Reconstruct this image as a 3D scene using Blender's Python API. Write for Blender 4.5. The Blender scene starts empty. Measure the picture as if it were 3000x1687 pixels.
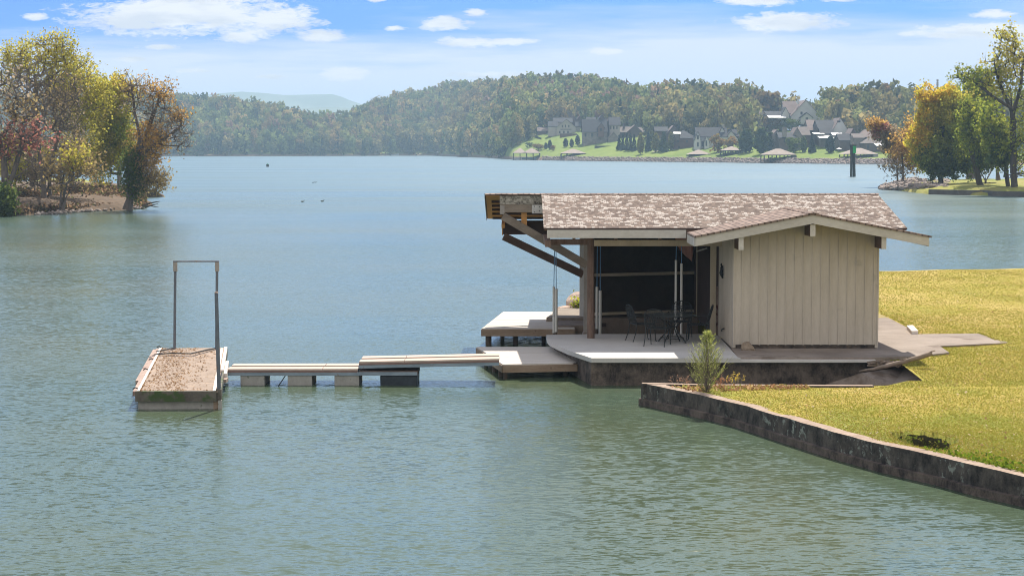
import bpy, bmesh, math, random
import numpy as np
from mathutils import Vector, Matrix
random.seed(7)
R8 = np.random.default_rng(11)
SC = bpy.context.scene
COL = SC.collection
# ------------------------------------------------------------------ camera model (photo is 3000 x 1687, long lens from a drone)
CAMH = 5.5
FPX = 70.0 / 36.0 * 3000.0
PITCH = math.atan(406.8 / FPX)
FWD = Vector((0, math.cos(PITCH), -math.sin(PITCH)))
UPV = Vector((0, math.sin(PITCH), math.cos(PITCH)))

def ray(x, y):
    return FWD + Vector((1, 0, 0)) * ((x - 1500.0) / FPX) + UPV * ((843.5 - y) / FPX)

def G(x, y, z=0.0):
    """point of height z seen at photo pixel x, y"""
    d = ray(x, y)
    t = (z - CAMH) / d.z
    return Vector((d.x * t, d.y * t, z))

def P(x, y, Y):
    """point at distance Y seen at photo pixel x, y"""
    d = ray(x, y)
    t = Y / d.y
    return Vector((d.x * t, Y, CAMH + d.z * t))

def ZY(y, Y):
    return P(1500, y, Y).z

def XY(x, Y):
    return (x - 1500.0) / FPX * Y * 1.0

# ------------------------------------------------------------------ materials
def new_mat(name):
    m = bpy.data.materials.new(name)
    m.use_nodes = True
    nt = m.node_tree
    for n in list(nt.nodes):
        nt.nodes.remove(n)
    out = nt.nodes.new('ShaderNodeOutputMaterial')
    return m, nt, out

class NT:
    def __init__(s, nt):
        s.nt = nt
    def n(s, t, **kw):
        nd = s.nt.nodes.new(t)
        for k, v in kw.items():
            setattr(nd, k, v)
        return nd
    def l(s, a, b):
        s.nt.links.new(a, b)
    def math(s, op, a, b=None, c=None, clamp=False):
        nd = s.n('ShaderNodeMath', operation=op, use_clamp=clamp)
        for i, v in enumerate((a, b, c)):
            if v is None:
                continue
            if isinstance(v, (int, float)):
                nd.inputs[i].default_value = v
            else:
                s.l(v, nd.inputs[i])
        return nd.outputs[0]
    def vmath(s, op, a, b=None):
        nd = s.n('ShaderNodeVectorMath', operation=op)
        for i, v in enumerate((a, b)):
            if v is None:
                continue
            if isinstance(v, (tuple, list)):
                nd.inputs[i].default_value = v
            else:
                s.l(v, nd.inputs[i])
        return nd.outputs[0]
    def mapping(s, vec, scale=(1, 1, 1), loc=(0, 0, 0), rot=(0, 0, 0)):
        nd = s.n('ShaderNodeMapping')
        nd.inputs['Scale'].default_value = scale
        nd.inputs['Location'].default_value = loc
        nd.inputs['Rotation'].default_value = rot
        s.l(vec, nd.inputs['Vector'])
        return nd.outputs[0]
    def noise(s, vec, scale=1.0, detail=4.0, rough=0.55, col=False, dist=0.0):
        nd = s.n('ShaderNodeTexNoise')
        nd.inputs['Scale'].default_value = scale
        nd.inputs['Detail'].default_value = detail
        nd.inputs['Roughness'].default_value = rough
        nd.inputs['Distortion'].default_value = dist
        s.l(vec, nd.inputs['Vector'])
        return nd.outputs['Color'] if col else nd.outputs['Fac']
    def ramp(s, fac, stops, interp='LINEAR'):
        nd = s.n('ShaderNodeValToRGB')
        cr = nd.color_ramp
        cr.interpolation = interp
        while len(cr.elements) < len(stops):
            cr.elements.new(0.5)
        for e, (p, c) in zip(cr.elements, stops):
            e.position = p
            e.color = (c[0], c[1], c[2], 1) if not isinstance(c, (int, float)) else (c, c, c, 1)
        s.l(fac, nd.inputs['Fac'])
        return nd.outputs['Color']
    def mix(s, fac, a, b, blend='MIX'):
        nd = s.n('ShaderNodeMix', data_type='RGBA', blend_type=blend)
        if isinstance(fac, (int, float)):
            nd.inputs[0].default_value = fac
        else:
            s.l(fac, nd.inputs[0])
        for i, v in ((6, a), (7, b)):
            if isinstance(v, (tuple, list)):
                nd.inputs[i].default_value = (v[0], v[1], v[2], 1)
            else:
                s.l(v, nd.inputs[i])
        return nd.outputs[2]
    def pos(s):
        return s.n('ShaderNodeNewGeometry').outputs['Position']
    def objc(s):
        return s.n('ShaderNodeTexCoord').outputs['Object']

def principled(t, out, color, rough=0.8, metal=0.0, spec=0.3, bump=None, bump_d=0.01):
    b = t.n('ShaderNodeBsdfPrincipled')
    if isinstance(color, (tuple, list)):
        b.inputs['Base Color'].default_value = (color[0], color[1], color[2], 1)
    else:
        t.l(color, b.inputs['Base Color'])
    if isinstance(rough, (int, float)):
        b.inputs['Roughness'].default_value = rough
    else:
        t.l(rough, b.inputs['Roughness'])
    b.inputs['Metallic'].default_value = metal
    b.inputs['Specular IOR Level'].default_value = spec
    if bump is not None:
        bn = t.n('ShaderNodeBump')
        bn.inputs['Distance'].default_value = bump_d
        bn.inputs['Strength'].default_value = 1.0
        t.l(bump, bn.inputs['Height'])
        t.l(bn.outputs['Normal'], b.inputs['Normal'])
    t.l(b.outputs[0], out.inputs['Surface'])
    return b

def worn(name, c1, c2, scale=3.0, stretch=(1, 1, 1), rough=0.85, metal=0.0, spots=None, spot_scale=8.0, spot_at=0.62, bump_d=0.006, contrast=0.16, fine=25.0, spec=0.3):
    """two-tone weathered surface; spots = a third colour in patches"""
    m, nt, out = new_mat(name)
    t = NT(nt)
    v = t.mapping(t.pos(), scale=stretch)
    n1 = t.noise(v, scale, 6, 0.65)
    n2 = t.noise(v, fine, 3, 0.6)
    f = t.math('ADD', t.math('MULTIPLY', n1, 0.7), t.math('MULTIPLY', n2, 0.3))
    c = t.ramp(f, [(0.5 - contrast, c1), (0.5 + contrast, c2)])
    if spots is not None:
        n3 = t.noise(t.pos(), spot_scale, 5, 0.6)
        k = t.ramp(n3, [(spot_at - 0.03, 0.0), (spot_at + 0.05, 1.0)])
        c = t.mix(k, c, spots)
    principled(t, out, c, rough, metal, spec, bump=f, bump_d=bump_d)
    return m

def leafmat(name, trans=0.4, rough=0.6):
    m, nt, out = new_mat(name)
    t = NT(nt)
    a = t.n('ShaderNodeAttribute', attribute_name='tint')
    d = t.n('ShaderNodeBsdfDiffuse')
    tr = t.n('ShaderNodeBsdfTranslucent')
    mx = t.n('ShaderNodeMixShader')
    mx.inputs[0].default_value = trans
    t.l(a.outputs['Color'], d.inputs['Color'])
    t.l(a.outputs['Color'], tr.inputs['Color'])
    t.l(d.outputs[0], mx.inputs[1])
    t.l(tr.outputs[0], mx.inputs[2])
    t.l(mx.outputs[0], out.inputs['Surface'])
    return m

# ------------------------------------------------------------------ objects
WLOC = {}

def tag(o, label=None, cat=None, group=None, kind=None):
    if label: o['label'] = label
    if cat: o['category'] = cat
    if group: o['group'] = group
    if kind: o['kind'] = kind
    return o

def thing(name, label, cat, loc, group=None):
    o = bpy.data.objects.new(name, None)
    COL.objects.link(o)
    o.location = Vector(loc)
    o.empty_display_size = 0.2
    WLOC[o.name] = Vector(loc)
    return tag(o, label, cat, group)

def finish(name, me, mat, parent, loc=None):
    o = bpy.data.objects.new(name, me)
    COL.objects.link(o)
    if mat is not None:
        me.materials.append(mat)
    if parent is not None:
        o.parent = parent
        WLOC[o.name] = WLOC[parent.name]
    else:
        WLOC[o.name] = Vector(loc) if loc is not None else Vector((0, 0, 0))
        o.location = WLOC[o.name]
    return o

class MB:
    """collects faces in world coordinates; build() makes ONE mesh object"""
    def __init__(s):
        s.v = []
        s.f = []
    def face(s, pts):
        i = len(s.v)
        s.v.extend([tuple(p) for p in pts])
        s.f.append(tuple(range(i, i + len(pts))))
        return s
    def hexa(s, p):
        """8 points: bottom 4 ccw, top 4 ccw"""
        i = len(s.v)
        s.v.extend([tuple(q) for q in p])
        for f in ((3, 2, 1, 0), (4, 5, 6, 7), (0, 1, 5, 4), (1, 2, 6, 5), (2, 3, 7, 6), (3, 0, 4, 7)):
            s.f.append(tuple(i + k for k in f))
        return s
    def box(s, x0, x1, y0, y1, z0, z1):
        return s.hexa([(x0, y0, z0), (x1, y0, z0), (x1, y1, z0), (x0, y1, z0), (x0, y0, z1), (x1, y0, z1), (x1, y1, z1), (x0, y1, z1)])
    def beam(s, a, b, w, h, up=(0, 0, 1)):
        a = Vector(a); b = Vector(b)
        d = (b - a).normalized()
        u = Vector(up)
        sd = d.cross(u)
        if sd.length < 1e-4:
            sd = d.cross(Vector((0, 1, 0)))
        sd.normalize()
        u = sd.cross(d).normalized()
        q = []
        for zz in (-1, 1):
            for (p, k) in ((a, -1), (b, -1), (b, 1), (a, 1)):
                q.append(p + sd * (k * w / 2) + u * (zz * h / 2))
        return s.hexa(q)
    def prism(s, poly, z0, z1):
        """vertical prism over a plan polygon (ccw); z may be a list for tops"""
        n = len(poly)
        area = sum(poly[i][0] * poly[(i + 1) % n][1] - poly[(i + 1) % n][0] * poly[i][1] for i in range(n))
        if area < 0:
            poly = list(reversed(poly))
            if isinstance(z1, (list, tuple)):
                z1 = list(reversed(z1))
        i = len(s.v)
        zt = z1 if isinstance(z1, (list, tuple)) else [z1] * n
        s.v.extend([(p[0], p[1], z0) for p in poly])
        s.v.extend([(p[0], p[1], z) for p, z in zip(poly, zt)])
        s.f.append(tuple(i + k for k in reversed(range(n))))
        s.f.append(tuple(i + n + k for k in range(n)))
        for k in range(n):
            j = (k + 1) % n
            s.f.append((i + k, i + j, i + n + j, i + n + k))
        return s
    def slab(s, poly3, th):
        """sloping slab: polygon of 3d points (ccw from above), thickness downwards"""
        n = len(poly3)
        i = len(s.v)
        s.v.extend([(p[0], p[1], p[2] - th) for p in poly3])
        s.v.extend([tuple(p) for p in poly3])
        s.f.append(tuple(i + k for k in reversed(range(n))))
        s.f.append(tuple(i + n + k for k in range(n)))
        for k in range(n):
            j = (k + 1) % n
            s.f.append((i + k, i + j, i + n + j, i + n + k))
        return s
    def tube(s, pts, r, n=8, caps=True):
        pts = [Vector(p) for p in pts]
        rs = r if isinstance(r, (list, tuple)) else [r] * len(pts)
        i0 = len(s.v)
        ref = None
        for k, p in enumerate(pts):
            d = (pts[min(k + 1, len(pts) - 1)] - pts[max(k - 1, 0)]).normalized()
            if ref is None:
                ref = Vector((0, 0, 1)) if abs(d.z) < 0.9 else Vector((1, 0, 0))
            a = d.cross(ref).normalized()
            b = a.cross(d).normalized()
            ref = b
            for j in range(n):
                t = 2 * math.pi * j / n
                s.v.append(tuple(p + (a * math.cos(t) + b * math.sin(t)) * rs[k]))
        for k in range(len(pts) - 1):
            for j in range(n):
                j2 = (j + 1) % n
                s.f.append((i0 + k * n + j, i0 + k * n + j2, i0 + (k + 1) * n + j2, i0 + (k + 1) * n + j))
        if caps:
            s.f.append(tuple(i0 + j for j in reversed(range(n))))
            e = i0 + (len(pts) - 1) * n
            s.f.append(tuple(e + j for j in range(n)))
        return s
    def build(s, name, mat, parent=None, loc=None, smooth=False, bevel=0.0):
        o0 = WLOC[parent.name] if parent is not None else (Vector(loc) if loc is not None else Vector((0, 0, 0)))
        me = bpy.data.meshes.new(name)
        me.from_pydata([(x - o0.x, y - o0.y, z - o0.z) for x, y, z in s.v], [], s.f)
        bm = bmesh.new()
        bm.from_mesh(me)
        bmesh.ops.recalc_face_normals(bm, faces=bm.faces)
        bm.to_mesh(me)
        bm.free()
        if smooth:
            me.polygons.foreach_set('use_smooth', [True] * len(me.polygons))
        me.update()
        o = finish(name, me, mat, parent, loc)
        if bevel > 0:
            md = o.modifiers.new('bevel', 'BEVEL')
            md.width = bevel
            md.segments = 1
            md.limit_method = 'ANGLE'
        return o

def np_mesh(name, V, F, mat, parent=None, tint=None, loc=None, smooth=False):
    """V (n,3), F (m,k) all the same k, tint (n,3) per vertex"""
    o0 = WLOC[parent.name] if parent is not None else (Vector(loc) if loc is not None else Vector((0, 0, 0)))
    V = np.asarray(V, dtype=np.float32) - np.array(o0[:], dtype=np.float32)
    F = np.asarray(F, dtype=np.int32)
    me = bpy.data.meshes.new(name)
    m, k = F.shape
    me.vertices.add(len(V))
    me.vertices.foreach_set('co', V.ravel())
    me.loops.add(m * k)
    me.loops.foreach_set('vertex_index', F.ravel())
    me.polygons.add(m)
    me.polygons.foreach_set('loop_start', np.arange(0, m * k, k, dtype=np.int32))
    me.polygons.foreach_set('loop_total', np.full(m, k, dtype=np.int32))
    if smooth:
        me.polygons.foreach_set('use_smooth', np.ones(m, dtype=bool))
    if tint is not None:
        at = me.attributes.new('tint', 'FLOAT_COLOR', 'POINT')
        c = np.ones((len(V), 4), dtype=np.float32)
        c[:, :3] = tint
        at.data.foreach_set('color', c.ravel())
    me.update(calc_edges=True)
    me.validate()
    return finish(name, me, mat, parent, loc)

def unit(v):
    return v / np.maximum(np.linalg.norm(v, axis=1, keepdims=True), 1e-9)

def cards(C, size, rng, up_bias=0.0, aspect=1.0, normals=None):
    """one quad per centre; size (n,), random orientation"""
    n = len(C)
    nr = rng.normal(size=(n, 3)) if normals is None else normals + rng.normal(size=(n, 3)) * 0.6
    nr[:, 2] += up_bias
    nr = unit(nr)
    a = unit(np.cross(nr, rng.normal(size=(n, 3))))
    b = np.cross(nr, a)
    s = (np.asarray(size) * 0.5).reshape(-1, 1) * np.ones((n, 1))
    a = a * s * aspect
    b = b * s
    V = np.empty((n, 4, 3))
    V[:, 0] = C - a * 0.35 - b
    V[:, 1] = C + a - b * 0.2
    V[:, 2] = C + a * 0.35 + b
    V[:, 3] = C - a + b * 0.25
    F = np.arange(n * 4).reshape(n, 4)
    return V.reshape(-1, 3), F
# ------------------------------------------------------------------ material library
M = {}
M['siding'] = worn('painted_siding', (0.425, 0.375, 0.31), (0.54, 0.48, 0.405), 1.5, (1, 1, 0.25), 0.75, spots=(0.37, 0.33, 0.28), spot_scale=1.2, spot_at=0.66, bump_d=0.002)
M['trim'] = worn('weathered_trim', (0.40, 0.37, 0.33), (0.55, 0.52, 0.475), 2.0, (0.4, 1, 1), 0.75, spots=(0.33, 0.27, 0.21), spot_scale=5, spot_at=0.69, bump_d=0.002)
M['cream'] = worn('cream_timber', (0.42, 0.35, 0.25), (0.56, 0.48, 0.36), 2.0, (1, 1, 0.4), 0.8, bump_d=0.002)
M['brown_post'] = worn('brown_post', (0.10, 0.062, 0.045), (0.22, 0.145, 0.11), 4.0, (2, 2, 0.4), 0.85)
M['gray_steel'] = worn('gray_steel', (0.22, 0.20, 0.18), (0.34, 0.31, 0.28), 3.0, (1, 1, 0.5), 0.6)
M['white_post'] = worn('white_post', (0.5, 0.5, 0.5), (0.66, 0.66, 0.66), 3.0, (1, 1, 0.4), 0.6)
M['mottled'] = worn('mottled_beam', (0.07, 0.06, 0.05), (0.42, 0.39, 0.33), 9.0, (1, 1, 1), 0.9, contrast=0.1)
M['gray_timber'] = worn('gray_timber', (0.15, 0.12, 0.095), (0.30, 0.25, 0.20), 3.0, (0.6, 1, 1.5), 0.9)
M['dark_timber'] = worn('dark_timber', (0.085, 0.055, 0.04), (0.17, 0.11, 0.085), 3.0, (0.6, 1, 1.5), 0.9)
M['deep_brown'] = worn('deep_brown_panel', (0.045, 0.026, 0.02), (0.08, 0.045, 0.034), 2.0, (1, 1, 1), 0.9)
M['soffit'] = worn('orange_soffit', (0.44, 0.22, 0.075), (0.60, 0.33, 0.125), 2.5, (0.5, 3, 3), 0.8)
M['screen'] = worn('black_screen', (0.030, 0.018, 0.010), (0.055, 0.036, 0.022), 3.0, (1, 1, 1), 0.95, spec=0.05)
M['plate'] = worn('galvanised_plate', (0.42, 0.41, 0.40), (0.62, 0.61, 0.60), 5.0, (1, 1, 1), 0.5, spots=(0.25, 0.12, 0.05), spot_scale=9, spot_at=0.68)
M['patio'] = worn('painted_concrete', (0.42, 0.40, 0.375), (0.52, 0.50, 0.47), 1.2, (1, 1, 1), 0.85, bump_d=0.002)
M['patio_edge'] = worn('patio_edge', (0.50, 0.47, 0.43), (0.62, 0.59, 0.55), 2.0, (1, 1, 1), 0.8)
M['deckboard'] = worn('pale_deck', (0.47, 0.42, 0.37), (0.62, 0.57, 0.51), 2.0, (0.6, 6, 1), 0.85, bump_d=0.002)
M['deck_rim'] = worn('deck_rim', (0.22, 0.15, 0.10), (0.36, 0.27, 0.20), 3.0, (0.5, 0.5, 2), 0.9, spots=(0.10, 0.055, 0.035), spot_scale=6, spot_at=0.66)
M['pile'] = worn('wet_pile', (0.06, 0.045, 0.035), (0.14, 0.10, 0.075), 5.0, (1, 1, 0.4), 0.8)
M['pvc'] = worn('pvc_pipe', (0.60, 0.58, 0.54), (0.74, 0.72, 0.68), 2.0, (1, 1, 0.4), 0.5)
M['cable'] = worn('blue_cable', (0.10, 0.22, 0.40), (0.16, 0.30, 0.48), 5.0, (1, 1, 0.2), 0.6)
M['iron'] = worn('black_iron', (0.012, 0.013, 0.013), (0.03, 0.032, 0.03), 10, (1, 1, 1), 0.5)
M['steel_blue'] = worn('painted_steel', (0.09, 0.10, 0.125), (0.17, 0.185, 0.21), 4.0, (1, 1, 0.3), 0.55, spots=(0.16, 0.09, 0.06), spot_scale=5, spot_at=0.64)
M['bluebeam'] = worn('blue_grey_beam', (0.16, 0.205, 0.25), (0.28, 0.34, 0.40), 3.0, (0.5, 1, 2), 0.7, spots=(0.18, 0.11, 0.08), spot_scale=6, spot_at=0.66)
M['plank'] = worn('pinkish_plank', (0.38, 0.30, 0.25), (0.53, 0.43, 0.37), 2.5, (0.4, 6, 1), 0.85, bump_d=0.003)
M['plank_dark'] = worn('plank_gap', (0.19, 0.135, 0.10), (0.30, 0.22, 0.17), 3.0, (0.4, 6, 1), 0.9)
M['plank_edge'] = worn('plank_edge', (0.15, 0.095, 0.085), (0.26, 0.17, 0.15), 3.0, (0.4, 6, 1), 0.9)
M['float_gray'] = worn('grey_float', (0.27, 0.26, 0.24), (0.42, 0.40, 0.37), 4.0, (1, 1, 0.6), 0.9, spots=(0.14, 0.15, 0.11), spot_scale=7, spot_at=0.66)
M['float_black'] = worn('black_float', (0.018, 0.024, 0.032), (0.045, 0.055, 0.068), 4.0, (1, 1, 1), 0.5)
M['mossboard'] = worn('mossy_board', (0.075, 0.065, 0.055), (0.17, 0.15, 0.125), 4.0, (1, 1, 1), 0.9, spots=(0.055, 0.085, 0.03), spot_scale=2.5, spot_at=0.53)
M['raftdeck'] = worn('raft_deck', (0.22, 0.165, 0.125), (0.33, 0.255, 0.20), 1.6, (3, 0.5, 1), 0.9, spots=(0.36, 0.25, 0.165), spot_scale=2.5, spot_at=0.62)
M['whitestrip'] = worn('worn_white_board', (0.58, 0.50, 0.43), (0.76, 0.70, 0.64), 3.0, (1, 1, 1), 0.8, spots=(0.3, 0.19, 0.13), spot_scale=5, spot_at=0.68)
M['oldboard'] = worn('old_board', (0.24, 0.17, 0.14), (0.42, 0.32, 0.27), 3.0, (1, 1, 1), 0.9, spots=(0.12, 0.06, 0.05), spot_scale=4, spot_at=0.6)
M['log'] = worn('driftwood', (0.16, 0.12, 0.09), (0.33, 0.26, 0.205), 3.0, (1.0, 3, 3), 0.9, bump_d=0.02)
M['rock'] = worn('brown_rock', (0.17, 0.125, 0.085), (0.33, 0.26, 0.19), 4.0, (1, 1, 1), 0.9, bump_d=0.03)
M['pinkrock'] = worn('pale_rock', (0.36, 0.26, 0.20), (0.52, 0.40, 0.32), 2.0, (1, 1, 1), 0.9, bump_d=0.05)
M['riprap'] = worn('riprap', (0.12, 0.095, 0.08), (0.36, 0.30, 0.27), 0.9, (1, 1, 1), 0.95)
M['farconcrete'] = worn('far_concrete', (0.08, 0.07, 0.065), (0.16, 0.145, 0.13), 0.7, (1, 1, 1), 0.9)
M['bark'] = worn('bark', (0.075, 0.06, 0.05), (0.19, 0.155, 0.13), 2.5, (2, 2, 0.5), 0.95)
M['bark_dark'] = worn('dark_bark', (0.04, 0.032, 0.027), (0.10, 0.08, 0.066), 2.5, (2, 2, 0.5), 0.95)
M['bark_light'] = worn('pale_bark', (0.17, 0.15, 0.125), (0.30, 0.27, 0.235), 2.0, (2, 2, 0.5), 0.95)
M['leaf'] = leafmat('leaf', 0.6)
M['leaf_far'] = leafmat('far_leaf', 0.45)
M['blade'] = leafmat('grass_blade', 0.5)

# shingles: staggered tabs, the palest carrying sun glare as colour
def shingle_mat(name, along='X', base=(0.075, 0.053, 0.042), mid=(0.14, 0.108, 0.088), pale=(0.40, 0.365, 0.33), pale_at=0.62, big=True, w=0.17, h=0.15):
    m, nt, out = new_mat(name)
    t = NT(nt)
    sp = t.n('ShaderNodeSeparateXYZ')
    t.l(t.pos(), sp.inputs[0])
    cb = t.n('ShaderNodeCombineXYZ')
    t.l(sp.outputs[0 if along == 'X' else 1], cb.inputs[0])
    t.l(sp.outputs[1 if along == 'X' else 0], cb.inputs[1])
    def brick(wd, off, loc):
        b = t.n('ShaderNodeTexBrick')
        b.offset = off
        b.inputs['Color1'].default_value = (0, 0, 0, 1)
        b.inputs['Color2'].default_value = (1, 1, 1, 1)
        b.inputs['Mortar'].default_value = (0.2, 0.2, 0.2, 1)
        b.inputs['Scale'].default_value = 1.0
        b.inputs['Mortar Size'].default_value = 0.008
        b.inputs['Brick Width'].default_value = wd
        b.inputs['Row Height'].default_value = h
        t.l(t.mapping(cb.outputs[0], loc=(loc, 0, 0)), b.inputs['Vector'])
        return b
    b1 = brick(w, 0.37, 0.0)
    b2 = brick(w * 0.55, 0.61, 3.3)
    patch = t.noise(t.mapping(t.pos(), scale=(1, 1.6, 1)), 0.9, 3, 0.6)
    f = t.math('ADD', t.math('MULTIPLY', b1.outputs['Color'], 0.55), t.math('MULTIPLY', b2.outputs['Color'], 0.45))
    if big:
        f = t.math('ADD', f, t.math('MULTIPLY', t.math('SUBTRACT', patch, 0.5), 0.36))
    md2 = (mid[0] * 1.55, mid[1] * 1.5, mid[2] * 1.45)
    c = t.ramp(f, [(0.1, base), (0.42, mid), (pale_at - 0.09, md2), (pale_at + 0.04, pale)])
    grit = t.noise(t.pos(), 30, 2, 0.6)
    c = t.mix(t.math('MULTIPLY', grit, 0.4), c, (0.13, 0.085, 0.07), 'MIX')
    # shadow line at each course's butt edge, put into the colour
    fr = t.math('FRACT', t.math('DIVIDE', sp.outputs[1 if along == 'X' else 0], h))
    k = t.math('LESS_THAN', fr, 0.2)
    c = t.mix(t.math('MULTIPLY', k, 0.75), c, (0.05, 0.034, 0.03))
    principled(t, out, c, 0.9, 0, 0.2, bump=fr, bump_d=-0.012)
    return m
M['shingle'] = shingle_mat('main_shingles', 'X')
M['shingle2'] = shingle_mat('gable_shingles', 'Y', (0.13, 0.092, 0.076), (0.18, 0.135, 0.115), (0.27, 0.215, 0.185), 0.8, False, 0.34)

# stained sea wall concrete: dark face, lichen patches, water line
def seawall_mat(name, top, dark, mid, lichen=True):
    m, nt, out = new_mat(name)
    t = NT(nt)
    p = t.pos()
    sp = t.n('ShaderNodeSeparateXYZ')
    t.l(p, sp.inputs[0])
    ge = t.n('ShaderNodeNewGeometry')
    sn = t.n('ShaderNodeSeparateXYZ')
    t.l(ge.outputs['True Normal'], sn.inputs[0])
    n1 = t.noise(t.mapping(p, scale=(1, 1, 0.8)), 2.6, 8, 0.78)
    c = t.ramp(n1, [(0.38, dark), (0.60, mid)])
    # run marks below the rim
    n2 = t.noise(t.mapping(p, scale=(3.5, 3.5, 0.5)), 1.7, 6, 0.7, dist=1.0)
    c = t.mix(t.ramp(n2, [(0.56, 0.0), (0.74, 0.3)]), c, (mid[0] * 1.5, mid[1] * 1.45, mid[2] * 1.35))
    if lichen:
        n3 = t.noise(p, 5.5, 4, 0.7)
        band = t.ramp(t.noise(p, 0.55, 2, 0.5), [(0.45, 0.0), (0.57, 1.0)])
        k = t.math('MULTIPLY', t.ramp(n3, [(0.55, 0.0), (0.61, 0.9)]), band)
        c = t.mix(k, c, (0.27, 0.29, 0.25))
    n4 = t.noise(p, 3.0, 6, 0.7)
    tc = t.ramp(n4, [(0.36, (top[0] * 0.72, top[1] * 0.68, top[2] * 0.66)), (0.66, top)])
    up = t.math('GREATER_THAN', sn.outputs[2], 0.7)
    hi = t.math('GREATER_THAN', sp.outputs[2], 0.3)
    c = t.mix(t.math('MULTIPLY', up, hi), c, tc)
    n5 = t.noise(p, 18, 5, 0.7)
    principled(t, out, c, 0.9, 0, 0.25, bump=t.math('ADD', n1, t.math('MULTIPLY', n5, 0.4)), bump_d=0.03)
    return m
M['seawall'] = seawall_mat('seawall_concrete', (0.36, 0.275, 0.215), (0.022, 0.02, 0.019), (0.115, 0.098, 0.083))
M['foundation'] = seawall_mat('foundation_concrete', (0.42, 0.35, 0.29), (0.035, 0.028, 0.026), (0.16, 0.125, 0.10), False)
M['slipwall'] = worn('slip_wall', (0.14, 0.10, 0.075), (0.26, 0.20, 0.155), 2.0, (1, 1, 0.5), 0.9)
M['path'] = worn('path_concrete', (0.17, 0.135, 0.11), (0.30, 0.25, 0.21), 0.7, (1, 1, 1), 0.92, spots=(0.14, 0.105, 0.08), spot_scale=0.8, spot_at=0.6, bump_d=0.01, contrast=0.14)
M['soil'] = worn('leaf_litter_soil', (0.05, 0.034, 0.022), (0.16, 0.105, 0.06), 1.5, (1, 1, 1), 0.95, bump_d=0.05)

M['darksoil'] = worn('shaded_soil', (0.03, 0.025, 0.014), (0.085, 0.075, 0.03), 6, (1, 1, 1), 0.95, bump_d=0.04)  # shade inside the lawn hole is put into this dark soil colour
def lawn_mat(name, c1, c2, c3, sc=1.0):
    m, nt, out = new_mat(name)
    t = NT(nt)
    p = t.pos()
    big = t.noise(p, 0.22 * sc, 4, 0.6)
    mid = t.noise(t.mapping(p, scale=(1, 0.6, 1)), 1.1 * sc, 4, 0.65)
    fine = t.noise(p, 14 * sc, 4, 0.75)
    f = t.math('ADD', t.math('ADD', t.math('MULTIPLY', big, 0.45), t.math('MULTIPLY', mid, 0.35)), t.math('MULTIPLY', fine, 0.2))
    sy = t.n('ShaderNodeSeparateXYZ'); t.l(p, sy.inputs[0])
    f = t.math('ADD', f, t.math('MULTIPLY', t.math('MINIMUM', t.math('MAXIMUM', t.math('SUBTRACT', sy.outputs[1], 46.0), -14.0), 14.0), 0.0028))
    c = t.ramp(f, [(0.38, c1), (0.5, c2), (0.63, c3)])
    principled(t, out, c, 0.95, 0, 0.1, bump=fine, bump_d=0.03)
    return m
M['lawn'] = lawn_mat('lawn', (0.205, 0.222, 0.04), (0.335, 0.275, 0.06), (0.44, 0.33, 0.12))
M['islandgrass'] = lawn_mat('island_grass', (0.12, 0.155, 0.03), (0.21, 0.22, 0.05), (0.30, 0.25, 0.10), 0.3)
# ------------------------------------------------------------------ camera, sun, sky
cam = bpy.data.cameras.new('camera')
cam.lens = 70.0
cam.sensor_width = 36.0
cam.clip_start = 0.5
cam.clip_end = 30000
co = bpy.data.objects.new('camera', cam)
COL.objects.link(co)
co.location = (0, 0, CAMH)
co.rotation_euler = (math.pi / 2 - PITCH, 0, 0)
SC.camera = co

SUN_TO = Vector((0.5, 2.15, 2.95)).normalized()       # direction towards the sun, read off the shadows
ELEV = math.asin(SUN_TO.z)
AZ = math.atan2(SUN_TO.x, SUN_TO.y)
sl = bpy.data.lights.new('sun', 'SUN')
sl.energy = 5.0
sl.angle = math.radians(0.53)
sl.color = (1.0, 0.93, 0.82)
so = bpy.data.objects.new('sun', sl)
COL.objects.link(so)
so.rotation_euler = SUN_TO.to_track_quat('Z', 'Y').to_euler()
so.location = (20, 60, 80)

SC.view_settings.view_transform = 'Standard'
SC.view_settings.look = 'None'
SC.view_settings.exposure = 0.72
SC.view_settings.gamma = 1.0
SC.render.engine = 'CYCLES'
SC.cycles.use_denoising = True
SC.cycles.pixel_filter_type = 'BLACKMAN_HARRIS'
SC.cycles.filter_width = 1.0
SC.cycles.max_bounces = 7
SC.cycles.transparent_max_bounces = 6
SC.cycles.sample_clamp_indirect = 4.0
SC.cycles.caustics_reflective = False
SC.cycles.caustics_refractive = False

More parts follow.
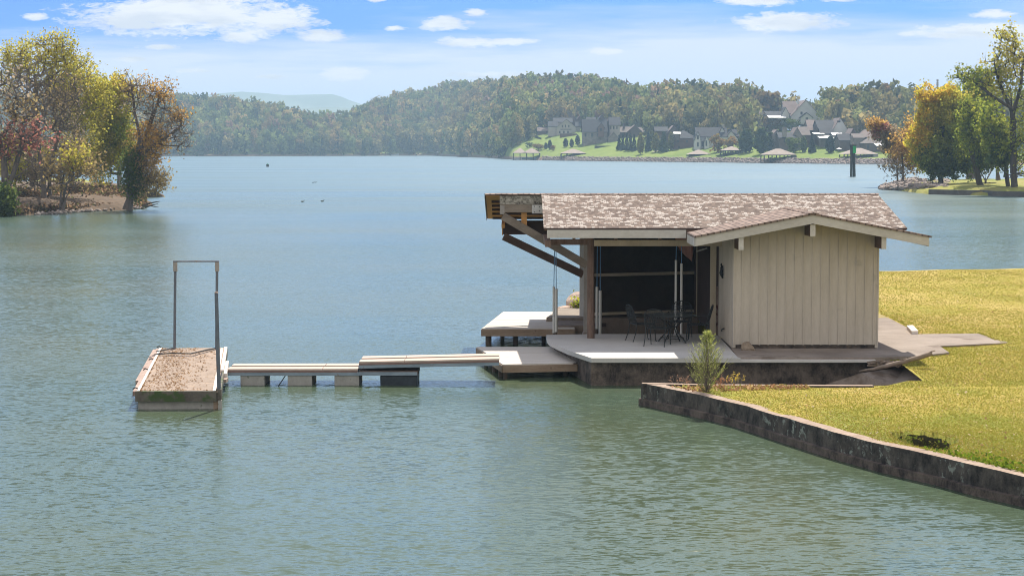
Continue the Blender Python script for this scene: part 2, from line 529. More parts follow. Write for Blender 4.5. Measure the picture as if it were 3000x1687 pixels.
def make_world():
    w = bpy.data.worlds.new('World')
    SC.world = w
    w.use_nodes = True
    nt = w.node_tree
    for n in list(nt.nodes):
        nt.nodes.remove(n)
    t = NT(nt)
    out = t.n('ShaderNodeOutputWorld')
    bg = t.n('ShaderNodeBackground')
    t.l(bg.outputs[0], out.inputs[0])
    d = t.n('ShaderNodeTexCoord').outputs['Generated']
    sp = t.n('ShaderNodeSeparateXYZ')
    t.l(d, sp.inputs[0])
    X, Y, Z = sp.outputs
    sky = t.n('ShaderNodeTexSky', sky_type='NISHITA')
    sky.sun_disc = False
    sky.sun_elevation = ELEV
    sky.sun_rotation = AZ
    sky.air_density = 1.0
    sky.dust_density = 0.6
    sky.ozone_density = 2.0
    cb = t.n('ShaderNodeCombineXYZ')
    t.l(X, cb.inputs[0]); t.l(Y, cb.inputs[1])
    zz = t.math('ADD', t.math('MULTIPLY', t.math('MAXIMUM', Z, 0.0), SKY_K), 0.03)
    t.l(zz, cb.inputs[2])
    t.l(t.vmath('NORMALIZE', cb.outputs[0]), sky.inputs['Vector'])
    col = t.mix(1.0, sky.outputs[0], SKY_TINT, 'MULTIPLY')
    # unseen broken cloud added above and behind the camera as neutral fill light
    zc = t.math('ADD', t.math('MAXIMUM', Z, 0.0), 0.22)
    cp = t.n('ShaderNodeCombineXYZ')
    t.l(t.math('DIVIDE', X, zc), cp.inputs[0]); t.l(t.math('DIVIDE', Y, zc), cp.inputs[1])
    gn = t.noise(cp.outputs[0], 1.3, 6, 0.6)
    side = t.math('MULTIPLY', t.math('SUBTRACT', 0.25, Y), 0.55)
    high = t.math('MULTIPLY', t.math('SUBTRACT', Z, 0.6), 0.2)
    cov = t.math('ADD', gn, t.math('MAXIMUM', side, high))
    cover = t.ramp(cov, [(0.56, 0.0), (0.82, 0.9)])
    thin = t.math('MULTIPLY', t.ramp(Z, [(0.08, 0.0), (0.16, 0.62)]), t.ramp(gn, [(0.3, 0.55), (0.65, 1.0)]))  # out-of-frame veil added to lighten what the water reflects
    cover = t.math('MAXIMUM', cover, thin)
    W0 = 0.66 / SKY_STR
    wc = t.mix(t.ramp(Z, [(0.15, 0.0), (0.45, 1.0)]), (W0 * 1.02, W0 * 1.24, W0 * 1.32), (W0 * 1.0, W0 * 0.965, W0 * 0.93))
    wc = t.mix(t.math('GREATER_THAN', 0.0, Y), wc, (W0 * 1.0, W0 * 0.965, W0 * 0.93))
    col = t.mix(cover, col, wc)
    # whiter band of thin cloud towards the horizon
    ym = t.math('MAXIMUM', Y, 0.08)
    u = t.math('DIVIDE', X, ym)
    v = t.math('DIVIDE', Z, ym)
    uv = t.n('ShaderNodeCombineXYZ')
    t.l(u, uv.inputs[0]); t.l(v, uv.inputs[1])
    warp = t.noise(t.mapping(uv.outputs[0], scale=(18, 70, 1)), 1.0, 8, 0.66, dist=0.4)
    veiln = t.noise(t.mapping(uv.outputs[0], scale=(5, 55, 1), rot=(0, 0, 0.06)), 1.0, 5, 0.6)
    vz = t.math('SUBTRACT', 0.058, v)
    vr = t.math('ADD', t.math('MULTIPLY', vz, 42.0), t.math('ADD', 0.5, t.math('MULTIPLY', u, 1.7)))
    veil = t.math('MULTIPLY', t.ramp(t.math('ADD', vr, t.math('MULTIPLY', t.math('SUBTRACT', veiln, 0.5), 2.6)), [(0.05, 0.0), (1.0, 1.0)]), 0.85)
    veil = t.math('MULTIPLY', veil, t.ramp(v, [(0.0, 1.0), (0.06, 1.0), (0.12, 0.0)]))
    strg = SKY_STR
    W = CLOUD / strg
    col = t.mix(veil, col, (W * 0.90, W * 0.93, W * 1.0))
    best = None
    def cl(x, y, rx, ry):
        return ((x - 1500) / FPX, (437 - y) / FPX, rx / FPX, ry / FPX)
    clouds = [cl(560, 40, 350, 74), cl(640, 50, 260, 62), cl(380, 70, 200, 46), cl(800, 60, 160, 45), cl(720, 112, 90, 20), cl(950, 108, 90, 19), cl(115, 52, 40, 12),
              cl(1300, 70, 80, 24), cl(1155, 88, 42, 11), cl(1365, 128, 100, 17), cl(1490, 126, 90, 11), cl(1390, 40, 40, 14), cl(480, 142, 75, 10), cl(400, 178, 55, 10),
              cl(1010, 218, 75, 24), cl(800, 228, 45, 10), cl(2290, 72, 155, 34), cl(2215, 6, 130, 18), cl(2450, 3, 65, 12), cl(2895, 92, 200, 20), cl(2910, 46, 75, 15),
              cl(1770, 152, 60, 13), cl(1110, 4, 30, 8), cl(1450, 222, 170, 12), cl(560, 210, 60, 8), cl(2850, 105, 200, 14)]
    for (cu, cv, ru, rv) in clouds:
        du = t.math('DIVIDE', t.math('SUBTRACT', u, cu), ru)
        dv = t.math('DIVIDE', t.math('SUBTRACT', v, cv), rv)
        dd = t.math('SQRT', t.math('ADD', t.math('MULTIPLY', du, du), t.math('MULTIPLY', dv, dv)))
        s = t.math('SUBTRACT', 1.0, dd)
        best = s if best is None else t.math('MAXIMUM', best, s)
    wl = t.noise(t.mapping(uv.outputs[0], scale=(55, 190, 1), rot=(0, 0, 0.1)), 1.0, 8, 0.68, dist=0.6)
    wh = t.noise(t.mapping(uv.outputs[0], scale=(150, 460, 1), rot=(0, 0, 0.06)), 1.0, 6, 0.65, dist=0.8)
    nsum = t.math('ADD', t.math('ADD', t.math('MULTIPLY', warp, 0.36), t.math('MULTIPLY', wl, 0.34)), t.math('MULTIPLY', wh, 0.30))
    f = t.math('ADD', t.math('MULTIPLY', best, 1.45), t.math('MULTIPLY', t.math('SUBTRACT', nsum, 0.5), 6.5))
    dens = t.ramp(f, [(-0.0, 0.0), (0.3, 0.55), (0.75, 0.99)])
    shade = t.ramp(t.noise(t.mapping(uv.outputs[0], scale=(20, 90, 1)), 1.0, 4, 0.6), [(0.4, (W * 0.76, W * 0.80, W * 0.88)), (0.55, (W * 0.96, W * 0.97, W * 1.0))])
    front = t.math('GREATER_THAN', Y, 0.1)
    col = t.mix(t.math('MULTIPLY', dens, front), col, shade)
    t.l(col, bg.inputs['Color'])
    bg.inputs['Strength'].default_value = strg
SKY_K = 8.0
SKY_TINT = (0.225, 0.52, 0.92)
SKY_STR = 0.12
CLOUD = 0.64
make_world()

# ------------------------------------------------------------------ water
def make_water():
    m, nt, out = new_mat('lake_water')
    t = NT(nt)
    p = t.pos()
    sp = t.n('ShaderNodeSeparateXYZ')
    t.l(p, sp.inputs[0])
    def waves(scale, sc, detail, ax, ay):
        c = t.noise(t.mapping(p, scale=scale), sc, detail, 0.55, col=True, dist=0.3)
        c = t.vmath('SUBTRACT', c, (0.5, 0.5, 0.5))
        return t.vmath('MULTIPLY', c, (ax, ay, 0.0))
    # gusts: patches of rougher and smoother water
    g = t.noise(t.mapping(p, scale=(0.012, 0.035, 1)), 1.0, 4, 0.6)
    gust = t.ramp(g, [(0.35, 0.7), (0.65, 1.4)])
    a = waves((5.5, 12.5, 1), 1.0, 3, 0.40, 0.74)
    b = waves((1.1, 2.6, 1), 1.0, 2, 0.10, 0.18)
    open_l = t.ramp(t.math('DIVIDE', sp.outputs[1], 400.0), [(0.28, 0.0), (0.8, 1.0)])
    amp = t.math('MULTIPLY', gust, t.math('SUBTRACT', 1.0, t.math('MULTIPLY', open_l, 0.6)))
    s = t.vmath('MULTIPLY', t.vmath('ADD', a, b), amp)
    n = t.vmath('NORMALIZE', t.vmath('ADD', s, (0, 0, 1)))
    bs = t.n('ShaderNodeBsdfPrincipled')
    mud = t.noise(t.mapping(p, scale=(0.05, 0.05, 1)), 1.0, 4, 0.6)
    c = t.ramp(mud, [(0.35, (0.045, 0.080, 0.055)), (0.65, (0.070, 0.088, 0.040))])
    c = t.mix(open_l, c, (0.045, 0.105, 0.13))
    t.l(c, bs.inputs['Base Color'])
    t.l(t.math('MULTIPLY', t.math('ADD', 0.19, t.math('MULTIPLY', open_l, 0.19)), t.ramp(g, [(0.35, 0.8), (0.65, 1.1)])), bs.inputs['Roughness'])
    bs.inputs['IOR'].default_value = 1.36
    bs.inputs['Specular IOR Level'].default_value = 0.5
    t.l(n, bs.inputs['Normal'])
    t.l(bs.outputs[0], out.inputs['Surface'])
    mb = MB()
    mb.face([(-1800, -40, 0), (1800, -40, 0), (1800, 4350, 0), (-1800, 4350, 0)])
    o = mb.build('water', m)
    tag(o, kind='structure')
make_water()

def haze():
    m, nt, out = new_mat('haze_air')
    t = NT(nt)
    v = t.n('ShaderNodeVolumePrincipled')
    v.inputs['Color'].default_value = (0.52, 0.77, 1.0, 1)
    v.inputs['Density'].default_value = HAZE
    v.inputs['Anisotropy'].default_value = 0.0
    t.l(v.outputs[0], out.inputs['Volume'])
    mb = MB()
    mb.box(-1900, 1900, -70, 4450, -2.0, 122)
    o = mb.build('haze', m)
    tag(o, kind='stuff')
HAZE = 0.00024
if not globals().get('NOHAZE'):
    haze()

# ------------------------------------------------------------------ sea wall, lawn, paths
WZ = 0.47
wall_px = [(1878, 1121), (2049, 1156), (2153, 1179), (2305, 1225), (2442, 1265), (2590, 1303), (2750, 1337), (2845, 1361), (3000, 1394)]
WP = [G(x, y, WZ) for x, y in wall_px]
d_end = (WP[-1] - WP[-3]).normalized()
WP.append(WP[-1] + d_end * 14)
RET = [Vector((4.15, 42.48, WZ)), Vector((5.9, 42.36, WZ)), Vector((7.7, 42.32, WZ))]       # return arm along the channel

def offset_line(pts, d):
    res = []
    for i, p in enumerate(pts):
        a = pts[max(i - 1, 0)]; b = pts[min(i + 1, len(pts) - 1)]
        t = Vector((b.x - a.x, b.y - a.y, 0)).normalized()
        res.append(Vector((p.x - t.y * d, p.y + t.x * d, p.z)))
    return res

def densify(pts, step):
    res = [pts[0].copy()]
    for a, b in zip(pts, pts[1:]):
        n = max(1, int((b - a).length / step))
        for i in range(1, n + 1):
            res.append(a.lerp(b, i / n))
    return res

def sea_wall():
    root = thing('seawall', 'dark stained concrete seawall with pale worn top along the lawn edge', 'seawall', (WP[0].x, WP[0].y, 0))
    out_ = densify(WP, 0.5)
    in_ = offset_line(out_, 0.27)
    in_[0] = Vector((WP[0].x + 0.55, WP[0].y - 0.1, WZ))
    mb = MB()
    rnd = random.Random(3)
    jit = [rnd.uniform(-0.012, 0.012) for _ in out_]
    def ring(i):
        a, b = out_[i], in_[i]
        z = WZ + jit[i]
        return [Vector((a.x, a.y, -0.7)), Vector((b.x, b.y, -0.7)), Vector((b.x, b.y, z)), Vector((a.x, a.y, z))]
    rs = [ring(i) for i in range(len(out_))]
    for r0, r1 in zip(rs, rs[1:]):
        mb.face([r0[3], r1[3], r1[2], r0[2]])
        mb.face([r0[0], r1[0], r1[3], r0[3]])
        mb.face([r0[1], r0[2], r1[2], r1[1]])
    mb.face(rs[0]); mb.face(list(reversed(rs[-1])))
    mb.build('wall', M['seawall'], root)
    ft = MB()
    fo = offset_line(out_, -0.06)
    for i in range(len(out_) - 1):
        a, b = fo[i], fo[i + 1]
        c, d = out_[i], out_[i + 1]
        h = 0.13
        ft.face([(a.x, a.y, h), (b.x, b.y, h), (d.x, d.y, h + .015), (c.x, c.y, h + .015)])
        ft.face([(a.x, a.y, -0.7), (b.x, b.y, -0.7), (b.x, b.y, h), (a.x, a.y, h)])
    ft.build('footing', M['foundation'], root)
    arm = MB()
    line = [Vector((WP[0].x + 0.02, WP[0].y + 0.015, WZ))] + RET
    back = [Vector((p.x, p.y - 0.2, p.z)) for p in line]
    for i in range(len(line) - 1):
        arm.hexa([(back[i].x, back[i].y, -0.6), (back[i + 1].x, back[i + 1].y, -0.6), (line[i + 1].x, line[i + 1].y, -0.6), (line[i].x, line[i].y, -0.6),
                  (back[i].x, back[i].y, WZ + 0.006), (back[i + 1].x, back[i + 1].y, WZ + 0.006), (line[i + 1].x, line[i + 1].y, WZ + 0.006), (line[i].x, line[i].y, WZ + 0.006)])
    arm.build('return_wall', M['seawall'], root)
sea_wall()

def interp(tbl, v):
    if v <= tbl[0][0]: return tbl[0][1]
    for (a, x), (b, y) in zip(tbl, tbl[1:]):
        if v <= b:
            return x + (y - x) * (v - a) / (b - a)
    return tbl[-1][1]

# concrete paths (plan polygons read from the photo)
PZ = 0.648
path_polys = {
    'apron': [G(x, y, PZ) for x, y in [(2115, 984), (2161, 1046), (2556, 1046.5), (2600, 1046), (2678, 1043), (2781, 1032.5), (2754, 1013.5), (2690, 1013.5), (2579, 985)]],
    'walk': [G(x, y, PZ) for x, y in [(2560, 1013), (2754, 1013), (2954, 1003), (2893, 975.5), (2690, 978), (2560, 978.6)]],
    'spur': [G(x, y, PZ) for x, y in [(2560, 978.2), (2690, 977.6), (2655, 957), (2605, 931), (2560, 910)]],
}
def in_poly(x, y, poly):
    c = False
    n = len(poly)
    for i in range(n):
        a = poly[i]; b = poly[(i + 1) % n]
        if (a[1] > y) != (b[1] > y) and x < (b[0] - a[0]) * (y - a[1]) / (b[1] - a[1]) + a[0]:
            c = not c
    return c
def in_path(x, y):
    return x < 8.8 or any(in_poly(x, y, p) for p in path_polys.values())
HOLE = G(2706, 1290, 0.45)
def lawn_z(x, y):
    z = interp([(20, 0.42), (32, 0.45), (40, 0.46), (41.2, 0.445), (42.4, 0.445), (43.2, 0.48), (46.5, 0.60), (52, 0.635), (62, 0.68), (79, 0.62)], y)
    if 45.9 < y < 60 and x < 12.3 and in_path(x, y): z -= 0.08
    z += 0.012 * math.sin(x * 1.7 + y * 0.6) + 0.01 * math.sin(y * 1.3 - x * 0.7)
    z += 0.16 * max(0.0, min(1.0, (x - 12) / 12))
    dx = (x - HOLE.x) / 0.5; dy = (y - HOLE.y) / 1.1
    r = dx * dx + dy * dy + 0.25 * math.sin(dx * 5 + dy * 3)
    if r < 1.0:
        z -= 0.46 * (1 - max(0.0, r) ** 4)
    return z
wall_in = sorted([(p.y, p.x + 0.17) for p in WP])
wall_y = [(a, b) for a, b in wall_in]
def lawn_left(y):
    tip = 42.05
    if y <= tip:
        return max(interp(wall_y, y), 0)
    if y <= 42.15: return 3.6
    if y <= 42.35: return interp([(42.15, 3.6), (42.35, 8.0)], y)
    if y <= 46.0: return interp([(42.35, 8.0), (43.05, 8.6), (43.12, 8.95), (46, 8.97)], y)
    if y <= 57.0: return 8.4
    return interp([(57.0, 8.4), (58.5, 5.9), (60.4, 2.6), (62.5, 2.1), (66, 3.2), (72, 5.0), (79.4, 9.0)], y)

def lawn():
    ys = []
    y = 17.0
    while y < 79.3:
        ys.append(y)
        y += 0.12 if 30 < y < 38 else (0.1 if 41.8 < y < 46.2 else 0.3)
    ys.append(79.35)
    nx = 90
    V = []; F = []
    for j, y in enumerate(ys):
        xl = lawn_left(y)
        xr = 34.0
        for i in range(nx):
            s = (i / (nx - 1)) ** 1.7
            x = xl + (xr - xl) * s
            V.append((x, y, lawn_z(x, y)))
    for j in range(len(ys) - 1):
        for i in range(nx - 1):
            a = j * nx + i
            F.append((a, a + 1, a + nx + 1, a + nx))
    # the far bank drops to the water
    base = len(V)
    top = (len(ys) - 1) * nx
    for i in range(nx):
        x, y, z = V[top + i]
        V.append((x, y + 0.35, -0.4))
    for i in range(nx - 1):
        F.append((top + i, top + i + 1, base + i + 1, base + i))
    b2 = len(V)
    js = [j for j, yy in enumerate(ys) if yy > 57]
    for j in js:
        x, y, z = V[j * nx]
        V.append((x - 0.5, y + 0.1, -0.4))
    for k in range(len(js) - 1):
        F.append((js[k] * nx, js[k + 1] * nx, b2 + k + 1, b2 + k))
    o = np_mesh('lawn', V, F, M['lawn'], smooth=True)
    tag(o, kind='structure')
lawn()

def grass():
    """short blades over the lawn: nobody could count them"""
    rng = np.random.default_rng(5)
    N = 260000
    u = rng.random(N)
    Yb = 28.0 + (79.0 - 28.0) * u ** 1.6
    Xb = np.empty(N)
    keep = np.ones(N, bool)
    for i in range(N):
        xl = lawn_left(Yb[i]) + 0.05
        xr = min(33.0, Yb[i] * 0.272 + 0.8)
        if xr <= xl:
            keep[i] = False
            continue
        Xb[i] = xl + (xr - xl) * rng.random()
    Xb = Xb[keep]; Yb = Yb[keep]
    # keep clear of the slabs
    ok = ~((Yb > 45.2) & (Yb < 56) & (Xb < 11.9) & (Xb < 11.9))
    for i in np.nonzero(~ok)[0]:
        ok[i] = not in_path(Xb[i], Yb[i])
    ok &= (((Xb - HOLE.x) / 0.45) ** 2 + ((Yb - HOLE.y) / 1.0) ** 2 > 1.0) | (rng.random(len(Xb)) < 0.15)
    Xb = Xb[ok]; Yb = Yb[ok]
    n = len(Xb)
    Zb = np.array([lawn_z(a, b) for a, b in zip(Xb, Yb)])
    hgt = rng.uniform(0.010, 0.028, n)
    w = rng.uniform(0.007, 0.017, n) * (1 + (Yb - 28) / 40)
    ang = rng.uniform(0, 6.283, n)
    lean = rng.normal(0, 0.03, (n, 2))
    V = np.empty((n, 3, 3))
    V[:, 0, 0] = Xb - np.cos(ang) * w; V[:, 0, 1] = Yb - np.sin(ang) * w; V[:, 0, 2] = Zb - 0.01
    V[:, 1, 0] = Xb + np.cos(ang) * w; V[:, 1, 1] = Yb + np.sin(ang) * w; V[:, 1, 2] = Zb - 0.01
    V[:, 2, 0] = Xb + lean[:, 0]; V[:, 2, 1] = Yb + lean[:, 1]; V[:, 2, 2] = Zb + hgt
    pal = np.array([(0.255, 0.25, 0.04), (0.31, 0.255, 0.05), (0.35, 0.265, 0.08), (0.44, 0.36, 0.20), (0.20, 0.225, 0.035)])
    patch = 0.5 + 0.5 * np.sin(Xb * 0.9 + 1.3 * np.sin(Yb * 0.35)) * np.sin(Yb * 0.5 + Xb * 0.3)
    k = rng.choice(5, n, p=[0.27, 0.28, 0.2, 0.07, 0.18])
    g2 = (patch > 0.62) & (rng.random(n) < 0.5)
    k[g2] = 0
    tint = np.repeat(pal[k] * rng.uniform(0.8, 1.2, (n, 1)), 3, axis=0)
    o = np_mesh('grass', V.reshape(-1, 3), np.arange(n * 3).reshape(n, 3), M['blade'], tint=tint)
    tag(o, kind='stuff')

for k, (nm, poly) in enumerate(path_polys.items()):
    mb = MB().prism([(p.x, p.y) for p in poly], 0.555, PZ - 0.004 * k)
    tag(mb.build('concrete_path', M['path']), kind='structure')

def ramp_slab():
    pts = [G(2418, 1126, 0.09), G(2500, 1133, 0.05), G(2612, 1130, 0.12), G(2712, 1114, 0.35), G(2654, 1072, 0.42), G(2521, 1093, 0.36)]
    mb = MB().slab(pts, 0.12)
    tag(mb.build('boat_ramp', M['path']), kind='structure')
    mb = MB()
    mb.face([(5.4, 42.42, -0.2), (8.2, 42.42, 0.1), (9.2, 43.0, 0.2), (9.2, 45.85, 0.2), (7.4, 45.85, -0.1), (5.4, 45.85, -0.2)])
    tag(mb.build('channel_bed', M['soil']), kind='structure')
ramp_slab()
grass()

# ------------------------------------------------------------------ patio
S_edge = [(1601, 985), (1603, 992), (1609, 1000), (1629, 1010.5), (1664, 1026), (1688, 1034), (1733, 1049)]
PAT = [G(x, y, 0.65) for x, y in S_edge]
def patio():
    root = thing('patio', 'pale concrete patio with a rounded corner on a dark stained foundation', 'patio', (3.5, 49, 0))
    right_front = G(2170, 1049, 0.65)
    poly = [(p.x, p.y) for p in PAT] + [(right_front.x, right_front.y), (G(2161, 1046, .65).x, G(2161, 1046, .65).y), (5.38, 51.7), (5.38, 52.15), (2.1, 52.15), (0.9, 51.9)]
    mb = MB().prism(poly, 0.545, 0.652)
    mb.build('slab', M['patio'], root)
    lf = G(1735, 1054, 0.60)
    rf = G(2559, 1050.5, 0.60)
    b = [(G(1612, 1008, 0.54).x + 0.1, 51.0), (lf.x - 0.02, lf.y), (rf.x, rf.y), (rf.x, 48.3), (5.5, 48.3), (5.5, 51.9), (1.15, 51.9)]
    mb = MB().prism(b, -0.8, 0.54)
    mb.build('foundation_wall', M['foundation'], root)
    mb = MB().box(lf.x - 0.02, rf.x, lf.y - 0.03, lf.y + 0.28, 0.5405, 0.60)
    mb.build('ledge', M['patio_edge'], root)
    # drain pipe in the wall
    d = P(2207, 1072, rf.y + 0.02)
    MB().tube([(d.x, d.y - 0.06, d.z), (d.x, d.y + 0.05, d.z)], 0.035, 10).build('drain_pipe', M['iron'], root)
    # hook row on the back edge
    for i in range(14):
        x = 2.55 + i * 0.2
        MB().tube([(x, 52.16, 0.66), (x, 52.2, 0.60), (x + 0.03, 52.2, 0.52)], 0.008, 5).build('hook', M['iron'], root)
patio()

# ------------------------------------------------------------------ boathouse
SLOPE = 0.185
RY0, RYR, RY1 = 49.5, 53.6, 57.7
EZ, RZ = 3.54, 4.30
def roof_z(y):
    return RZ - SLOPE * abs(y - RYR)
def boathouse():
    root = thing('boathouse', 'beige board sided boathouse with shingled roof and open boat slip', 'boathouse', (5.4, 51.0, 0.62))
    b = lambda: MB()
    # --- shed walls
    WX0, WX1, WY = 5.385, 8.935, 48.38
    PK = 7.165
    def gable_under(x):
        return 3.98 - 0.193 * abs(x - PK) - 0.045
    mb = b()
    n = 24
    pts = [(WX0 + (WX1 - WX0) * i / n) for i in range(n + 1)]
    for i in range(n):
        x0, x1 = pts[i], pts[i + 1]
        mb.face([(x0, WY, 0.74), (x1, WY, 0.74), (x1, WY, gable_under(x1)), (x0, WY, gable_under(x0))])
    mb.face([(WX0, WY, 0.74), (WX0, WY + .1, 0.74), (WX1, WY + .1, 0.74), (WX1, WY, 0.74)])
    sp = 0.2142
    x = WX0 + 0.35
    k = 0
    xs = [WX0 + 0.021, WX1 - 0.021]
    x = XY(2176, WY)
    while x < WX1 - 0.08:
        xs.append(x); x += sp
    for x in xs:
        w = 0.017
        mb.box(x - w, x + w, WY - 0.016, WY + 0.004, 0.735, gable_under(x) - 0.004)
    mb.build('wall', M['siding'], root)
    mb = b()
    mb.box(WX0, WX0 + 0.07, WY + 0.001, 51.72, 0.66, 3.42)
    for i in range(14):
        y = WY + 0.2 + i * 0.235
        mb.box(WX0 - 0.014, WX0 + 0.01, y - 0.016, y + 0.016, 0.66, 3.4)
    mb.build('wall', M['siding'], root)
    mb = b()
    mb.box(WX1 - 0.08, WX1, WY + 0.001, 57.6, 0.66, 3.40)
    mb.box(5.9, WX1 - 0.08, 57.5, 57.6, 0.66, 3.40)
    mb.build('wall', M['siding'], root)
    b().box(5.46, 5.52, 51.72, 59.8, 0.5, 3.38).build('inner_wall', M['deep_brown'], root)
    mb = b()
    mb.box(WX0 + 0.03, WX1 - 0.02, WY + 0.05, WY + 0.3, 0.5, 0.742)
    mb.box(WX0 + 1.55, WX0 + 2.9, WY + 0.035, WY + 0.06, 0.685, 0.72)
    mb.build('sill', M['foundation'], root)
    # --- main roof (shingles) : front slope starts right of the cantilever
    th = 0.045
    FX0, FX1, BX0 = 0.79, 9.83, -0.72
    mb = b()
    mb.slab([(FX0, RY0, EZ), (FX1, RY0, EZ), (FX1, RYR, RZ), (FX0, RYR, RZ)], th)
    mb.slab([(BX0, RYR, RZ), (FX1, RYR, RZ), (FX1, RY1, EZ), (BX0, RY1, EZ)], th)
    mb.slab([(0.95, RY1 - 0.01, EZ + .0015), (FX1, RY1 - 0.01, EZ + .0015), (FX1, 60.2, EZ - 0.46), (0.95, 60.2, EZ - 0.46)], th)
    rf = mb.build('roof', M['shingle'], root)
    # ridge cap, a line of bent shingles
    mb = b()
    nx = 34
    for i in range(nx):
        x0 = BX0 + (FX1 - BX0) * i / nx; x1 = BX0 + (FX1 - BX0) * (i + 1) / nx + 0.02
        dz = 0.012 + 0.004 * (i % 2)
        mb.slab([(x0, RYR - 0.14, RZ - 0.026 + dz), (x1, RYR - 0.14, RZ - 0.026 + dz), (x1, RYR, RZ + dz), (x0, RYR, RZ + dz)], 0.012)
        mb.slab([(x0, RYR, RZ + dz), (x1, RYR, RZ + dz), (x1, RYR + 0.14, RZ - 0.026 + dz), (x0, RYR + 0.14, RZ - 0.026 + dz)], 0.012)
    mb.build('ridge_cap', M['shingle2'], rf)
    # --- soffit boards under the back slope, seen from below at the cantilever
    mb = b()
    nb = 24
    for i in range(nb):
        y0 = RYR + 0.02 + (RY1 - RYR - 0.06) * i / nb
        y1 = RYR + 0.02 + (RY1 - RYR - 0.06) * (i + 1) / nb - 0.012
        mb.slab([(BX0 + 0.02, y0, roof_z(y0) - th - .002), (FX1 - 0.02, y0, roof_z(y0) - th - .002), (FX1 - 0.02, y1, roof_z(y1) - th - .002), (BX0 + 0.02, y1, roof_z(y1) - th - .002)], 0.02)
    for y in np.linspace(RY0 + 0.1, RYR - 0.1, 2):
        pass
    mb.slab([(FX0 + 0.02, RY0 + 0.05, EZ + 0.009 - th - .002), (FX1 - 0.02, RY0 + 0.05, EZ + 0.009 - th - .002), (FX1 - 0.02, RYR, RZ - th - .002), (FX0 + 0.02, RYR, RZ - th - .002)], 0.02)
    sf = mb.build('soffit', M['soffit'], root)
    mb = b()
    for y in (54.35, 55.05, 55.75, 56.5, 57.3):
        mb.box(-0.56, FX1 - 0.3, y - 0.02, y + 0.02, roof_z(y) - 0.13, roof_z(y) - 0.07)
    mb.build('purlin', M['deep_brown'], root)
    b().slab([(BX0 - 0.02, RYR, RZ + 0.004), (BX0, RYR, RZ + 0.004), (BX0, RY1, EZ + 0.004), (BX0 - 0.02, RY1, EZ + 0.004)], 0.10).build('rake_board', M['gray_timber'], root)
    # --- cantilever trusses
    b().box(-0.33, 5.4, RYR - 0.09, RYR + 0.02, 4.02, 4.245).build('ridge_beam', M['mottled'], root)
    b().box(-0.32, 5.4, RYR - 0.075, RYR + 0.0, 3.80, 4.018).build('lower_beam', M['gray_timber'], root)
    b().box(-0.325, -0.2, RYR - 0.085, RYR + 0.03, 3.75, 3.99).build('beam_end_block', M['gray_steel'], root)
    pl = b()
    pl.box(0.535, 0.84, RYR - 0.089, RYR - 0.077, 3.77, 4.0)
    plate = pl.build('steel_plate', M['plate'], root)
    for (x, z) in ((0.60, 3.81), (0.74, 3.84), (0.60, 3.96), (0.74, 3.95)):
        b().tube([(x, RYR - 0.096, z), (x, RYR - 0.088, z)], 0.014, 8).build('bolt', M['iron'], plate)
    b().box(-0.26, 9.0, 57.48, 57.6, 3.035, 3.44).build('rear_header', M['deep_brown'], root)
    b().box(-0.285, -0.2, 54.0, 57.5, 3.36, 3.47).build('side_beam', M['soffit'], root)
    b().box(-0.29, -0.262, 57.46, 57.62, 3.02, 3.46).build('end_board', M['soffit'], root)
    b().box(0.25, 0.4, RYR + .03, RYR + .12, 3.3, 3.8).build('hanger', M['soffit'], root)
    b().beam((-0.25, RYR - .03, 3.70), (2.02, RYR - .03, 2.38), 0.11, 0.21).build('brace', M['gray_timber'], root)
    b().beam((-0.24, 57.5, 2.98), (2.06, 57.9, 1.86), 0.12, 0.22).build('brace', M['dark_timber'], root)
    b().box(0.83, 0.97, RY0 + 0.12, RYR - 0.1, 3.06, 3.22).build('rafter', M['brown_post'], root)
    for x in (1.55, 2.6, 3.7, 4.7):
        b().beam((x, RY0 + .2, 3.30), (x, RYR - .12, 4.06), 0.07, 0.16).build('rafter', M['brown_post'], root)
        b().beam((x, RYR + .05, 4.10), (x, RY1 - .3, 3.42), 0.07, 0.16).build('rafter', M['brown_post'], root)
    # --- posts
    b().tube([(2.03, 51.0, 0.64), (2.02, 51.0, 2.0), (2.02, 51.0, 3.35)], [0.10, 0.095, 0.09], 10).build('post', M['brown_post'], root)
    mb = b().box(1.93, 2.06, 53.52, 53.66, -0.8, 3.8)
    mb.build('post', M['gray_steel'], root)
    b().box(1.90, 2.18, 53.3, 53.8, 0.42, 0.56).build('post_base', M['slipwall'], root)
    b().box(1.98, 2.10, 58.15, 58.27, 0.3, 3.3).build('post', M['white_post'], root)
    b().box(5.17, 5.32, 51.76, 51.88, 0.55, 3.4).build('post', M['cream'], root)
    b().box(5.47 - .03, 5.62 - .03, 58.55, 58.7, 0.5, 3.1).build('post', M['cream'], root)
    b().box(5.33, 5.375, 51.8, 51.9, 0.65, 1.92).build('plank', M['oldboard'], root)
    # --- header and fascia
    b().box(2.1, 5.39, 50.94, 51.04, 3.02, 3.175).build('header', M['cream'], root)
    mb = b().box(0.87, 4.33, RY0 - 0.012, RY0 + 0.03, EZ - 0.25, EZ - 0.047)
    mb.build('fascia', M['trim'], root)
    b().box(4.34, 9.55, RY0 + 0.0, RY0 + 0.04, EZ - 0.25, EZ - 0.047).build('fascia', M['dark_timber'], root)
    b().box(0.86, 2.0, 50.95, 51.03, 3.05, 3.2).build('header', M['brown_post'], root)
    # --- gable roof over the shed
    GY = 47.36
    GL, GR = 4.34, 9.99
    gz = lambda x: 3.98 - 0.193 * abs(x - PK)
    y_ridge = RY0 + (3.98 - EZ) / SLOPE + 0.02
    mb = b()
    xl = PK - (3.98 - EZ) / 0.193
    xr = PK + (3.98 - EZ) / 0.193
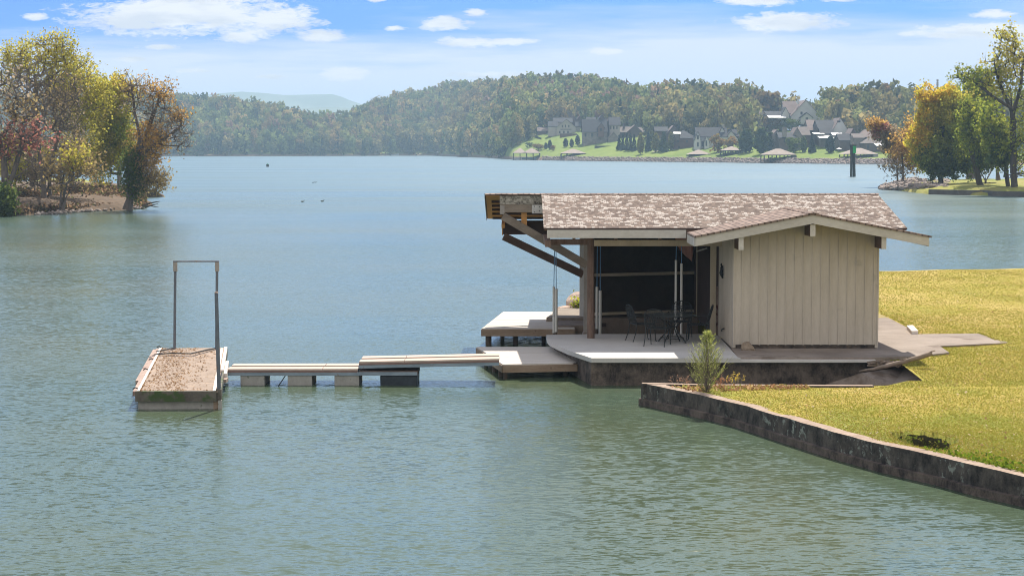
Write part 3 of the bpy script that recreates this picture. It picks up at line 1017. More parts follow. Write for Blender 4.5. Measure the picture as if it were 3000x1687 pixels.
    mb.slab([(GL, GY, gz(GL)), (PK, GY, 3.98), (PK, y_ridge, 3.98), (xl, RY0 - 0.02, EZ + .004), (GL, RY0 - 0.02, gz(GL))], 0.045)
    mb.slab([(PK, GY, 3.98), (GR, GY, gz(GR)), (GR, RY0 - 0.02, gz(GR)), (xr, RY0 - 0.02, EZ + .004), (PK, y_ridge, 3.98)], 0.045)
    g2 = mb.build('gable_roof', M['shingle2'], root)
    mb = b()
    for i in range(18):
        y0 = GY - .01 + i * (y_ridge - GY - 0.1) / 18; y1 = y0 + (y_ridge - GY) / 18 + .01
        dz = 0.012 + 0.004 * (i % 2)
        mb.slab([(PK - .14, y0, 3.953 + dz), (PK, y0, 3.98 + dz), (PK, y1, 3.98 + dz), (PK - .14, y1, 3.953 + dz)], .012)
        mb.slab([(PK, y0, 3.98 + dz), (PK + .14, y0, 3.953 + dz), (PK + .14, y1, 3.953 + dz), (PK, y1, 3.98 + dz)], .012)
    mb.build('ridge_cap', M['shingle2'], g2)
    def rake(xa, xb, inset):
        m2 = b()
        za, zb = gz(xa) - 0.047, gz(xb) - 0.047
        y0, y1 = GY + 0.03, GY + 0.075
        m2.hexa([(xa, y0, za - 0.205), (xb, y0, zb - 0.205), (xb, y1, zb - 0.205), (xa, y1, za - 0.205), (xa, y0, za), (xb, y0, zb), (xb, y1, zb), (xa, y1, za)])
        return m2
    rake(GL + 0.03, PK, 0).build('rake_fascia', M['trim'], root)
    rake(PK + 0.001, GR - 0.06, 0).build('rake_fascia', M['trim'], root)
    z = gz(GL + .03) - .047
    b().box(GL + .005, GL + 0.045, GY + 0.076, RY0 - 0.02, z - 0.21, z).build('eave_fascia', M['trim'], root)
    z = gz(GR) - .05
    b().box(GR - 0.08, GR - 0.04, GY + 0.076, RY0 - 0.02, z - 0.2, z).build('eave_fascia', M['trim'], root)
    mb = b()
    mb.slab([(GL + .05, GY + .08, gz(GL) - .05), (PK, GY + .08, 3.93), (PK, 51.0, 3.93), (GL + .05, RY0 - .05, gz(GL) - .05)], 0.02)
    mb.slab([(PK, GY + .08, 3.93), (GR - .1, GY + .08, gz(GR) - .04), (GR - .1, RY0 - .05, gz(GR) - .04), (PK, 51.0, 3.93)], 0.02)
    mb.build('soffit', M['dark_timber'], root)
    # --- purlin ends under the gable
    for (x0, x1, z0, z1) in ((5.405, 5.525, 3.10, 3.40), (7.11, 7.235, 3.42, 3.70), (8.815, 8.93, 3.12, 3.42)):
        ob = b().box(x0, x1, GY + 0.10, WY - 0.0165, z0, z1).build('beam_end', M['dark_timber'], root)
        b().box(x0, x1, GY + 0.088, GY + 0.0985, z0 - .002, z1 + .002).build('end_cap', M['trim'], ob)
    # --- screened back wall with rails
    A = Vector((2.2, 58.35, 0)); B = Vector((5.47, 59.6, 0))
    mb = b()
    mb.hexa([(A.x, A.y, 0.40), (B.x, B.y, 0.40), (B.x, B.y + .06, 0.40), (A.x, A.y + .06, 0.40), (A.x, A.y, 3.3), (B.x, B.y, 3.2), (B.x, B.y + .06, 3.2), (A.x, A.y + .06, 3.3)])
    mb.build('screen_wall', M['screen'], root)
    for (z0, z1) in ((1.76, 1.85), (0.62, 0.70)):
        q = b()
        q.hexa([(A.x, A.y - .07, z0), (B.x, B.y - .07, z0), (B.x, B.y - .003, z0), (A.x, A.y - .003, z0), (A.x, A.y - .07, z1), (B.x, B.y - .07, z1), (B.x, B.y - .003, z1), (A.x, A.y - .003, z1)])
        q.build('rail', M['cream'], root)
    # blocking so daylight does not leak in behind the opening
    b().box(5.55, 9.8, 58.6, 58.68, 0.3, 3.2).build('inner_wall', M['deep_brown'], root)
    # lamp tube under the header
    q = P(2040, 737, 52.5); q2 = P(2072, 727, 52.5)
    b().tube([q, q2], 0.018, 8).build('lamp_tube', M['white_post'], root)
    b().tube([(5.375, 50.2, 0.98), (5.31, 50.2, 0.95), (5.31, 50.2, 0.90)], 0.018, 6).build('spigot', M['iron'], root)
boathouse()

def wall_ornament():
    root_o = MB()
    c = P(2122, 790, 50.6)
    x = 5.355
    rnd = random.Random(4)
    for i in range(15):
        a = rnd.uniform(0, 6.28)
        r = rnd.uniform(0.03, 0.2)
        y = 50.5 + math.cos(a) * r * 1.2
        z = c.z + math.sin(a) * r * 1.1
        s = rnd.uniform(0.035, 0.07)
        root_o.tube([(x - 0.028, y - s, z - s), (x - 0.04, y, z), (x - 0.028, y + s, z + s * .6)], [s * .35, s * .5, s * .3], 6)
    for zz in (-.12, .0, .12):
        root_o.tube([(x - 0.02, 50.3, c.z + zz), (x - 0.02, 50.72, c.z - zz * .5)], 0.014, 6)
    o = root_o.build('wall_ornament', M['iron'], loc=(x, 50.5, c.z))
    tag(o, 'dark metal ornament fixed to the boathouse side wall by the open slip', 'ornament')
wall_ornament()

def hanging_hull():
    a = P(2022, 722, 54.2)
    mb = MB()
    # bow end of a small rust-brown hull slung under the roof
    secs = []
    for i in range(9):
        s = i / 8
        y = 54.0 + s * 2.2
        w = 0.03 + 0.26 * math.sin(min(1, s * 1.3) * math.pi / 2)
        h = 0.62 * (1 - 0.25 * s)
        zt = 3.02 + 0.05 * (1 - s)
        ring = []
        for k in range(9):
            t = -1 + 2 * k / 8
            xx = a.x + 0.03 - w * t
            zz = zt - h * (1 - abs(t) ** 2.2)
            ring.append((xx, y, zz))
        secs.append(ring)
    for r0, r1 in zip(secs, secs[1:]):
        for k in range(8):
            mb.face([r0[k], r1[k], r1[k + 1], r0[k + 1]])
    mb.face(secs[0])
    mb.face([r for r in secs[-1]])
    m = worn('rust_hull', (0.20, 0.075, 0.045), (0.32, 0.13, 0.08), 3, (1, 1, 1), 0.6)
    o = mb.build('hanging_hull', m, loc=(a.x, 54.0, 3.0), smooth=True)
    tag(o, 'rust brown pointed hull end hanging under the boathouse roof above the slip', 'hull')
hanging_hull()

# slip wall, bank behind
def slip_parts():
    root = thing('slip_wall', 'low brown concrete wall at the back of the boat slip', 'wall', (3.8, 58, 0))
    mb = MB()
    mb.hexa([(1.5, 57.75, -0.8), (5.46, 58.25, -0.8), (5.46, 58.6, -0.8), (1.5, 58.2, -0.8), (1.5, 57.75, 0.57), (5.46, 58.25, 0.57), (5.46, 58.6, 0.57), (1.5, 58.2, 0.57)])
    mb.build('wall', M['slipwall'], root)
    mb = MB()
    mb.hexa([(1.2, 57.70, 0.33), (2.75, 57.88, 0.33), (2.75, 57.91, 0.33), (1.2, 57.73, 0.33), (1.2, 57.70, 0.44), (2.75, 57.88, 0.44), (2.75, 57.91, 0.44), (1.2, 57.73, 0.44)])
    mb.build('rubbing_strip', M['deep_brown'], root)
slip_parts()

def poly_deck(name, label, cat, poly, z, rim_h, board_mat, posts, group=None, rim_front_mat=None):
    cx = sum(p[0] for p in poly) / len(poly); cy = sum(p[1] for p in poly) / len(poly)
    root = thing(name, label, cat, (cx, cy, 0), group)
    # boards as separate strips along X inside one mesh
    mb = MB()
    ys = [p[1] for p in poly]
    y = min(ys)
    def span(yy):
        xs = []
        n = len(poly)
        for i in range(n):
            a, b2 = poly[i], poly[(i + 1) % n]
            if (a[1] - yy) * (b2[1] - yy) <= 0 and a[1] != b2[1]:
                xs.append(a[0] + (b2[0] - a[0]) * (yy - a[1]) / (b2[1] - a[1]))
        return (min(xs), max(xs)) if len(xs) >= 2 else None
    step = 0.142
    rnd = random.Random(9)
    while y < max(ys) - 0.02:
        y1 = min(y + step - 0.007, max(ys) - 1e-3)
        s0, s1 = span(y + 1e-3), span(y1)
        if s0 and s1:
            zz = z + rnd.uniform(-0.003, 0.003)
            mb.hexa([(s0[0], y, z - .03), (s0[1], y, z - .03), (s1[1], y1, z - .03), (s1[0], y1, z - .03), (s0[0], y, zz), (s0[1], y, zz), (s1[1], y1, zz), (s1[0], y1, zz)])
        y += step
    mb.build('deck_boards', board_mat, root)
    mb = MB()
    n = len(poly)
    for i in range(n):
        a = Vector((poly[i][0], poly[i][1], z - 0.031 - rim_h / 2)); b2 = Vector((poly[(i + 1) % n][0], poly[(i + 1) % n][1], z - 0.031 - rim_h / 2))
        mb.beam(a, b2, 0.05, rim_h)
    mb.build('rim_joist', rim_front_mat or M['deck_rim'], root)
    for (x, y, r) in posts:
        MB().tube([(x, y, -0.8), (x, y, z - 0.05)], r, 8).build('pile', M['pile'], root)
    return root

BD = [(-0.84, 55.5), (1.75, 55.5), (1.85, 61.2), (-0.27, 61.2)]
poly_deck('dock_platform', 'pale board platform on piles at the back of the boathouse, partly shaded', 'platform', BD, 0.5, 0.19, M['deckboard'],
          [(-0.66, 55.7, 0.085), (-0.28, 57.6, 0.06), (0.10, 56.0, 0.07), (0.9, 56.4, 0.06), (1.4, 58.6, 0.06)], 'board platforms beside the boathouse')
LP = [(-0.92, 51.7), (-0.22, 47.45), (1.56, 47.75), (1.2, 51.7)]
poly_deck('dock_platform', 'lower grey board platform joining the floating walkway to the rounded patio corner', 'platform', LP, 0.36, 0.17, M['deckboard'],
          [(-0.66, 50.4, 0.05), (-0.42, 49.1, 0.075), (-0.25, 48.1, 0.085), (-0.16, 47.55, 0.05), (1.3, 48.2, 0.06)], 'board platforms beside the boathouse')

def slip_steps():
    root = thing('concrete_step', 'grey concrete step between the back platform and the boathouse post', 'step', (1.7, 58, 0))
    MB().box(1.2, 2.15, 55.9, 57.65, 0.28, 0.535).build('lower_tread', M['slipwall'], root)
    MB().hexa([(1.0, 57.7, .3), (2.2, 57.7, .3), (2.2, 61.0, .3), (1.55, 61.0, .3), (1.0, 57.7, .615), (2.2, 57.7, .6), (2.2, 61.0, .66), (1.55, 61.0, .66)]).build('upper_tread', M['gray_timber'], root)
slip_steps()

def rough_rock(center, size, seed, mat, name, label, cat, group=None, squash=(1, 1, 1)):
    bm = bmesh.new()
    bmesh.ops.create_icosphere(bm, subdivisions=3, radius=1.0)
    rnd = random.Random(seed)
    pl = [(Vector((rnd.uniform(-1, 1), rnd.uniform(-1, 1), rnd.uniform(-.6, 1))).normalized(), rnd.uniform(0.55, 0.9)) for _ in range(9)]
    for v in bm.verts:
        for (nn, d) in pl:
            k = v.co.dot(nn) - d
            if k > 0:
                v.co -= nn * k * 0.9
        v.co *= 1 + 0.05 * math.sin(v.co.x * 7 + seed) * math.sin(v.co.y * 6 + v.co.z * 5)
        v.co = Vector((v.co.x * size * squash[0], v.co.y * size * squash[1], v.co.z * size * squash[2]))
    me = bpy.data.meshes.new(name)
    bm.to_mesh(me); bm.free()
    o = finish(name, me, mat, None, center)
    return tag(o, label, cat, group)
rough_rock(P(2191, 1019, 48.0), 0.2, 3, M['rock'], 'rock', 'brown rounded rock resting against the beige shed wall', 'rock', squash=(1, .8, .8))
rough_rock((2.0, 61.3, 0.78), 0.42, 8, M['pinkrock'], 'rock', 'pale sunlit boulder behind the boathouse post', 'rock', squash=(0.95, 1.0, .8))
rough_rock((1.62, 60.9, 0.62), 0.26, 12, M['pinkrock'], 'rock', 'small grey boulder below the pale boulder behind the post', 'rock', squash=(1.2, 1.0, .5))

def block():
    p = [G(x, y, 0.66) for x, y in [(2656, 961), (2671, 977.5), (2690, 977), (2674, 960)]]
    mb = MB().prism([(q.x, q.y) for q in p], 0.62, 0.735)
    tag(mb.build('timber_block', M['whitestrip'], loc=(p[0].x, p[0].y, .65)), 'short pale board lying at the corner of the concrete path', 'board')
block()

def driftwood():
    a = G(2515, 1089, 0.66); 
    pts = [(2518, 1088, 0.50), (2560, 1081, 0.58), (2610, 1068, 0.66), (2650, 1059, 0.72), (2695, 1046, 0.77), (2731, 1033, 0.82)]
    Yq = [45.55, 45.3, 45.15, 45.05, 45.0, 44.95]
    w = [P(x, y, yy) for (x, y, z), yy in zip(pts, Yq)]
    w2 = densify(w, 0.12)
    rnd = random.Random(5)
    r = []
    for i, q in enumerate(w2):
        s = i / (len(w2) - 1)
        r.append((0.018 + 0.034 * min(1, s * 2.2)) * rnd.uniform(0.9, 1.1))
        q.z += rnd.uniform(-.008, .008)
    root = thing('driftwood_log', 'weathered grey brown driftwood log lying beside the boat ramp', 'log', w2[0])
    MB().tube(w2, r, 9).build('log', M['log'], root, smooth=True)
    for k in (7, 11):
        q = w2[min(k, len(w2) - 2)]
        MB().tube([q, q + Vector((0.12, -0.05, 0.09)), q + Vector((0.2, -0.02, 0.11))], [0.03, 0.02, 0.012], 6).build('branch_stub', M['log'], root)
    # heap of broken bark behind it
    mb = MB()
    for i in range(60):
        c = P(rnd.uniform(2558, 2650), rnd.uniform(1058, 1072), 45.75)
        d = Vector((rnd.uniform(-1, 1), rnd.uniform(-.6, .6), rnd.uniform(-.3, .3))) * rnd.uniform(.06, .22)
        mb.beam(c - d, c + d, rnd.uniform(.02, .06), rnd.uniform(.015, .04))
    o = mb.build('bark_heap', M['log'], loc=P(2600, 1068, 45.75))
    tag(o, 'heap of broken bark and sticks behind the driftwood log', 'debris')
driftwood()

# ------------------------------------------------------------------ lift guide pipes
def guide(x0, yt, yb, wpx, Y, label, cable_to, zbot=None):
    pt = P(x0, yt, Y)
    zb = P(x0, yb, Y).z if zbot is None else zbot
    root = thing('guide_pole', label, 'pole', (pt.x, Y, zb), 'plastic boat lift guide poles')
    r = wpx / 2 / FPX * Y
    MB().tube([(pt.x, Y, zb), (pt.x, Y, pt.z)], r, 12).build('pipe', M['pvc'], root)
    MB().tube([(pt.x, Y, zb - .9), (pt.x, Y, zb + .02)], r * .8, 8).build('foot', M['pile'], root)
    if cable_to:
        ct = P(cable_to[0], cable_to[1], Y)
        MB().tube([(pt.x, Y, pt.z - .05), (ct.x, Y, ct.z)], 0.011, 5).build('cable', M['cable'], root)
guide(1622.5, 840, 975, 7.5, 54.6, 'left grey plastic pole of the pair at the back platform corner', (1625, 725))
guide(1629.5, 846, 972, 8.5, 54.3, 'right, paler plastic pole of the pair at the back platform corner', (1629, 725))
guide(1749, 840, 963, 8, 55.0, 'left taller plastic pole of the pair right of the brown post', (1750, 722))
guide(1758.5, 851, 978, 9, 54.0, 'right shorter plastic pole of the pair right of the brown post', (1759, 722))
guide(1980.5, 762, 979, 7, 52.6, 'left tallest plastic pole of the pair behind the patio table', (1982, 715))
guide(1997, 772, 987, 7.5, 52.45, 'right plastic pole of the pair behind the patio table', (1997, 715))

# ------------------------------------------------------------------ patio table and chairs
def patio_table():
    c = G(1969, 1003, 0.652)
    root = thing('patio_table', 'round black wrought iron patio table with glass top under the boathouse eave', 'table', c)
    zt = c.z + 0.70
    m, nt, out = new_mat('table_glass')
    t = NT(nt)
    principled(t, out, (0.10, 0.12, 0.115), 0.12, 0, 0.6)
    MB().tube([(c.x, c.y, zt - 0.008), (c.x, c.y, zt)], 0.565, 40).build('table_top', m, root)
    ring = [(c.x + 0.575 * math.cos(a), c.y + 0.575 * math.sin(a), zt - 0.012) for a in np.linspace(0, 2 * math.pi, 41)]
    MB().tube(ring, 0.014, 6, False).build('rim', M['iron'], root)
    for k in range(4):
        a = math.pi / 4 + k * math.pi / 2 + 0.2
        pr = [(0.50, 0.68), (0.36, 0.60), (0.14, 0.44), (0.12, 0.36), (0.20, 0.22), (0.34, 0.08), (0.40, 0.0)]
        MB().tube([(c.x + r * math.cos(a), c.y + r * math.sin(a), c.z + z) for r, z in pr], 0.014, 6).build('leg', M['iron'], root)
    rg = MB()
    for (rr, z) in ((0.13, 0.40), (0.30, 0.12)):
        rg.tube([(c.x + rr * math.cos(a), c.y + rr * math.sin(a), c.z + z) for a in np.linspace(0, 2 * math.pi, 21)], 0.01, 5, False)
    for k in range(4):
        a = k * math.pi / 2 + 0.2
        rg.tube([(c.x + r * math.cos(a), c.y + r * math.sin(a), c.z + z) for r, z in ((.12, .40), (.22, .52), (.12, .58), (.05, .48))], 0.008, 5)
    rg.build('scroll_ring', M['iron'], root)
    return c
TC = patio_table()

def patio_chair():
    """chair at the origin, facing +Y"""
    root = thing('patio_chair', 'x', 'chair', (0, 0, 0), 'wrought iron chairs round the patio table')
    I = M['iron']
    st = MB()
    n = 9
    for i in range(n):
        t = -0.24 + 0.48 * i / (n - 1)
        st.beam((t, -0.22, 0.43), (t, 0.23, 0.44), 0.022, 0.006)
        st.beam((-0.25, t * .94, 0.437), (0.25, t * .94, 0.437), 0.022, 0.006)
    st.build('seat', I, root)
    fr = [(-.26, -.23), (.26, -.23), (.27, .24), (-.27, .24), (-.26, -.23)]
    MB().tube([(x, y, 0.435) for x, y in fr], 0.012, 6).build('seat_frame', I, root)
    bk = [(-.24, -.23, .44), (-.26, -.28, .62), (-.25, -.33, .80), (-.17, -.36, .90), (0, -.37, .935), (.17, -.36, .90), (.25, -.33, .80), (.26, -.28, .62), (.24, -.23, .44)]
    MB().tube(bk, 0.013, 6).build('back_frame', I, root)
    bb = MB()
    for i in range(9):
        x = -0.21 + 0.42 * i / 8
        top = 0.92 - 1.3 * x * x * 1.2
        bb.tube([(x, -.235, .47), (x, -.285, .63), (x, -.335, .80), (x * .95, -.36, top)], 0.007, 4)
    for k in range(10):
        z = 0.5 + k * 0.038
        bb.tube([(-.25, -.24 - (z - .44) * .27, z), (.25, -.24 - (z - .44) * .27, z)], 0.006, 4)
    # scroll in the middle of the back
    sc = [(0.11 * (1 - i / 26) * math.cos(i * .6), -.305, .70 + 0.12 * (1 - i / 26) * math.sin(i * .6)) for i in range(24)]
    bb.tube(sc, 0.011, 5)
    bb.build('backrest', I, root)
    for s in (-1, 1):
        MB().tube([(s * .26, -.30, .66), (s * .30, -.12, .665), (s * .30, .12, .655), (s * .285, .2, .60), (s * .27, .23, .44)], 0.012, 6).build('armrest', I, root)
        MB().tube([(s * .25, .23, .43), (s * .26, .26, .22), (s * .25, .27, .03), (s * .255, .31, 0.0)], 0.012, 6).build('leg', I, root)
        MB().tube([(s * .25, -.23, .43), (s * .25, -.27, .2), (s * .26, -.34, 0.0)], 0.012, 6).build('leg', I, root)
    return root
def kids(o):
    return [c for c in bpy.data.objects if c.parent == o]
def copy_tree(o, parent=None):
    c = o.copy()
    COL.objects.link(c)
    c.parent = parent
    WLOC[c.name] = WLOC.get(o.name, Vector((0, 0, 0)))
    for ch in kids(o):
        copy_tree(ch, c)
    return c
ch0 = patio_chair()
chairs = [((1880, 998), -1.25, 'black wrought iron chair left of the patio table, seen from its side'),
          ((1927, 1012), -0.35, 'nearest black wrought iron chair, in front of the patio table with its back to the lake wall'),
          ((2045, 1000), 1.35, 'black wrought iron chair right of the patio table beside the shed wall'),
          ((1992, 990), 2.9, 'black wrought iron chair on the far side of the patio table')]
chairs[1] = (chairs[1][0], chairs[1][1], 'nearest black wrought iron chair, standing in front of the patio table')
for i, ((x, y), rz, lab) in enumerate(chairs):
    o = ch0 if i == 0 else copy_tree(ch0)
    g = G(x, y, 0.652)
    o.location = g
    o.rotation_euler = (0, 0, rz)
    o['label'] = lab

# ------------------------------------------------------------------ floating raft
def raft():
    z = 0.39
    FL, FR = G(396, 1146, z), G(650, 1145, z)
    BL, BR = G(464, 1019.5, z), G(669, 1018, z)
    root = thing('floating_raft', 'long floating swim raft with leaf strewn deck and tall steel frame', 'raft', ((FL + BR) / 2).to_tuple()[:2] + (0,))
    def lerp2(u, v):
        return (FL.lerp(FR, u)).lerp(BL.lerp(BR, u), v)
    mb = MB()
    nb = 44
    rnd = random.Random(2)
    for i in range(nb):
        v0, v1 = i / nb, (i + 1) / nb - 0.0012
        a, b_, c, d = lerp2(0.035, v0), lerp2(0.955, v0), lerp2(0.955, v1), lerp2(0.035, v1)
        zz = z - 0.004 + rnd.uniform(-.002, .002)
        mb.hexa([(a.x, a.y, z - .04), (b_.x, b_.y, z - .04), (c.x, c.y, z - .04), (d.x, d.y, z - .04), (a.x, a.y, zz), (b_.x, b_.y, zz), (c.x, c.y, zz), (d.x, d.y, zz)])
    mb.build('deck', M['raftdeck'], root)
    def strip(u0, u1, v0, v1, z0, z1, mat, name):
        a, b_, c, d = lerp2(u0, v0), lerp2(u1, v0), lerp2(u1, v1), lerp2(u0, v1)
        m2 = MB()
        m2.hexa([(a.x, a.y, z0), (b_.x, b_.y, z0), (c.x, c.y, z0), (d.x, d.y, z0), (a.x, a.y, z1), (b_.x, b_.y, z1), (c.x, c.y, z1), (d.x, d.y, z1)])
        return m2.build(name, mat, root)
    strip(0.018, 0.05, 0.005, 1.0, z - .03, z + .012, M['whitestrip'], 'edge_strip')
    strip(0.895, 0.93, 0.0, 0.97, z - .03, z + .014, M['whitestrip'], 'edge_strip')
    strip(0.945, 0.985, 0.42, 1.0, z - .06, z + .02, M['whitestrip'], 'edge_strip')
    strip(-0.03, 0.016, 0.0, 1.0, z - .10, z - .006, M['oldboard'], 'bumper_board')
    strip(-0.075, -0.032, 0.24, 1.0, z - .14, z - .03, M['oldboard'], 'bumper_board')
    strip(0.0, 0.935, -0.004, 0.006, z - .215, z + .004, M['mossboard'], 'skirt_board')
    strip(0.965, 0.99, 0.02, 0.98, z - .2, z - .02, M['mossboard'], 'skirt_board')
    strip(0.005, 0.03, 0.008, 0.99, z - .2, z - .045, M['mossboard'], 'skirt_board')
    strip(0.03, 0.90, 0.0075, 0.9, -0.5, z - .216, M['float_gray'], 'float')
    strip(0.955, 1.0, -0.002, 0.03, -0.5, z - .2, M['float_gray'], 'corner_block')
    strip(0.90, 0.955, 0.006, 0.02, -0.4, z - .2, M['deck_rim'], 'corner_block')
    # mooring post at the near corner
    b0 = P(641.5, 1144, FR.y + 0.1)
    mb = MB()
    mb.tube([(b0.x, b0.y, -0.6), (b0.x, b0.y, z), (b0.x - 0.035, b0.y, ZY(858, b0.y))], [0.046, 0.043, 0.039], 10)
    po = mb.build('mooring_post', M['steel_blue'], root)
    tp = ZY(858, b0.y)
    MB().tube([(b0.x - .035, b0.y, tp), (b0.x - .03, b0.y, tp + .03)], [0.043, 0.022], 10).build('post_cap', M['oldboard'], po)
    MB().box(b0.x - .055, b0.x + .06, b0.y - .065, b0.y + .06, z - .21, z + .035).build('post_bracket', M['mossboard'], root)
    # goal-like frame at the far end
    YB = 50.75
    fl0, fl1 = P(510.8, 1018, YB), P(513.5, 766, YB)
    fr0, fr1 = P(633.5, 1018, YB), P(636, 766, YB)
    MB().tube([(fl0.x, YB, .2), fl1], 0.035, 8).build('frame_post', M['steel_blue'], root)
    MB().tube([(fr0.x, YB, .2), fr1], 0.035, 8).build('frame_post', M['steel_blue'], root)
    w = 0.047
    for q in (fl1, fr1):
        MB().box(q.x - w, q.x + w, YB - w, YB + w, ZY(795, YB), ZY(767.6, YB) - .001).build('frame_sleeve', M['gray_steel'], root)
    MB().box(fl1.x - w, fr1.x + w, YB - w, YB + w, ZY(767.6, YB), ZY(763.6, YB)).build('frame_bar', M['steel_blue'], root)
    # cleats
    for v in (0.02, 0.42, 0.66, 0.99):
        q = lerp2(0.012 if v > .9 else -0.005, v)
        MB().tube([(q.x - .05, q.y - .03, z + .03), (q.x, q.y, z + .06), (q.x + .05, q.y + .03, z + .03)], 0.014, 6).build('cleat', M['iron'], root)
    # wood bumper block where the walkway lands
    q = lerp2(0.985, 0.36)
    MB().box(q.x - .05, q.x + .1, q.y - .25, q.y + .1, z - .19, z - .11).build('landing_block', M['oldboard'], root)
    strip(0.99, 1.03, 0.37, 0.66, z - .2, z - .01, M['whitestrip'], 'side_board')
    # hose lying on the deck
    pts = [(633, 1019), (600, 1026), (558, 1035.5), (500, 1034), (453, 1038)]
    h = [G(x, y, z + 0.02) for x, y in pts]
    h2 = [G(x, y, z + 0.02) for x, y in [(508, 1018.8), (485, 1024), (459, 1029)]]
    o = MB().tube(densify(h, .2), 0.016, 6).build('hose', M['iron'], loc=h[0])
    tag(o, 'longer dark hose curving across the leafy raft deck', 'hose', 'hoses on the raft')
    o = MB().tube(densify(h2, .2), 0.016, 6).build('hose', M['iron'], loc=h2[0])
    tag(o, 'short dark hose running left from the raft frame post', 'hose', 'hoses on the raft')
    # fallen leaves
    rng = np.random.default_rng(21)
    n = 5200
    u = np.clip(rng.normal(0.3, 0.24, n), 0.06, 0.94)
    v = rng.random(n) ** 1.1
    clump = (np.sin(u * 19 + 5 * np.sin(v * 9)) * np.sin(v * 31 + u * 7) + rng.normal(0, 1.1, n)) > 0.35
    u, v = u[clump], v[clump]
    C = np.array([lerp2(a, b2)[:] for a, b2 in zip(u, v)])
    C[:, 2] = z + rng.uniform(0.002, 0.014, len(C))
    V, F = cards(C, rng.uniform(0.022, 0.055, len(C)), rng, up_bias=3.2)
    pal = np.array([(0.36, 0.24, 0.14), (0.30, 0.18, 0.10), (0.44, 0.32, 0.21), (0.20, 0.12, 0.075)])
    tint = np.repeat(pal[rng.choice(4, len(C), p=[.34, .26, .2, .2])], 4, axis=0)
    o = np_mesh('fallen_leaves', V, F, M['blade'], tint=tint)
    tag(o, kind='stuff')
raft()

# ------------------------------------------------------------------ walkways
def walkway(label, xl, xr, yf, yb, zl, zr, seam, group='floating walkway sections'):
    root = thing('walkway', label, 'walkway', ((xl + xr) / 2, (yf + yb) / 2, 0), group)
    def bx(x0, x1, y0, y1, dz0, dz1):
        f = lambda x: zl + (zr - zl) * (x - xl) / (xr - xl)
        return MB().hexa([(x0, y0, f(x0) + dz0), (x1, y0, f(x1) + dz0), (x1, y1, f(x1) + dz0), (x0, y1, f(x0) + dz0), (x0, y0, f(x0) + dz1), (x1, y0, f(x1) + dz1), (x1, y1, f(x1) + dz1), (x0, y1, f(x0) + dz1)])
    w = yb - yf
    for (a, b2) in ((xl, seam - .006), (seam + .006, xr)):
        bx(a, b2, yf, yf + w * .38, -.035, 0).build('plank', M['plank'], root)
        bx(a, b2, yf + w * .62, yb, -.035, 0).build('plank', M['plank'], root)
        bx(a, b2, yf + w * .39, yf + w * .61, -.06, -.02).build('plank', M['plank_dark'], root)
    bx(xl + .02, xr - .02, yf + .015, yb - .015, -.085, -.061).build('decking_edge', M['plank_edge'], root)
    bx(xl + .0, xr - .0, yf + .002, yf + .03, -.082, -.0355).build('decking_edge', M['plank_edge'], root)
    bx(xl - .02, xr + .0, yf + .01, yf + .06, -.16, -.086).build('beam', M['bluebeam'], root)
    bx(xl - .02, xr + .0, yb - .06, yb - .01, -.16, -.086).build('beam', M['bluebeam'], root)
    bx(xl - .012, xl + .02, yf + .07, yb - .07, -.15, -.0625).build('end_plate', M['plank_edge'], root)
    return root
Y0, Y1 = 46.2, 47.4
w1 = walkway('lower plank walkway section on grey floats beside the raft', XY(661, Y0), XY(1046, Y0), Y0, Y1, 0.385, 0.39, XY(941, Y0))
for (a, b2) in ((699.5, 770), (838.5, 909.5), (976.5, 1048.5)):
    MB().box(XY(a, Y0), XY(b2, Y0), Y0 + .03, Y1 - .05, -.45, 0.226).build('float', M['float_gray'], w1)
    
MB().box(XY(1049, Y0), XY(1222, Y0), Y0 + .01, Y1 - .02, 0.235, 0.33).build('support_frame', M['dark_timber'], w1)
MB().box(XY(1044, Y0), XY(1221, Y0), Y0 - .005, Y0 + .008, 0.235, 0.315).build('support_beam', M['bluebeam'], w1)
fb = MB().hexa([(XY(1114, Y0), Y0 + .03, -.45), (XY(1219, Y0), Y0 + .03, -.45), (XY(1219, Y0), Y1 - .05, -.45), (XY(1114, Y0), Y1 - .05, -.45), (XY(1111, Y0), Y0 + .015, .232), (XY(1221, Y0), Y0 + .015, .232), (XY(1221, Y0), Y1 - .03, .232), (XY(1111, Y0), Y1 - .03, .232)])
fb.build('float', M['float_black'], w1, bevel=.02)
MB().tube([P(836, 1100, Y0 + .04), P(816, 1130, Y0 - .1)], 0.012, 5).build('mooring_line', M['iron'], w1)
Y0b, Y1b = 46.25, 47.5
walkway('upper plank walkway section bridging to the lower board platform', XY(1050, Y0b), XY(1462, Y0b), Y0b, Y1b, 0.552, 0.62, XY(1183, Y0b))

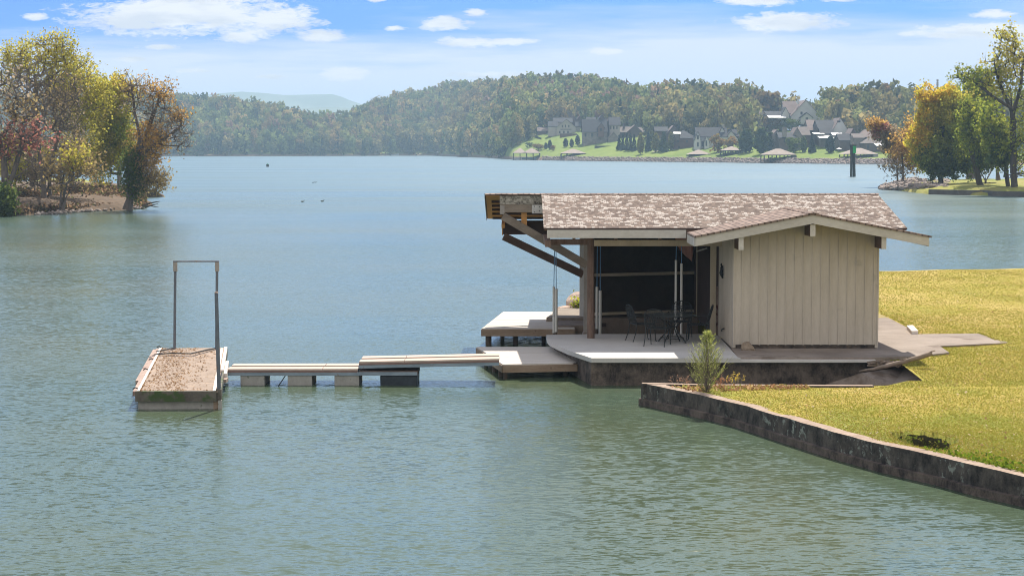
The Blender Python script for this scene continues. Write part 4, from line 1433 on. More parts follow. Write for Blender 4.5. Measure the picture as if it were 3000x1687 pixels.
# ------------------------------------------------------------------ small plants
def cedar_sapling():
    base = G(2071, 1150, 0.44)
    base = Vector((base.x, base.y, 0.43))
    H = ZY(963, base.y) - 0.43
    root = thing('cedar_sapling', 'young feathery green cedar growing just behind the seawall', 'sapling', base)
    rng = np.random.default_rng(8)
    tr = [(base.x, base.y, .40), (base.x - .01, base.y, .43 + H * .3), (base.x - .005, base.y, .43 + H * .65), (base.x - .03, base.y, .43 + H)]
    MB().tube(tr, [0.022, 0.016, 0.009, 0.003], 6).build('trunk', M['bark'], root)
    V = []; F = []; T = []
    tw = MB()
    for i in range(240):
        s = rng.uniform(0.1, 1.0) if i > 4 else 0.98
        z0 = .43 + H * s * .93
        prof = 0.62 * math.sin(min(1.0, s * 1.6 + 0.25) * math.pi * .62) * (1 - s) ** 0.85 + 0.03
        if s < 0.25: prof *= 0.85
        L = prof * rng.uniform(0.6, 1.2)
        a = rng.uniform(0, 2 * math.pi)
        rise = rng.uniform(0.8, 1.7) * L + 0.05
        p0 = np.array([base.x, base.y, z0 - rise * .4]); p1 = p0 + np.array([math.cos(a) * L, math.sin(a) * L, rise])
        tw.tube([p0, (p0 + p1) / 2 - np.array([0, 0, .02]), p1], [0.004, 0.003, 0.0015], 3, False)
        nn = 15
        for k in range(nn):
            f = 0.25 + 0.75 * (k + rng.random()) / nn
            q = p0 + (p1 - p0) * f - np.array([0, 0, .02 * math.sin(f * 3.14)])
            d = (p1 - p0) / np.linalg.norm(p1 - p0) + rng.normal(0, .55, 3)
            d = d / np.linalg.norm(d) * rng.uniform(.03, .075)
            sd = np.cross(d, rng.normal(size=3)); sd = sd / np.linalg.norm(sd) * 0.0048
            i0 = len(V)
            V += [q - sd, q + sd, q + d]
            F.append((i0, i0 + 1, i0 + 2))
            c = np.array([(0.38, 0.43, 0.10), (0.52, 0.54, 0.18), (0.24, 0.30, 0.06), (0.60, 0.58, 0.34)][rng.choice(4, p=[.4, .3, .2, .1])])
            T += [c, c, c]
    tw.build('twig', M['bark'], root)
    np_mesh('foliage', np.array(V), np.array(F), M['blade'], root, tint=np.array(T))
cedar_sapling()

def weeds():
    rng = np.random.default_rng(4)
    specs = [(2120, 1128, 30, 'dry reddish weed stalk'), (2166, 1122, 34, 'tall yellow seeded weed with bent tip behind the seawall'), (2010, 1123, 26, 'thin reddish weed left of the cedar sapling')]
    labs = ['clump of short dry reddish stalks just right of the cedar sapling', 'taller yellow weed with a bent tip right of the cedar sapling', 'thin pinkish stalks growing left of the cedar sapling']
    for (x, y, h, _), lab in zip(specs, labs):
        b = G(x, y, 0.46)
        root = thing('weed', lab, 'weed', b, 'weeds by the sapling')
        st = MB(); V = []; F = []; T = []
        for k in range(9):
            bx, by = b.x + rng.normal(0, .11), b.y + rng.normal(0, .1)
            hh = h / FPX * b.y * rng.uniform(.5, 1.1)
            top = np.array([bx + rng.normal(0, .05), by, .43 + hh])
            st.tube([(bx, by, .40), (bx + rng.normal(0, .02), by, .43 + hh * .6), top], [.006, .005, .003], 4, False)
            for j in range(10):
                q = np.array([bx, by, .43]) * 0 + top - np.array([0, 0, hh * rng.random() * .6]) + rng.normal(0, .015, 3)
                d = rng.normal(0, .03, 3)
                sd = np.cross(d, rng.normal(size=3)); sd = sd / np.linalg.norm(sd) * .012
                i0 = len(V); V += [q - sd, q + sd, q + d]; F.append((i0, i0 + 1, i0 + 2))
                c = [(0.42, 0.22, 0.12), (0.55, 0.40, 0.08), (0.40, 0.24, 0.16)][labs.index(lab)]
                T += [c] * 3
        st.build('stalk', M['log'], root)
        np_mesh('leaves', np.array(V), np.array(F), M['blade'], root, tint=np.array(T))
    # yellow-green plant by the boulder behind the post
    b = Vector((2.02, 60.8, 0.66))
    root = thing('shrub', 'small yellow green plant growing against the pale boulder behind the post', 'plant', b)
    C = np.array(b[:]) + rng.normal(0, 1, (160, 3)) * np.array([.12, .12, .13]) + np.array([0, 0, .12])
    V, F = cards(C, rng.uniform(.05, .1, 160), rng)
    np_mesh('foliage', V, F, M['blade'], root, tint=np.repeat(np.array([(0.42, 0.42, 0.05), (0.3, 0.36, 0.05)])[rng.choice(2, 160)], 4, axis=0))
    st = MB()
    for k in range(5):
        st.tube([(b.x, b.y, .6), (b.x + rng.normal(0, .1), b.y, .85)], .008, 4)
    st.build('stem', M['bark'], root)
    # dry leaves in the corner bed, and grass fringe
    n = 900
    a = rng.random((n, 2)) ** np.array([1, 1])
    X = 3.3 + a[:, 0] * 3.0; Yv = 42.25 - a[:, 1] * (0.4 + 1.6 * (1 - a[:, 0]) * 0.6)
    ok = np.array([x > lawn_left(y) for x, y in zip(X, Yv)])
    C = np.stack([X, Yv, np.full(n, .47) + rng.uniform(0, .03, n)], 1)[ok]
    V, F = cards(C, rng.uniform(.03, .08, len(C)), rng, up_bias=1.2)
    pal = np.array([(0.36, 0.21, 0.11), (0.46, 0.31, 0.18), (0.22, 0.12, 0.06), (0.3, 0.3, 0.08)])
    o = np_mesh('leaf_litter', V, F, M['blade'], tint=np.repeat(pal[rng.choice(4, len(C))], 4, axis=0))
    tag(o, kind='stuff')
    # bright weeds along the near sea wall, right
    n = 2600
    s = rng.random(n)
    Yv = 29 + s * 4.6
    X = np.array([lawn_left(y) for y in Yv]) + np.abs(rng.normal(0, .35, n)) + .05
    k = rng.random(n) < np.clip((33.4 - Yv) / 3.0, 0.0, 1)
    X, Yv = X[k], Yv[k]
    C = np.stack([X, Yv, np.array([lawn_z(a, b2) for a, b2 in zip(X, Yv)]) + rng.uniform(0.01, .09, len(X))], 1)
    V, F = cards(C, rng.uniform(.025, .06, len(C)), rng)
    pal = np.array([(0.16, 0.24, 0.02), (0.22, 0.27, 0.03), (0.10, 0.16, 0.02)])
    o = np_mesh('low_weeds', V, F, M['blade'], tint=np.repeat(pal[rng.choice(3, len(C))], 4, axis=0))
    tag(o, kind='stuff')
weeds()

def washout():
    mb = MB()
    n = 28
    rnd = random.Random(6)
    ring = []
    for i in range(n):
        a = 2 * math.pi * i / n
        k = 0.90 + rnd.uniform(-.03, .03)
        ring.append((HOLE.x + 0.5 * k * math.cos(a), HOLE.y + 1.1 * k * math.sin(a)))
    for i in range(n):
        (x0, y0), (x1, y1) = ring[i], ring[(i + 1) % n]
        mb.face([(x0, y0, 0.40 + rnd.uniform(-.02, .02)), (x1, y1, 0.40 + rnd.uniform(-.02, .02)), (x1, y1, -0.15), (x0, y0, -0.15)])
    mb.face([(x, y, 0.02) for x, y in ring])
    tag(mb.build('washout_soil', M['darksoil']), kind='structure')
    rng = np.random.default_rng(9)
    n2 = 700
    a = rng.uniform(0, 6.283, n2); k = rng.random(n2) ** .3
    C = np.stack([HOLE.x + .5 * k * np.cos(a), HOLE.y + 1.1 * k * np.sin(a), rng.uniform(.0, .43, n2)], 1)
    far = np.sin(a) > -.2
    C = C[far]
    V, F = cards(C, rng.uniform(.02, .06, len(C)), rng)
    pal = np.array([(0.16, 0.19, 0.03), (0.10, 0.13, 0.02), (0.22, 0.20, 0.05)])
    tag(np_mesh('washout_grass', V, F, M['blade'], tint=np.repeat(pal[rng.choice(3, len(C))], 4, axis=0)), kind='stuff')
washout()
def lawn_leaves():
    rng = np.random.default_rng(61)
    n = 420
    Yb = 31 + 46 * rng.random(n) ** 1.4
    X = np.array([lawn_left(y) + .2 + rng.random() ** .8 * (y * .28 + 1 - lawn_left(y)) for y in Yb])
    C = np.stack([X, Yb, np.array([lawn_z(a, b2) for a, b2 in zip(X, Yb)]) + .035], 1)
    V, F = cards(C, rng.uniform(.03, .07, n), rng, up_bias=2.0)
    pal = np.array([(0.50, 0.42, 0.28), (0.42, 0.27, 0.13), (0.30, 0.19, 0.09), (0.62, 0.52, 0.30)])
    o = np_mesh('lawn_leaves', V, F, M['blade'], tint=np.repeat(pal[rng.choice(4, n)], 4, axis=0))
    tag(o, kind='stuff')
lawn_leaves()
# ================================================================== trees with real branches (island trees)
def grow_tree(name, label, Yd, trunk_px, envs, leaf_pal, n_t=220, leaf_n=16, leaf_s=0.26, r0=0.22, seed=1, bark='bark', group=None, dpt=1.0,
              bare=0.0, step=0.9, spread=0.5, extra_trunks=(), twigs=2, base_z=None, cat='tree', min_r=0.012):
    """trunk_px: photo pixels base -> top at distance Yd; envs: (x, y, rx, ry, weight, leafiness, palette or None)"""
    rng = np.random.default_rng(seed)
    tp = [P(x, y, Yd) for x, y in trunk_px]
    nodes = []; par = []
    def add(p, pa):
        nodes.append(np.array(p)); par.append(pa)
        return len(nodes) - 1
    def chain(pts, start):
        last = start
        for a, b in zip(pts, pts[1:]):
            n = max(1, int((b - a).length / step))
            for i in range(1, n + 1):
                q = a.lerp(b, i / n)
                last = add((q.x + rng.normal(0, .04), q.y + rng.normal(0, .04), q.z), last)
    root_i = add(tp[0][:], -1)
    chain(tp, root_i)
    for et in extra_trunks:
        e = [P(x, y, Yd + rng.normal(0, .6)) for x, y in et]
        d = [np.linalg.norm(nodes[i] - np.array(e[0][:])) for i in range(len(nodes))]
        k = int(np.argmin(d))
        chain([Vector(nodes[k])] + e, k)
    n_trunk = len(nodes)
    k = FPX / Yd
    targets = []
    wsum = sum(e[4] for e in envs)
    for e in envs:
        n = int(n_t * e[4] / wsum)
        c = P(e[0], e[1], Yd)
        rx, rz = e[2] / k, e[3] / k
        ry = (rx + rz) / 2 * dpt
        q = unit(rng.normal(size=(n, 3))) * (rng.random((n, 1)) ** 0.42)
        q = q * np.array([rx, ry, rz]) * rng.uniform(.82, 1.18, (n, 1)) + np.array(c[:])
        for v in q:
            targets.append((v, e[5], e[6] if len(e) > 6 and e[6] is not None else leaf_pal))
    axis = np.array(tp[-1][:])
    allt = np.array([t[0] for t in targets])
    tn = np.array(nodes[:n_trunk])
    d0 = np.min(np.linalg.norm(allt[:, None] - tn[None], axis=2), axis=1)
    order = np.argsort(d0)
    arr = np.zeros((20000, 3)); arr[:len(nodes)] = np.array(nodes)
    tips = []
    for oi in order:
        v, lf, pal = targets[oi]
        m = len(nodes)
        d = arr[:m] - v
        # prefer joining to a node that lies lower than the target: limbs rise outwards
        cost = np.linalg.norm(d, axis=1) + 0.9 * np.maximum(0, d[:, 2])
        j = int(np.argmin(cost))
        a = arr[j].copy()
        L = np.linalg.norm(v - a)
        n = max(1, int(L / step))
        last = j
        sag = np.array([rng.normal(0, .08), rng.normal(0, .08), -0.10]) * L
        for i in range(1, n + 1):
            f = i / n
            q = a + (v - a) * f + sag * math.sin(f * math.pi)
            last = add(q, last); arr[len(nodes) - 1] = q
        tips.append((last, lf, pal))
    N = len(nodes)
    par_a = np.array(par)
    # pipe model radii
    cnt = np.zeros(N)
    has = np.zeros(N, bool)
    for i in range(1, N): has[par[i]] = True
    for i in range(N - 1, 0, -1):
        if not has[i]: cnt[i] += 1
        cnt[par[i]] += cnt[i]
    rad = np.maximum(min_r, r0 * (cnt / cnt[0]) ** 0.48)
    # twigs
    tw_a = []; tw_b = []
    leafc = []; leafpal = []
    for (i, lf, pal) in tips:
        p = arr[i] if i < len(arr) else nodes[i]
        for t in range(twigs):
            dv = p - arr[par[i]] if par[i] >= 0 else np.array([0, 0, 1.0])
            dv = dv / max(1e-6, np.linalg.norm(dv)) + rng.normal(0, .6, 3) + np.array([0, 0, .35])
            dv = dv / np.linalg.norm(dv) * rng.uniform(.5, 1.3) * spread * 1.8
            tw_a.append(p); tw_b.append(p + dv)
            nl = int(leaf_n * lf * rng.uniform(.5, 1.4) / twigs)
            if nl > 0:
                f = rng.random((nl, 1))
                leafc.append(p + dv * f + rng.normal(0, spread * .55, (nl, 3)))
                base = np.array(pal)[rng.integers(0, len(pal))]
                cc = np.array(pal)[rng.integers(0, len(pal), nl)] * .45 + base * .55
                leafpal.append(cc * rng.uniform(.8, 1.2, (nl, 1)))
    A = np.concatenate([arr[par_a[1:N]], np.array(tw_a)]); B = np.concatenate([arr[1:N], np.array(tw_b)])
    ra = np.concatenate([rad[par_a[1:N]], np.full(len(tw_a), min_r)]); rb = np.concatenate([rad[1:N], np.full(len(tw_a), min_r * .5)])
    ra = np.minimum(ra, rb * 1.9 + .01)
    ra[0] = r0 * 1.55
    D = unit(B - A)
    ref = np.where(np.abs(D[:, 2:3]) < .9, np.array([[0, 0, 1.0]]), np.array([[1.0, 0, 0]]))
    U = unit(np.cross(D, ref)); W = np.cross(U, D)
    m = len(A); ns = 5
    V = np.empty((m, 2, ns, 3))
    for s in range(ns):
        t = 2 * math.pi * s / ns
        dirv = U * math.cos(t) + W * math.sin(t)
        V[:, 0, s] = A + dirv * ra[:, None]
        V[:, 1, s] = B + dirv * rb[:, None]
    base = (np.arange(m) * 2 * ns)[:, None]
    F = np.concatenate([np.concatenate([base + s, base + (s + 1) % ns, base + ns + (s + 1) % ns, base + ns + s], 1) for s in range(ns)])
    loc = tp[0]
    root = thing(name, label, cat, loc, group)
    np_mesh('trunk', V.reshape(-1, 3), F, M[bark], root)
    if leafc:
        C = np.concatenate(leafc); T = np.concatenate(leafpal)
        V, F = cards(C, rng.uniform(leaf_s * .6, leaf_s * 1.35, len(C)), rng, up_bias=0.2)
        np_mesh('crown', V, F, M['leaf'], root, tint=np.repeat(T, 4, axis=0))
    return root

YG = [(0.50, 0.46, 0.07), (0.58, 0.50, 0.07), (0.40, 0.39, 0.07), (0.44, 0.35, 0.08)]
OCH = [(0.42, 0.31, 0.12), (0.36, 0.26, 0.11), (0.30, 0.24, 0.11)]
BRN = [(0.38, 0.30, 0.20), (0.31, 0.24, 0.165), (0.42, 0.34, 0.22)]
RED = [(0.40, 0.17, 0.14), (0.46, 0.21, 0.16), (0.34, 0.13, 0.11), (0.42, 0.26, 0.17)]
ORG = [(0.55, 0.32, 0.09), (0.48, 0.28, 0.09), (0.42, 0.27, 0.11), (0.54, 0.37, 0.09)]
DKG = [(0.075, 0.12, 0.03), (0.11, 0.15, 0.035), (0.16, 0.18, 0.045)]
GRN = [(0.22, 0.27, 0.04), (0.32, 0.35, 0.05), (0.16, 0.21, 0.04), (0.44, 0.43, 0.06)]
GLD = [(0.66, 0.50, 0.05), (0.66, 0.40, 0.05), (0.56, 0.52, 0.06)]

# ------------------------------------------------------------------ left island
def island(name, pts, zc, mat, inset=2.0, z0=-0.4, seed=1, shore=0.25):
    """rounded land mass: plan polygon, shore ring just above water, rising to zc"""
    bm = bmesh.new()
    n = len(pts)
    cx = sum(p[0] for p in pts) / n; cy = sum(p[1] for p in pts) / n
    rnd = random.Random(seed)
    rings = []
    dense = []
    for i in range(n):
        a, b = Vector(pts[i]), Vector(pts[(i + 1) % n])
        m = max(1, int((b - a).length / 1.2))
        for k in range(m):
            q = a.lerp(b, k / m)
            dense.append(q)
    levels = [(0.0, z0), (0.02, shore), (0.10, zc * .55), (0.22, zc * .85), (0.45, zc), (0.75, zc * 1.03)]
    for (f, z) in levels:
        ring = []
        for q in dense:
            d = Vector((cx, cy)) - q
            L = d.length
            off = min(f * L, f * 18)
            if f == 0.0: off = -0.3
            s = q + d / max(L, 1e-3) * off
            jit = rnd.uniform(-.35, .35) if 0.0 < f < .2 else 0
            ring.append(bm.verts.new((s.x + jit * .6, s.y + jit, z + (rnd.uniform(-.08, .08) if f > 0.01 else 0))))
        rings.append(ring)
    m = len(dense)
    for r0, r1 in zip(rings, rings[1:]):
        for i in range(m):
            bm.faces.new((r0[i], r0[(i + 1) % m], r1[(i + 1) % m], r1[i]))
    bm.faces.new(rings[-1])
    bmesh.ops.recalc_face_normals(bm, faces=bm.faces)
    me = bpy.data.meshes.new(name)
    bm.to_mesh(me); bm.free()
    me.polygons.foreach_set('use_smooth', [True] * len(me.polygons))
    o = finish(name, me, mat, None)
    return tag(o, kind='structure')
g2 = lambda x, y, z=0.0: (G(x, y, z).x, G(x, y, z).y)
LI = [g2(-330, 648), g2(-120, 641), g2(0, 634.6), g2(95, 630), g2(188, 624), g2(280, 620), g2(352, 617), g2(411, 611), g2(445, 601), g2(430, 594),
      (g2(400, 584)[0], 205), (g2(345, 571)[0], 216), (-40, 230), (-52, 262), (-75, 275), (-110, 262), (-112, 200)]
island('island_ground', LI, 1.25, M['soil'], seed=2)
LI2 = [(g2(238, 533)[0], 292), (g2(262, 541)[0], 305), (g2(316, 536)[0], 312), (g2(312, 530)[0], 330), (g2(250, 526)[0], 338), (g2(225, 528)[0], 320)]
island('islet_ground', LI2, 0.7, M['islandgrass'], seed=4)

def riprap(name, areas, seed, size=(0.2, 0.5), mat='riprap'):
    """loose stones: areas = list of (fn -> (x, y, z)), count"""
    rng = np.random.default_rng(seed)
    ico = np.array([(0, 0, 1), (.894, 0, .447), (.276, .851, .447), (-.724, .526, .447), (-.724, -.526, .447), (.276, -.851, .447),
                    (.724, .526, -.447), (-.276, .851, -.447), (-.894, 0, -.447), (-.276, -.851, -.447), (.724, -.526, -.447), (0, 0, -1)])
    fc = np.array([(0, 1, 2), (0, 2, 3), (0, 3, 4), (0, 4, 5), (0, 5, 1), (1, 6, 2), (2, 7, 3), (3, 8, 4), (4, 9, 5), (5, 10, 1),
                   (6, 7, 2), (7, 8, 3), (8, 9, 4), (9, 10, 5), (10, 6, 1), (11, 7, 6), (11, 8, 7), (11, 9, 8), (11, 10, 9), (11, 6, 10)])
    Cs = np.array([fn(rng) for fn, n in areas for _ in range(n)])
    n = len(Cs)
    S = rng.uniform(size[0], size[1], (n, 1, 1)) * np.array([1, 1, .75]) * rng.uniform(.7, 1.3, (n, 1, 3))
    V = ico[None] * S * rng.uniform(.75, 1.2, (n, 12, 1)) + Cs[:, None]
    a = rng.uniform(0, 6.28, n)
    F = (np.arange(n) * 12)[:, None, None] + fc[None]
    o = np_mesh(name, V.reshape(-1, 3), F.reshape(-1, 3), M[mat])
    return tag(o, kind='stuff')

def brush(name, n, fn, pal, s, seed, tall=0.3):
    rng = np.random.default_rng(seed)
    C = np.array([fn(rng) for _ in range(n)])
    V, F = cards(C, rng.uniform(s * .5, s * 1.4, n), rng, up_bias=.3)
    T = np.array(pal)[rng.integers(0, len(pal), n)] * rng.uniform(.7, 1.25, (n, 1))
    o = np_mesh(name, V, F, M['leaf'], tint=np.repeat(T, 4, axis=0))
    return tag(o, kind='stuff')
def li_pt(rng):
    x = rng.uniform(-60, 430)
    t = rng.random() ** 1.6
    ys = 636 - 0.058 * x - 1
    g = G(x, ys - t * 36, 0.0)
    z = 0.15 + 1.15 * min(1, t * 2.2) + rng.random() ** 3 * 0.5 * (1 if x < 330 else .3)
    return (g.x, g.y, z)
brush('island_undergrowth', 16000, li_pt, [(0.10, 0.065, 0.04), (0.17, 0.11, 0.065), (0.06, 0.042, 0.026), (0.28, 0.18, 0.10), (0.11, 0.11, 0.04)], 0.24, 31)

grow_tree('maple_tree', 'twin forked dark trunk tree with dusty red lower leaves at the left island edge', 168, [(14, 606), (14, 530), (10, 470), (-5, 400)],
          [(20, 360, 80, 120, 1.2, .3, BRN), (75, 400, 90, 48, .8, .6, RED), (10, 430, 60, 50, .4, .5, RED), (60, 330, 70, 50, .6, .4, OCH), (30, 250, 80, 70, .7, .25, BRN)], RED, 330, 16, .25, .34, 1,
          extra_trunks=[[(25, 545), (48, 480), (70, 400)], [(25, 530), (75, 500), (95, 480)]])
grow_tree('birch_tree', 'tall tree with sparse yellow green upright branch tips on the left island', 186, [(95, 598), (98, 500), (100, 380), (105, 250)],
          [(120, 190, 90, 75, 1, 1.0, YG), (170, 150, 50, 50, .6, 1.0, YG), (60, 180, 45, 65, .5, .9, YG), (215, 200, 60, 55, .6, .8, YG), (20, 210, 40, 80, .5, .8, YG), (140, 300, 90, 60, .8, .8, OCH)], YG, 420, 21, .18, .27, 2)
grow_tree('bare_tree', 'grey brown nearly leafless tree in front of the yellow green ones on the left island', 176, [(128, 606), (125, 520), (115, 420), (110, 320)],
          [(90, 290, 95, 110, 1.3, .2, BRN), (170, 360, 90, 100, 1.1, .3, BRN), (190, 270, 60, 60, .5, .3, OCH)], BRN, 520, 14, .17, .24, 3, twigs=4,
          extra_trunks=[[(140, 500), (165, 420), (180, 350)]])
grow_tree('poplar_tree', 'yellow green leafy tree with ragged sloping top behind the bare grey one', 197, [(205, 598), (210, 500), (222, 380), (230, 280)],
          [(250, 270, 75, 85, 1.2, 1.2, YG), (190, 250, 60, 60, .6, 1.2, YG), (225, 380, 80, 90, 1.0, 1.0, YG), (290, 290, 30, 60, .3, .5, YG)], YG, 420, 24, .19, .25, 4)
grow_tree('ash_tree', 'dense round yellow tree with pale straight trunk left of the ivy covered tree', 206, [(351, 572), (350, 510), (345, 440), (335, 350)],
          [(325, 320, 70, 92, 1.4, 1.7, YG), (330, 440, 62, 60, .9, 1.6, YG), (290, 480, 60, 55, .7, 1.3, YG), (350, 270, 42, 35, .4, 1.5, GLD), (330, 400, 55, 60, .5, 1.4, GRN)], YG, 470, 30, .21, .24, 5, bark='bark_light')
grow_tree('ivy_covered_tree', 'leaning dark ivy covered tree with orange leaves at the right tip of the island', 178, [(372, 616), (385, 550), (398, 490), (410, 420)],
          [(405, 300, 55, 60, .7, .35, BRN), (465, 270, 45, 40, .5, 1.0, ORG), (440, 420, 50, 55, .9, 1.5, ORG), (480, 350, 60, 60, .9, .3, BRN), (520, 390, 40, 70, .6, .25, BRN), (525, 345, 22, 16, .2, 1.3, ORG),
           (440, 530, 50, 35, .7, 1.5, OCH), (390, 510, 20, 80, 1.0, 2.6, DKG), (420, 480, 35, 40, .5, 1.1, ORG), (375, 250, 40, 35, .3, .4, OCH)], ORG, 560, 20, .17, .34, 6, twigs=4,
          extra_trunks=[[(410, 420), (395, 330), (385, 250)], [(410, 440), (450, 340), (470, 270)], [(415, 450), (490, 400), (530, 370)]])
grow_tree('sapling', 'slender leaning sapling with crooked stem on the island bank below the bare tree', 171, [(178, 628), (195, 575), (222, 545), (258, 520)],
          [(190, 500, 70, 45, 1, .9, OCH), (230, 470, 50, 40, .6, .9, YG)], OCH, 130, 12, .22, .15, 7, extra_trunks=[[(178, 610), (178, 560), (186, 525)], [(185, 600), (196, 540), (212, 520)]])
grow_tree('understory_tree', 'low tangled brown olive tree filling the shade under the taller island trees', 180, [(150, 610), (148, 560), (145, 510)],
          [(110, 500, 80, 55, 1, .9, BRN), (190, 450, 80, 55, .9, .9, OCH), (240, 490, 60, 45, .7, 1.0, OCH), (40, 500, 60, 40, .6, .8, YG)], OCH, 330, 16, .2, .18, 8)
grow_tree('understory_tree', 'yellowish scrub tree at the far left island edge behind the forked trunk', 200, [(45, 600), (45, 540), (48, 500)],
          [(40, 470, 70, 60, 1, 1.5, YG), (90, 470, 50, 45, .6, 1.2, YG)], YG, 190, 18, .3, .14, 9)
grow_tree('shrub', 'dark green shrub at the water edge at the far left of the island', 163, [(6, 632), (8, 610), (8, 590)], [(4, 600, 28, 34, 1, 3.0, DKG)], DKG, 90, 24, .22, .06, 10, cat='shrub')
def snag():
    b = P(418, 603, 182.5)
    root = thing('fallen_branch', 'bare fallen branch lying out over the water at the island tip', 'branch', b)
    MB().tube([P(418, 604, 182.5), P(440, 595, 182), P(469, 590, 181.5)], [.12, .08, .03], 6).build('limb', M['bark'], root)
    MB().tube([P(425, 607, 181.5), P(447, 601, 181.3), P(463, 597, 181)], [.1, .06, .02], 6).build('limb', M['bark'], root)
    MB().tube([P(440, 603, 181.5), P(455, 606, 181.2), P(464, 607, 181)], [.05, .04, .02], 6).build('limb', M['bark'], root)
snag()
riprap('shore_stones', [(lambda r: (lambda x: (lambda g: (g.x, g.y, r.uniform(0, .15)))(G(x, 635.5 - .058 * x + r.uniform(-1.0, 1.2), 0)))(r.uniform(100, 420)), 260)], 41, (.08, .24), 'riprap')

# ------------------------------------------------------------------ right island
RI = [g2(2585, 553), g2(2640, 560), g2(2713, 568.8), g2(2800, 571), g2(2900, 574), g2(3000, 576.7), g2(3400, 590), (130, 262), (110, 318), (85, 318), (70, 310), (60, 296), (53, 281)]
island('peninsula_ground', RI, 0.95, M['islandgrass'], seed=6, shore=.3)
def ri_wall():
    pts = [p + Vector((0, -1.3, 0)) for p in [G(2716, 569.2), G(2800, 571.2), G(2868, 571.6), G(2900, 574.2), G(3000, 577), G(3300, 586)]]
    root = thing('seawall', 'low dark seawall along the front of the wooded peninsula on the right', 'seawall', pts[0])
    mb = MB()
    for a, b in zip(pts, pts[1:]):
        mb.hexa([(a.x, a.y, -.6), (b.x, b.y, -.6), (b.x, b.y + .5, -.6), (a.x, a.y + .5, -.6), (a.x, a.y, .62), (b.x, b.y, .62), (b.x, b.y + .5, .62), (a.x, a.y + .5, .62)])
    mb.build('wall', M['farconcrete'], root)
ri_wall()
def jet(r):
    t = r.random()
    x = 2580 + 200 * t
    w = 0.35 + .65 * min(1, t * 2.2)
    g = G(x, 556 + 11 * min(1, t * 1.2) - r.random() * 22 * w, 0)
    return (g.x, g.y, (0.1 + 0.8 * min(1, t * 3) * r.random()))
riprap('jetty_rocks', [(jet, 1500)], 42, (.2, .5))

# cards tint helper trees
grow_tree('maple_tree', 'large rounded green and golden tree standing on the rocky end of the peninsula', 262, [(2757, 552), (2757, 520), (2760, 450), (2765, 370)],
          [(2780, 330, 62, 62, 1.3, 1.5, YG), (2716, 365, 28, 60, .7, 1.6, GLD), (2745, 285, 55, 28, .6, 1.5, GLD), (2750, 330, 50, 45, .8, 1.6, YG), (2790, 420, 82, 62, 1.5, 1.7, GRN), (2815, 340, 50, 50, .7, 1.4, YG), (2760, 480, 60, 40, 1.2, 1.9, DKG), (2820, 380, 50, 80, 1.0, 1.5, GRN), (2840, 460, 40, 50, .7, 1.5, DKG), (2690, 410, 28, 50, .5, 1.4, GLD), (2695, 440, 18, 20, .2, 1.6, YG), (2725, 455, 45, 50, .7, 1.5, GRN)],
          GRN, 850, 38, .28, .3, 21, bark='bark_dark')
grow_tree('leaning_tree', 'dark leaning trunk tree whose crown merges with the golden green tree', 250, [(2877, 560), (2866, 515), (2855, 480), (2842, 420)],
          [(2860, 400, 50, 60, 1, 1.3, GRN), (2885, 440, 40, 50, .7, 1.3, GRN), (2850, 340, 45, 50, .6, 1.1, GRN), (2880, 480, 35, 22, .4, 1.3, DKG)], GRN, 330, 26, .27, .42, 22, bark='bark_dark')
grow_tree('tree_behind', 'thick double trunk tree at the back of the peninsula lawn', 300, [(2845, 524), (2843, 490), (2840, 440)],
          [(2850, 430, 45, 45, 1, 1.2, GRN)], GRN, 120, 20, .4, .5, 23, extra_trunks=[[(2840, 523), (2830, 505), (2818, 480)]])
grow_tree('sycamore_tree', 'tallest open crowned sycamore rising above the right edge of the peninsula', 240, [(2972, 567), (2970, 480), (2968, 380), (2965, 320), (2962, 250)],
          [(2945, 190, 62, 48, 1.1, .85, YG), (2950, 120, 38, 40, .6, .75, YG), (2925, 250, 60, 40, .8, .7, YG), (3000, 180, 50, 80, .9, .95, YG), (2890, 230, 70, 30, .9, .85, GRN), (2830, 225, 40, 25, .5, .8, GRN), (2990, 300, 50, 60, .7, .9, GRN), (2960, 400, 35, 55, .5, .8, GRN), (3015, 400, 40, 80, .8, 1.1, GRN), (3010, 480, 40, 40, .5, 1.0, GRN)],
          GRN, 560, 14, .27, .42, 24, bark='bark_dark', extra_trunks=[[(2966, 330), (2935, 260), (2912, 190)], [(2966, 340), (2990, 260), (3000, 170)], [(2966, 320), (2905, 280), (2850, 235)]])
grow_tree('slim_tree', 'slim dark trunk tree just left of the tall sycamore on the peninsula', 242, [(2956, 566), (2950, 520), (2946, 450), (2942, 380)],
          [(2930, 400, 42, 60, 1, 1.3, GRN), (2935, 460, 35, 40, .7, 1.3, DKG), (2900, 360, 40, 60, .6, 1.0, GRN)], GRN, 220, 17, .32, .28, 25, bark='bark_dark')
grow_tree('bent_tree', 'lone dark stem with sparse crown leaning left above the golden tree', 275, [(2925, 528), (2920, 450), (2905, 330), (2880, 270)],
          [(2865, 265, 45, 30, 1, .9, GRN), (2895, 290, 30, 40, .6, .7, GRN)], GRN, 140, 16, .4, .25, 26)
grow_tree('bald_cypress', 'small orange tree with drooping branches at the tip of the rock jetty', 284, [(2645, 533), (2644, 490), (2642, 440), (2640, 400)],
          [(2665, 410, 40, 60, 1, 1.0, ORG), (2650, 450, 45, 40, .9, 1.0, ORG), (2615, 490, 40, 28, .6, .5, BRN), (2680, 470, 30, 40, .7, 1.2, GLD), (2685, 390, 25, 40, .4, 1.1, GLD), (2660, 500, 50, 20, .5, .35, BRN)],
          ORG, 340, 15, .3, .16, 27, twigs=3)
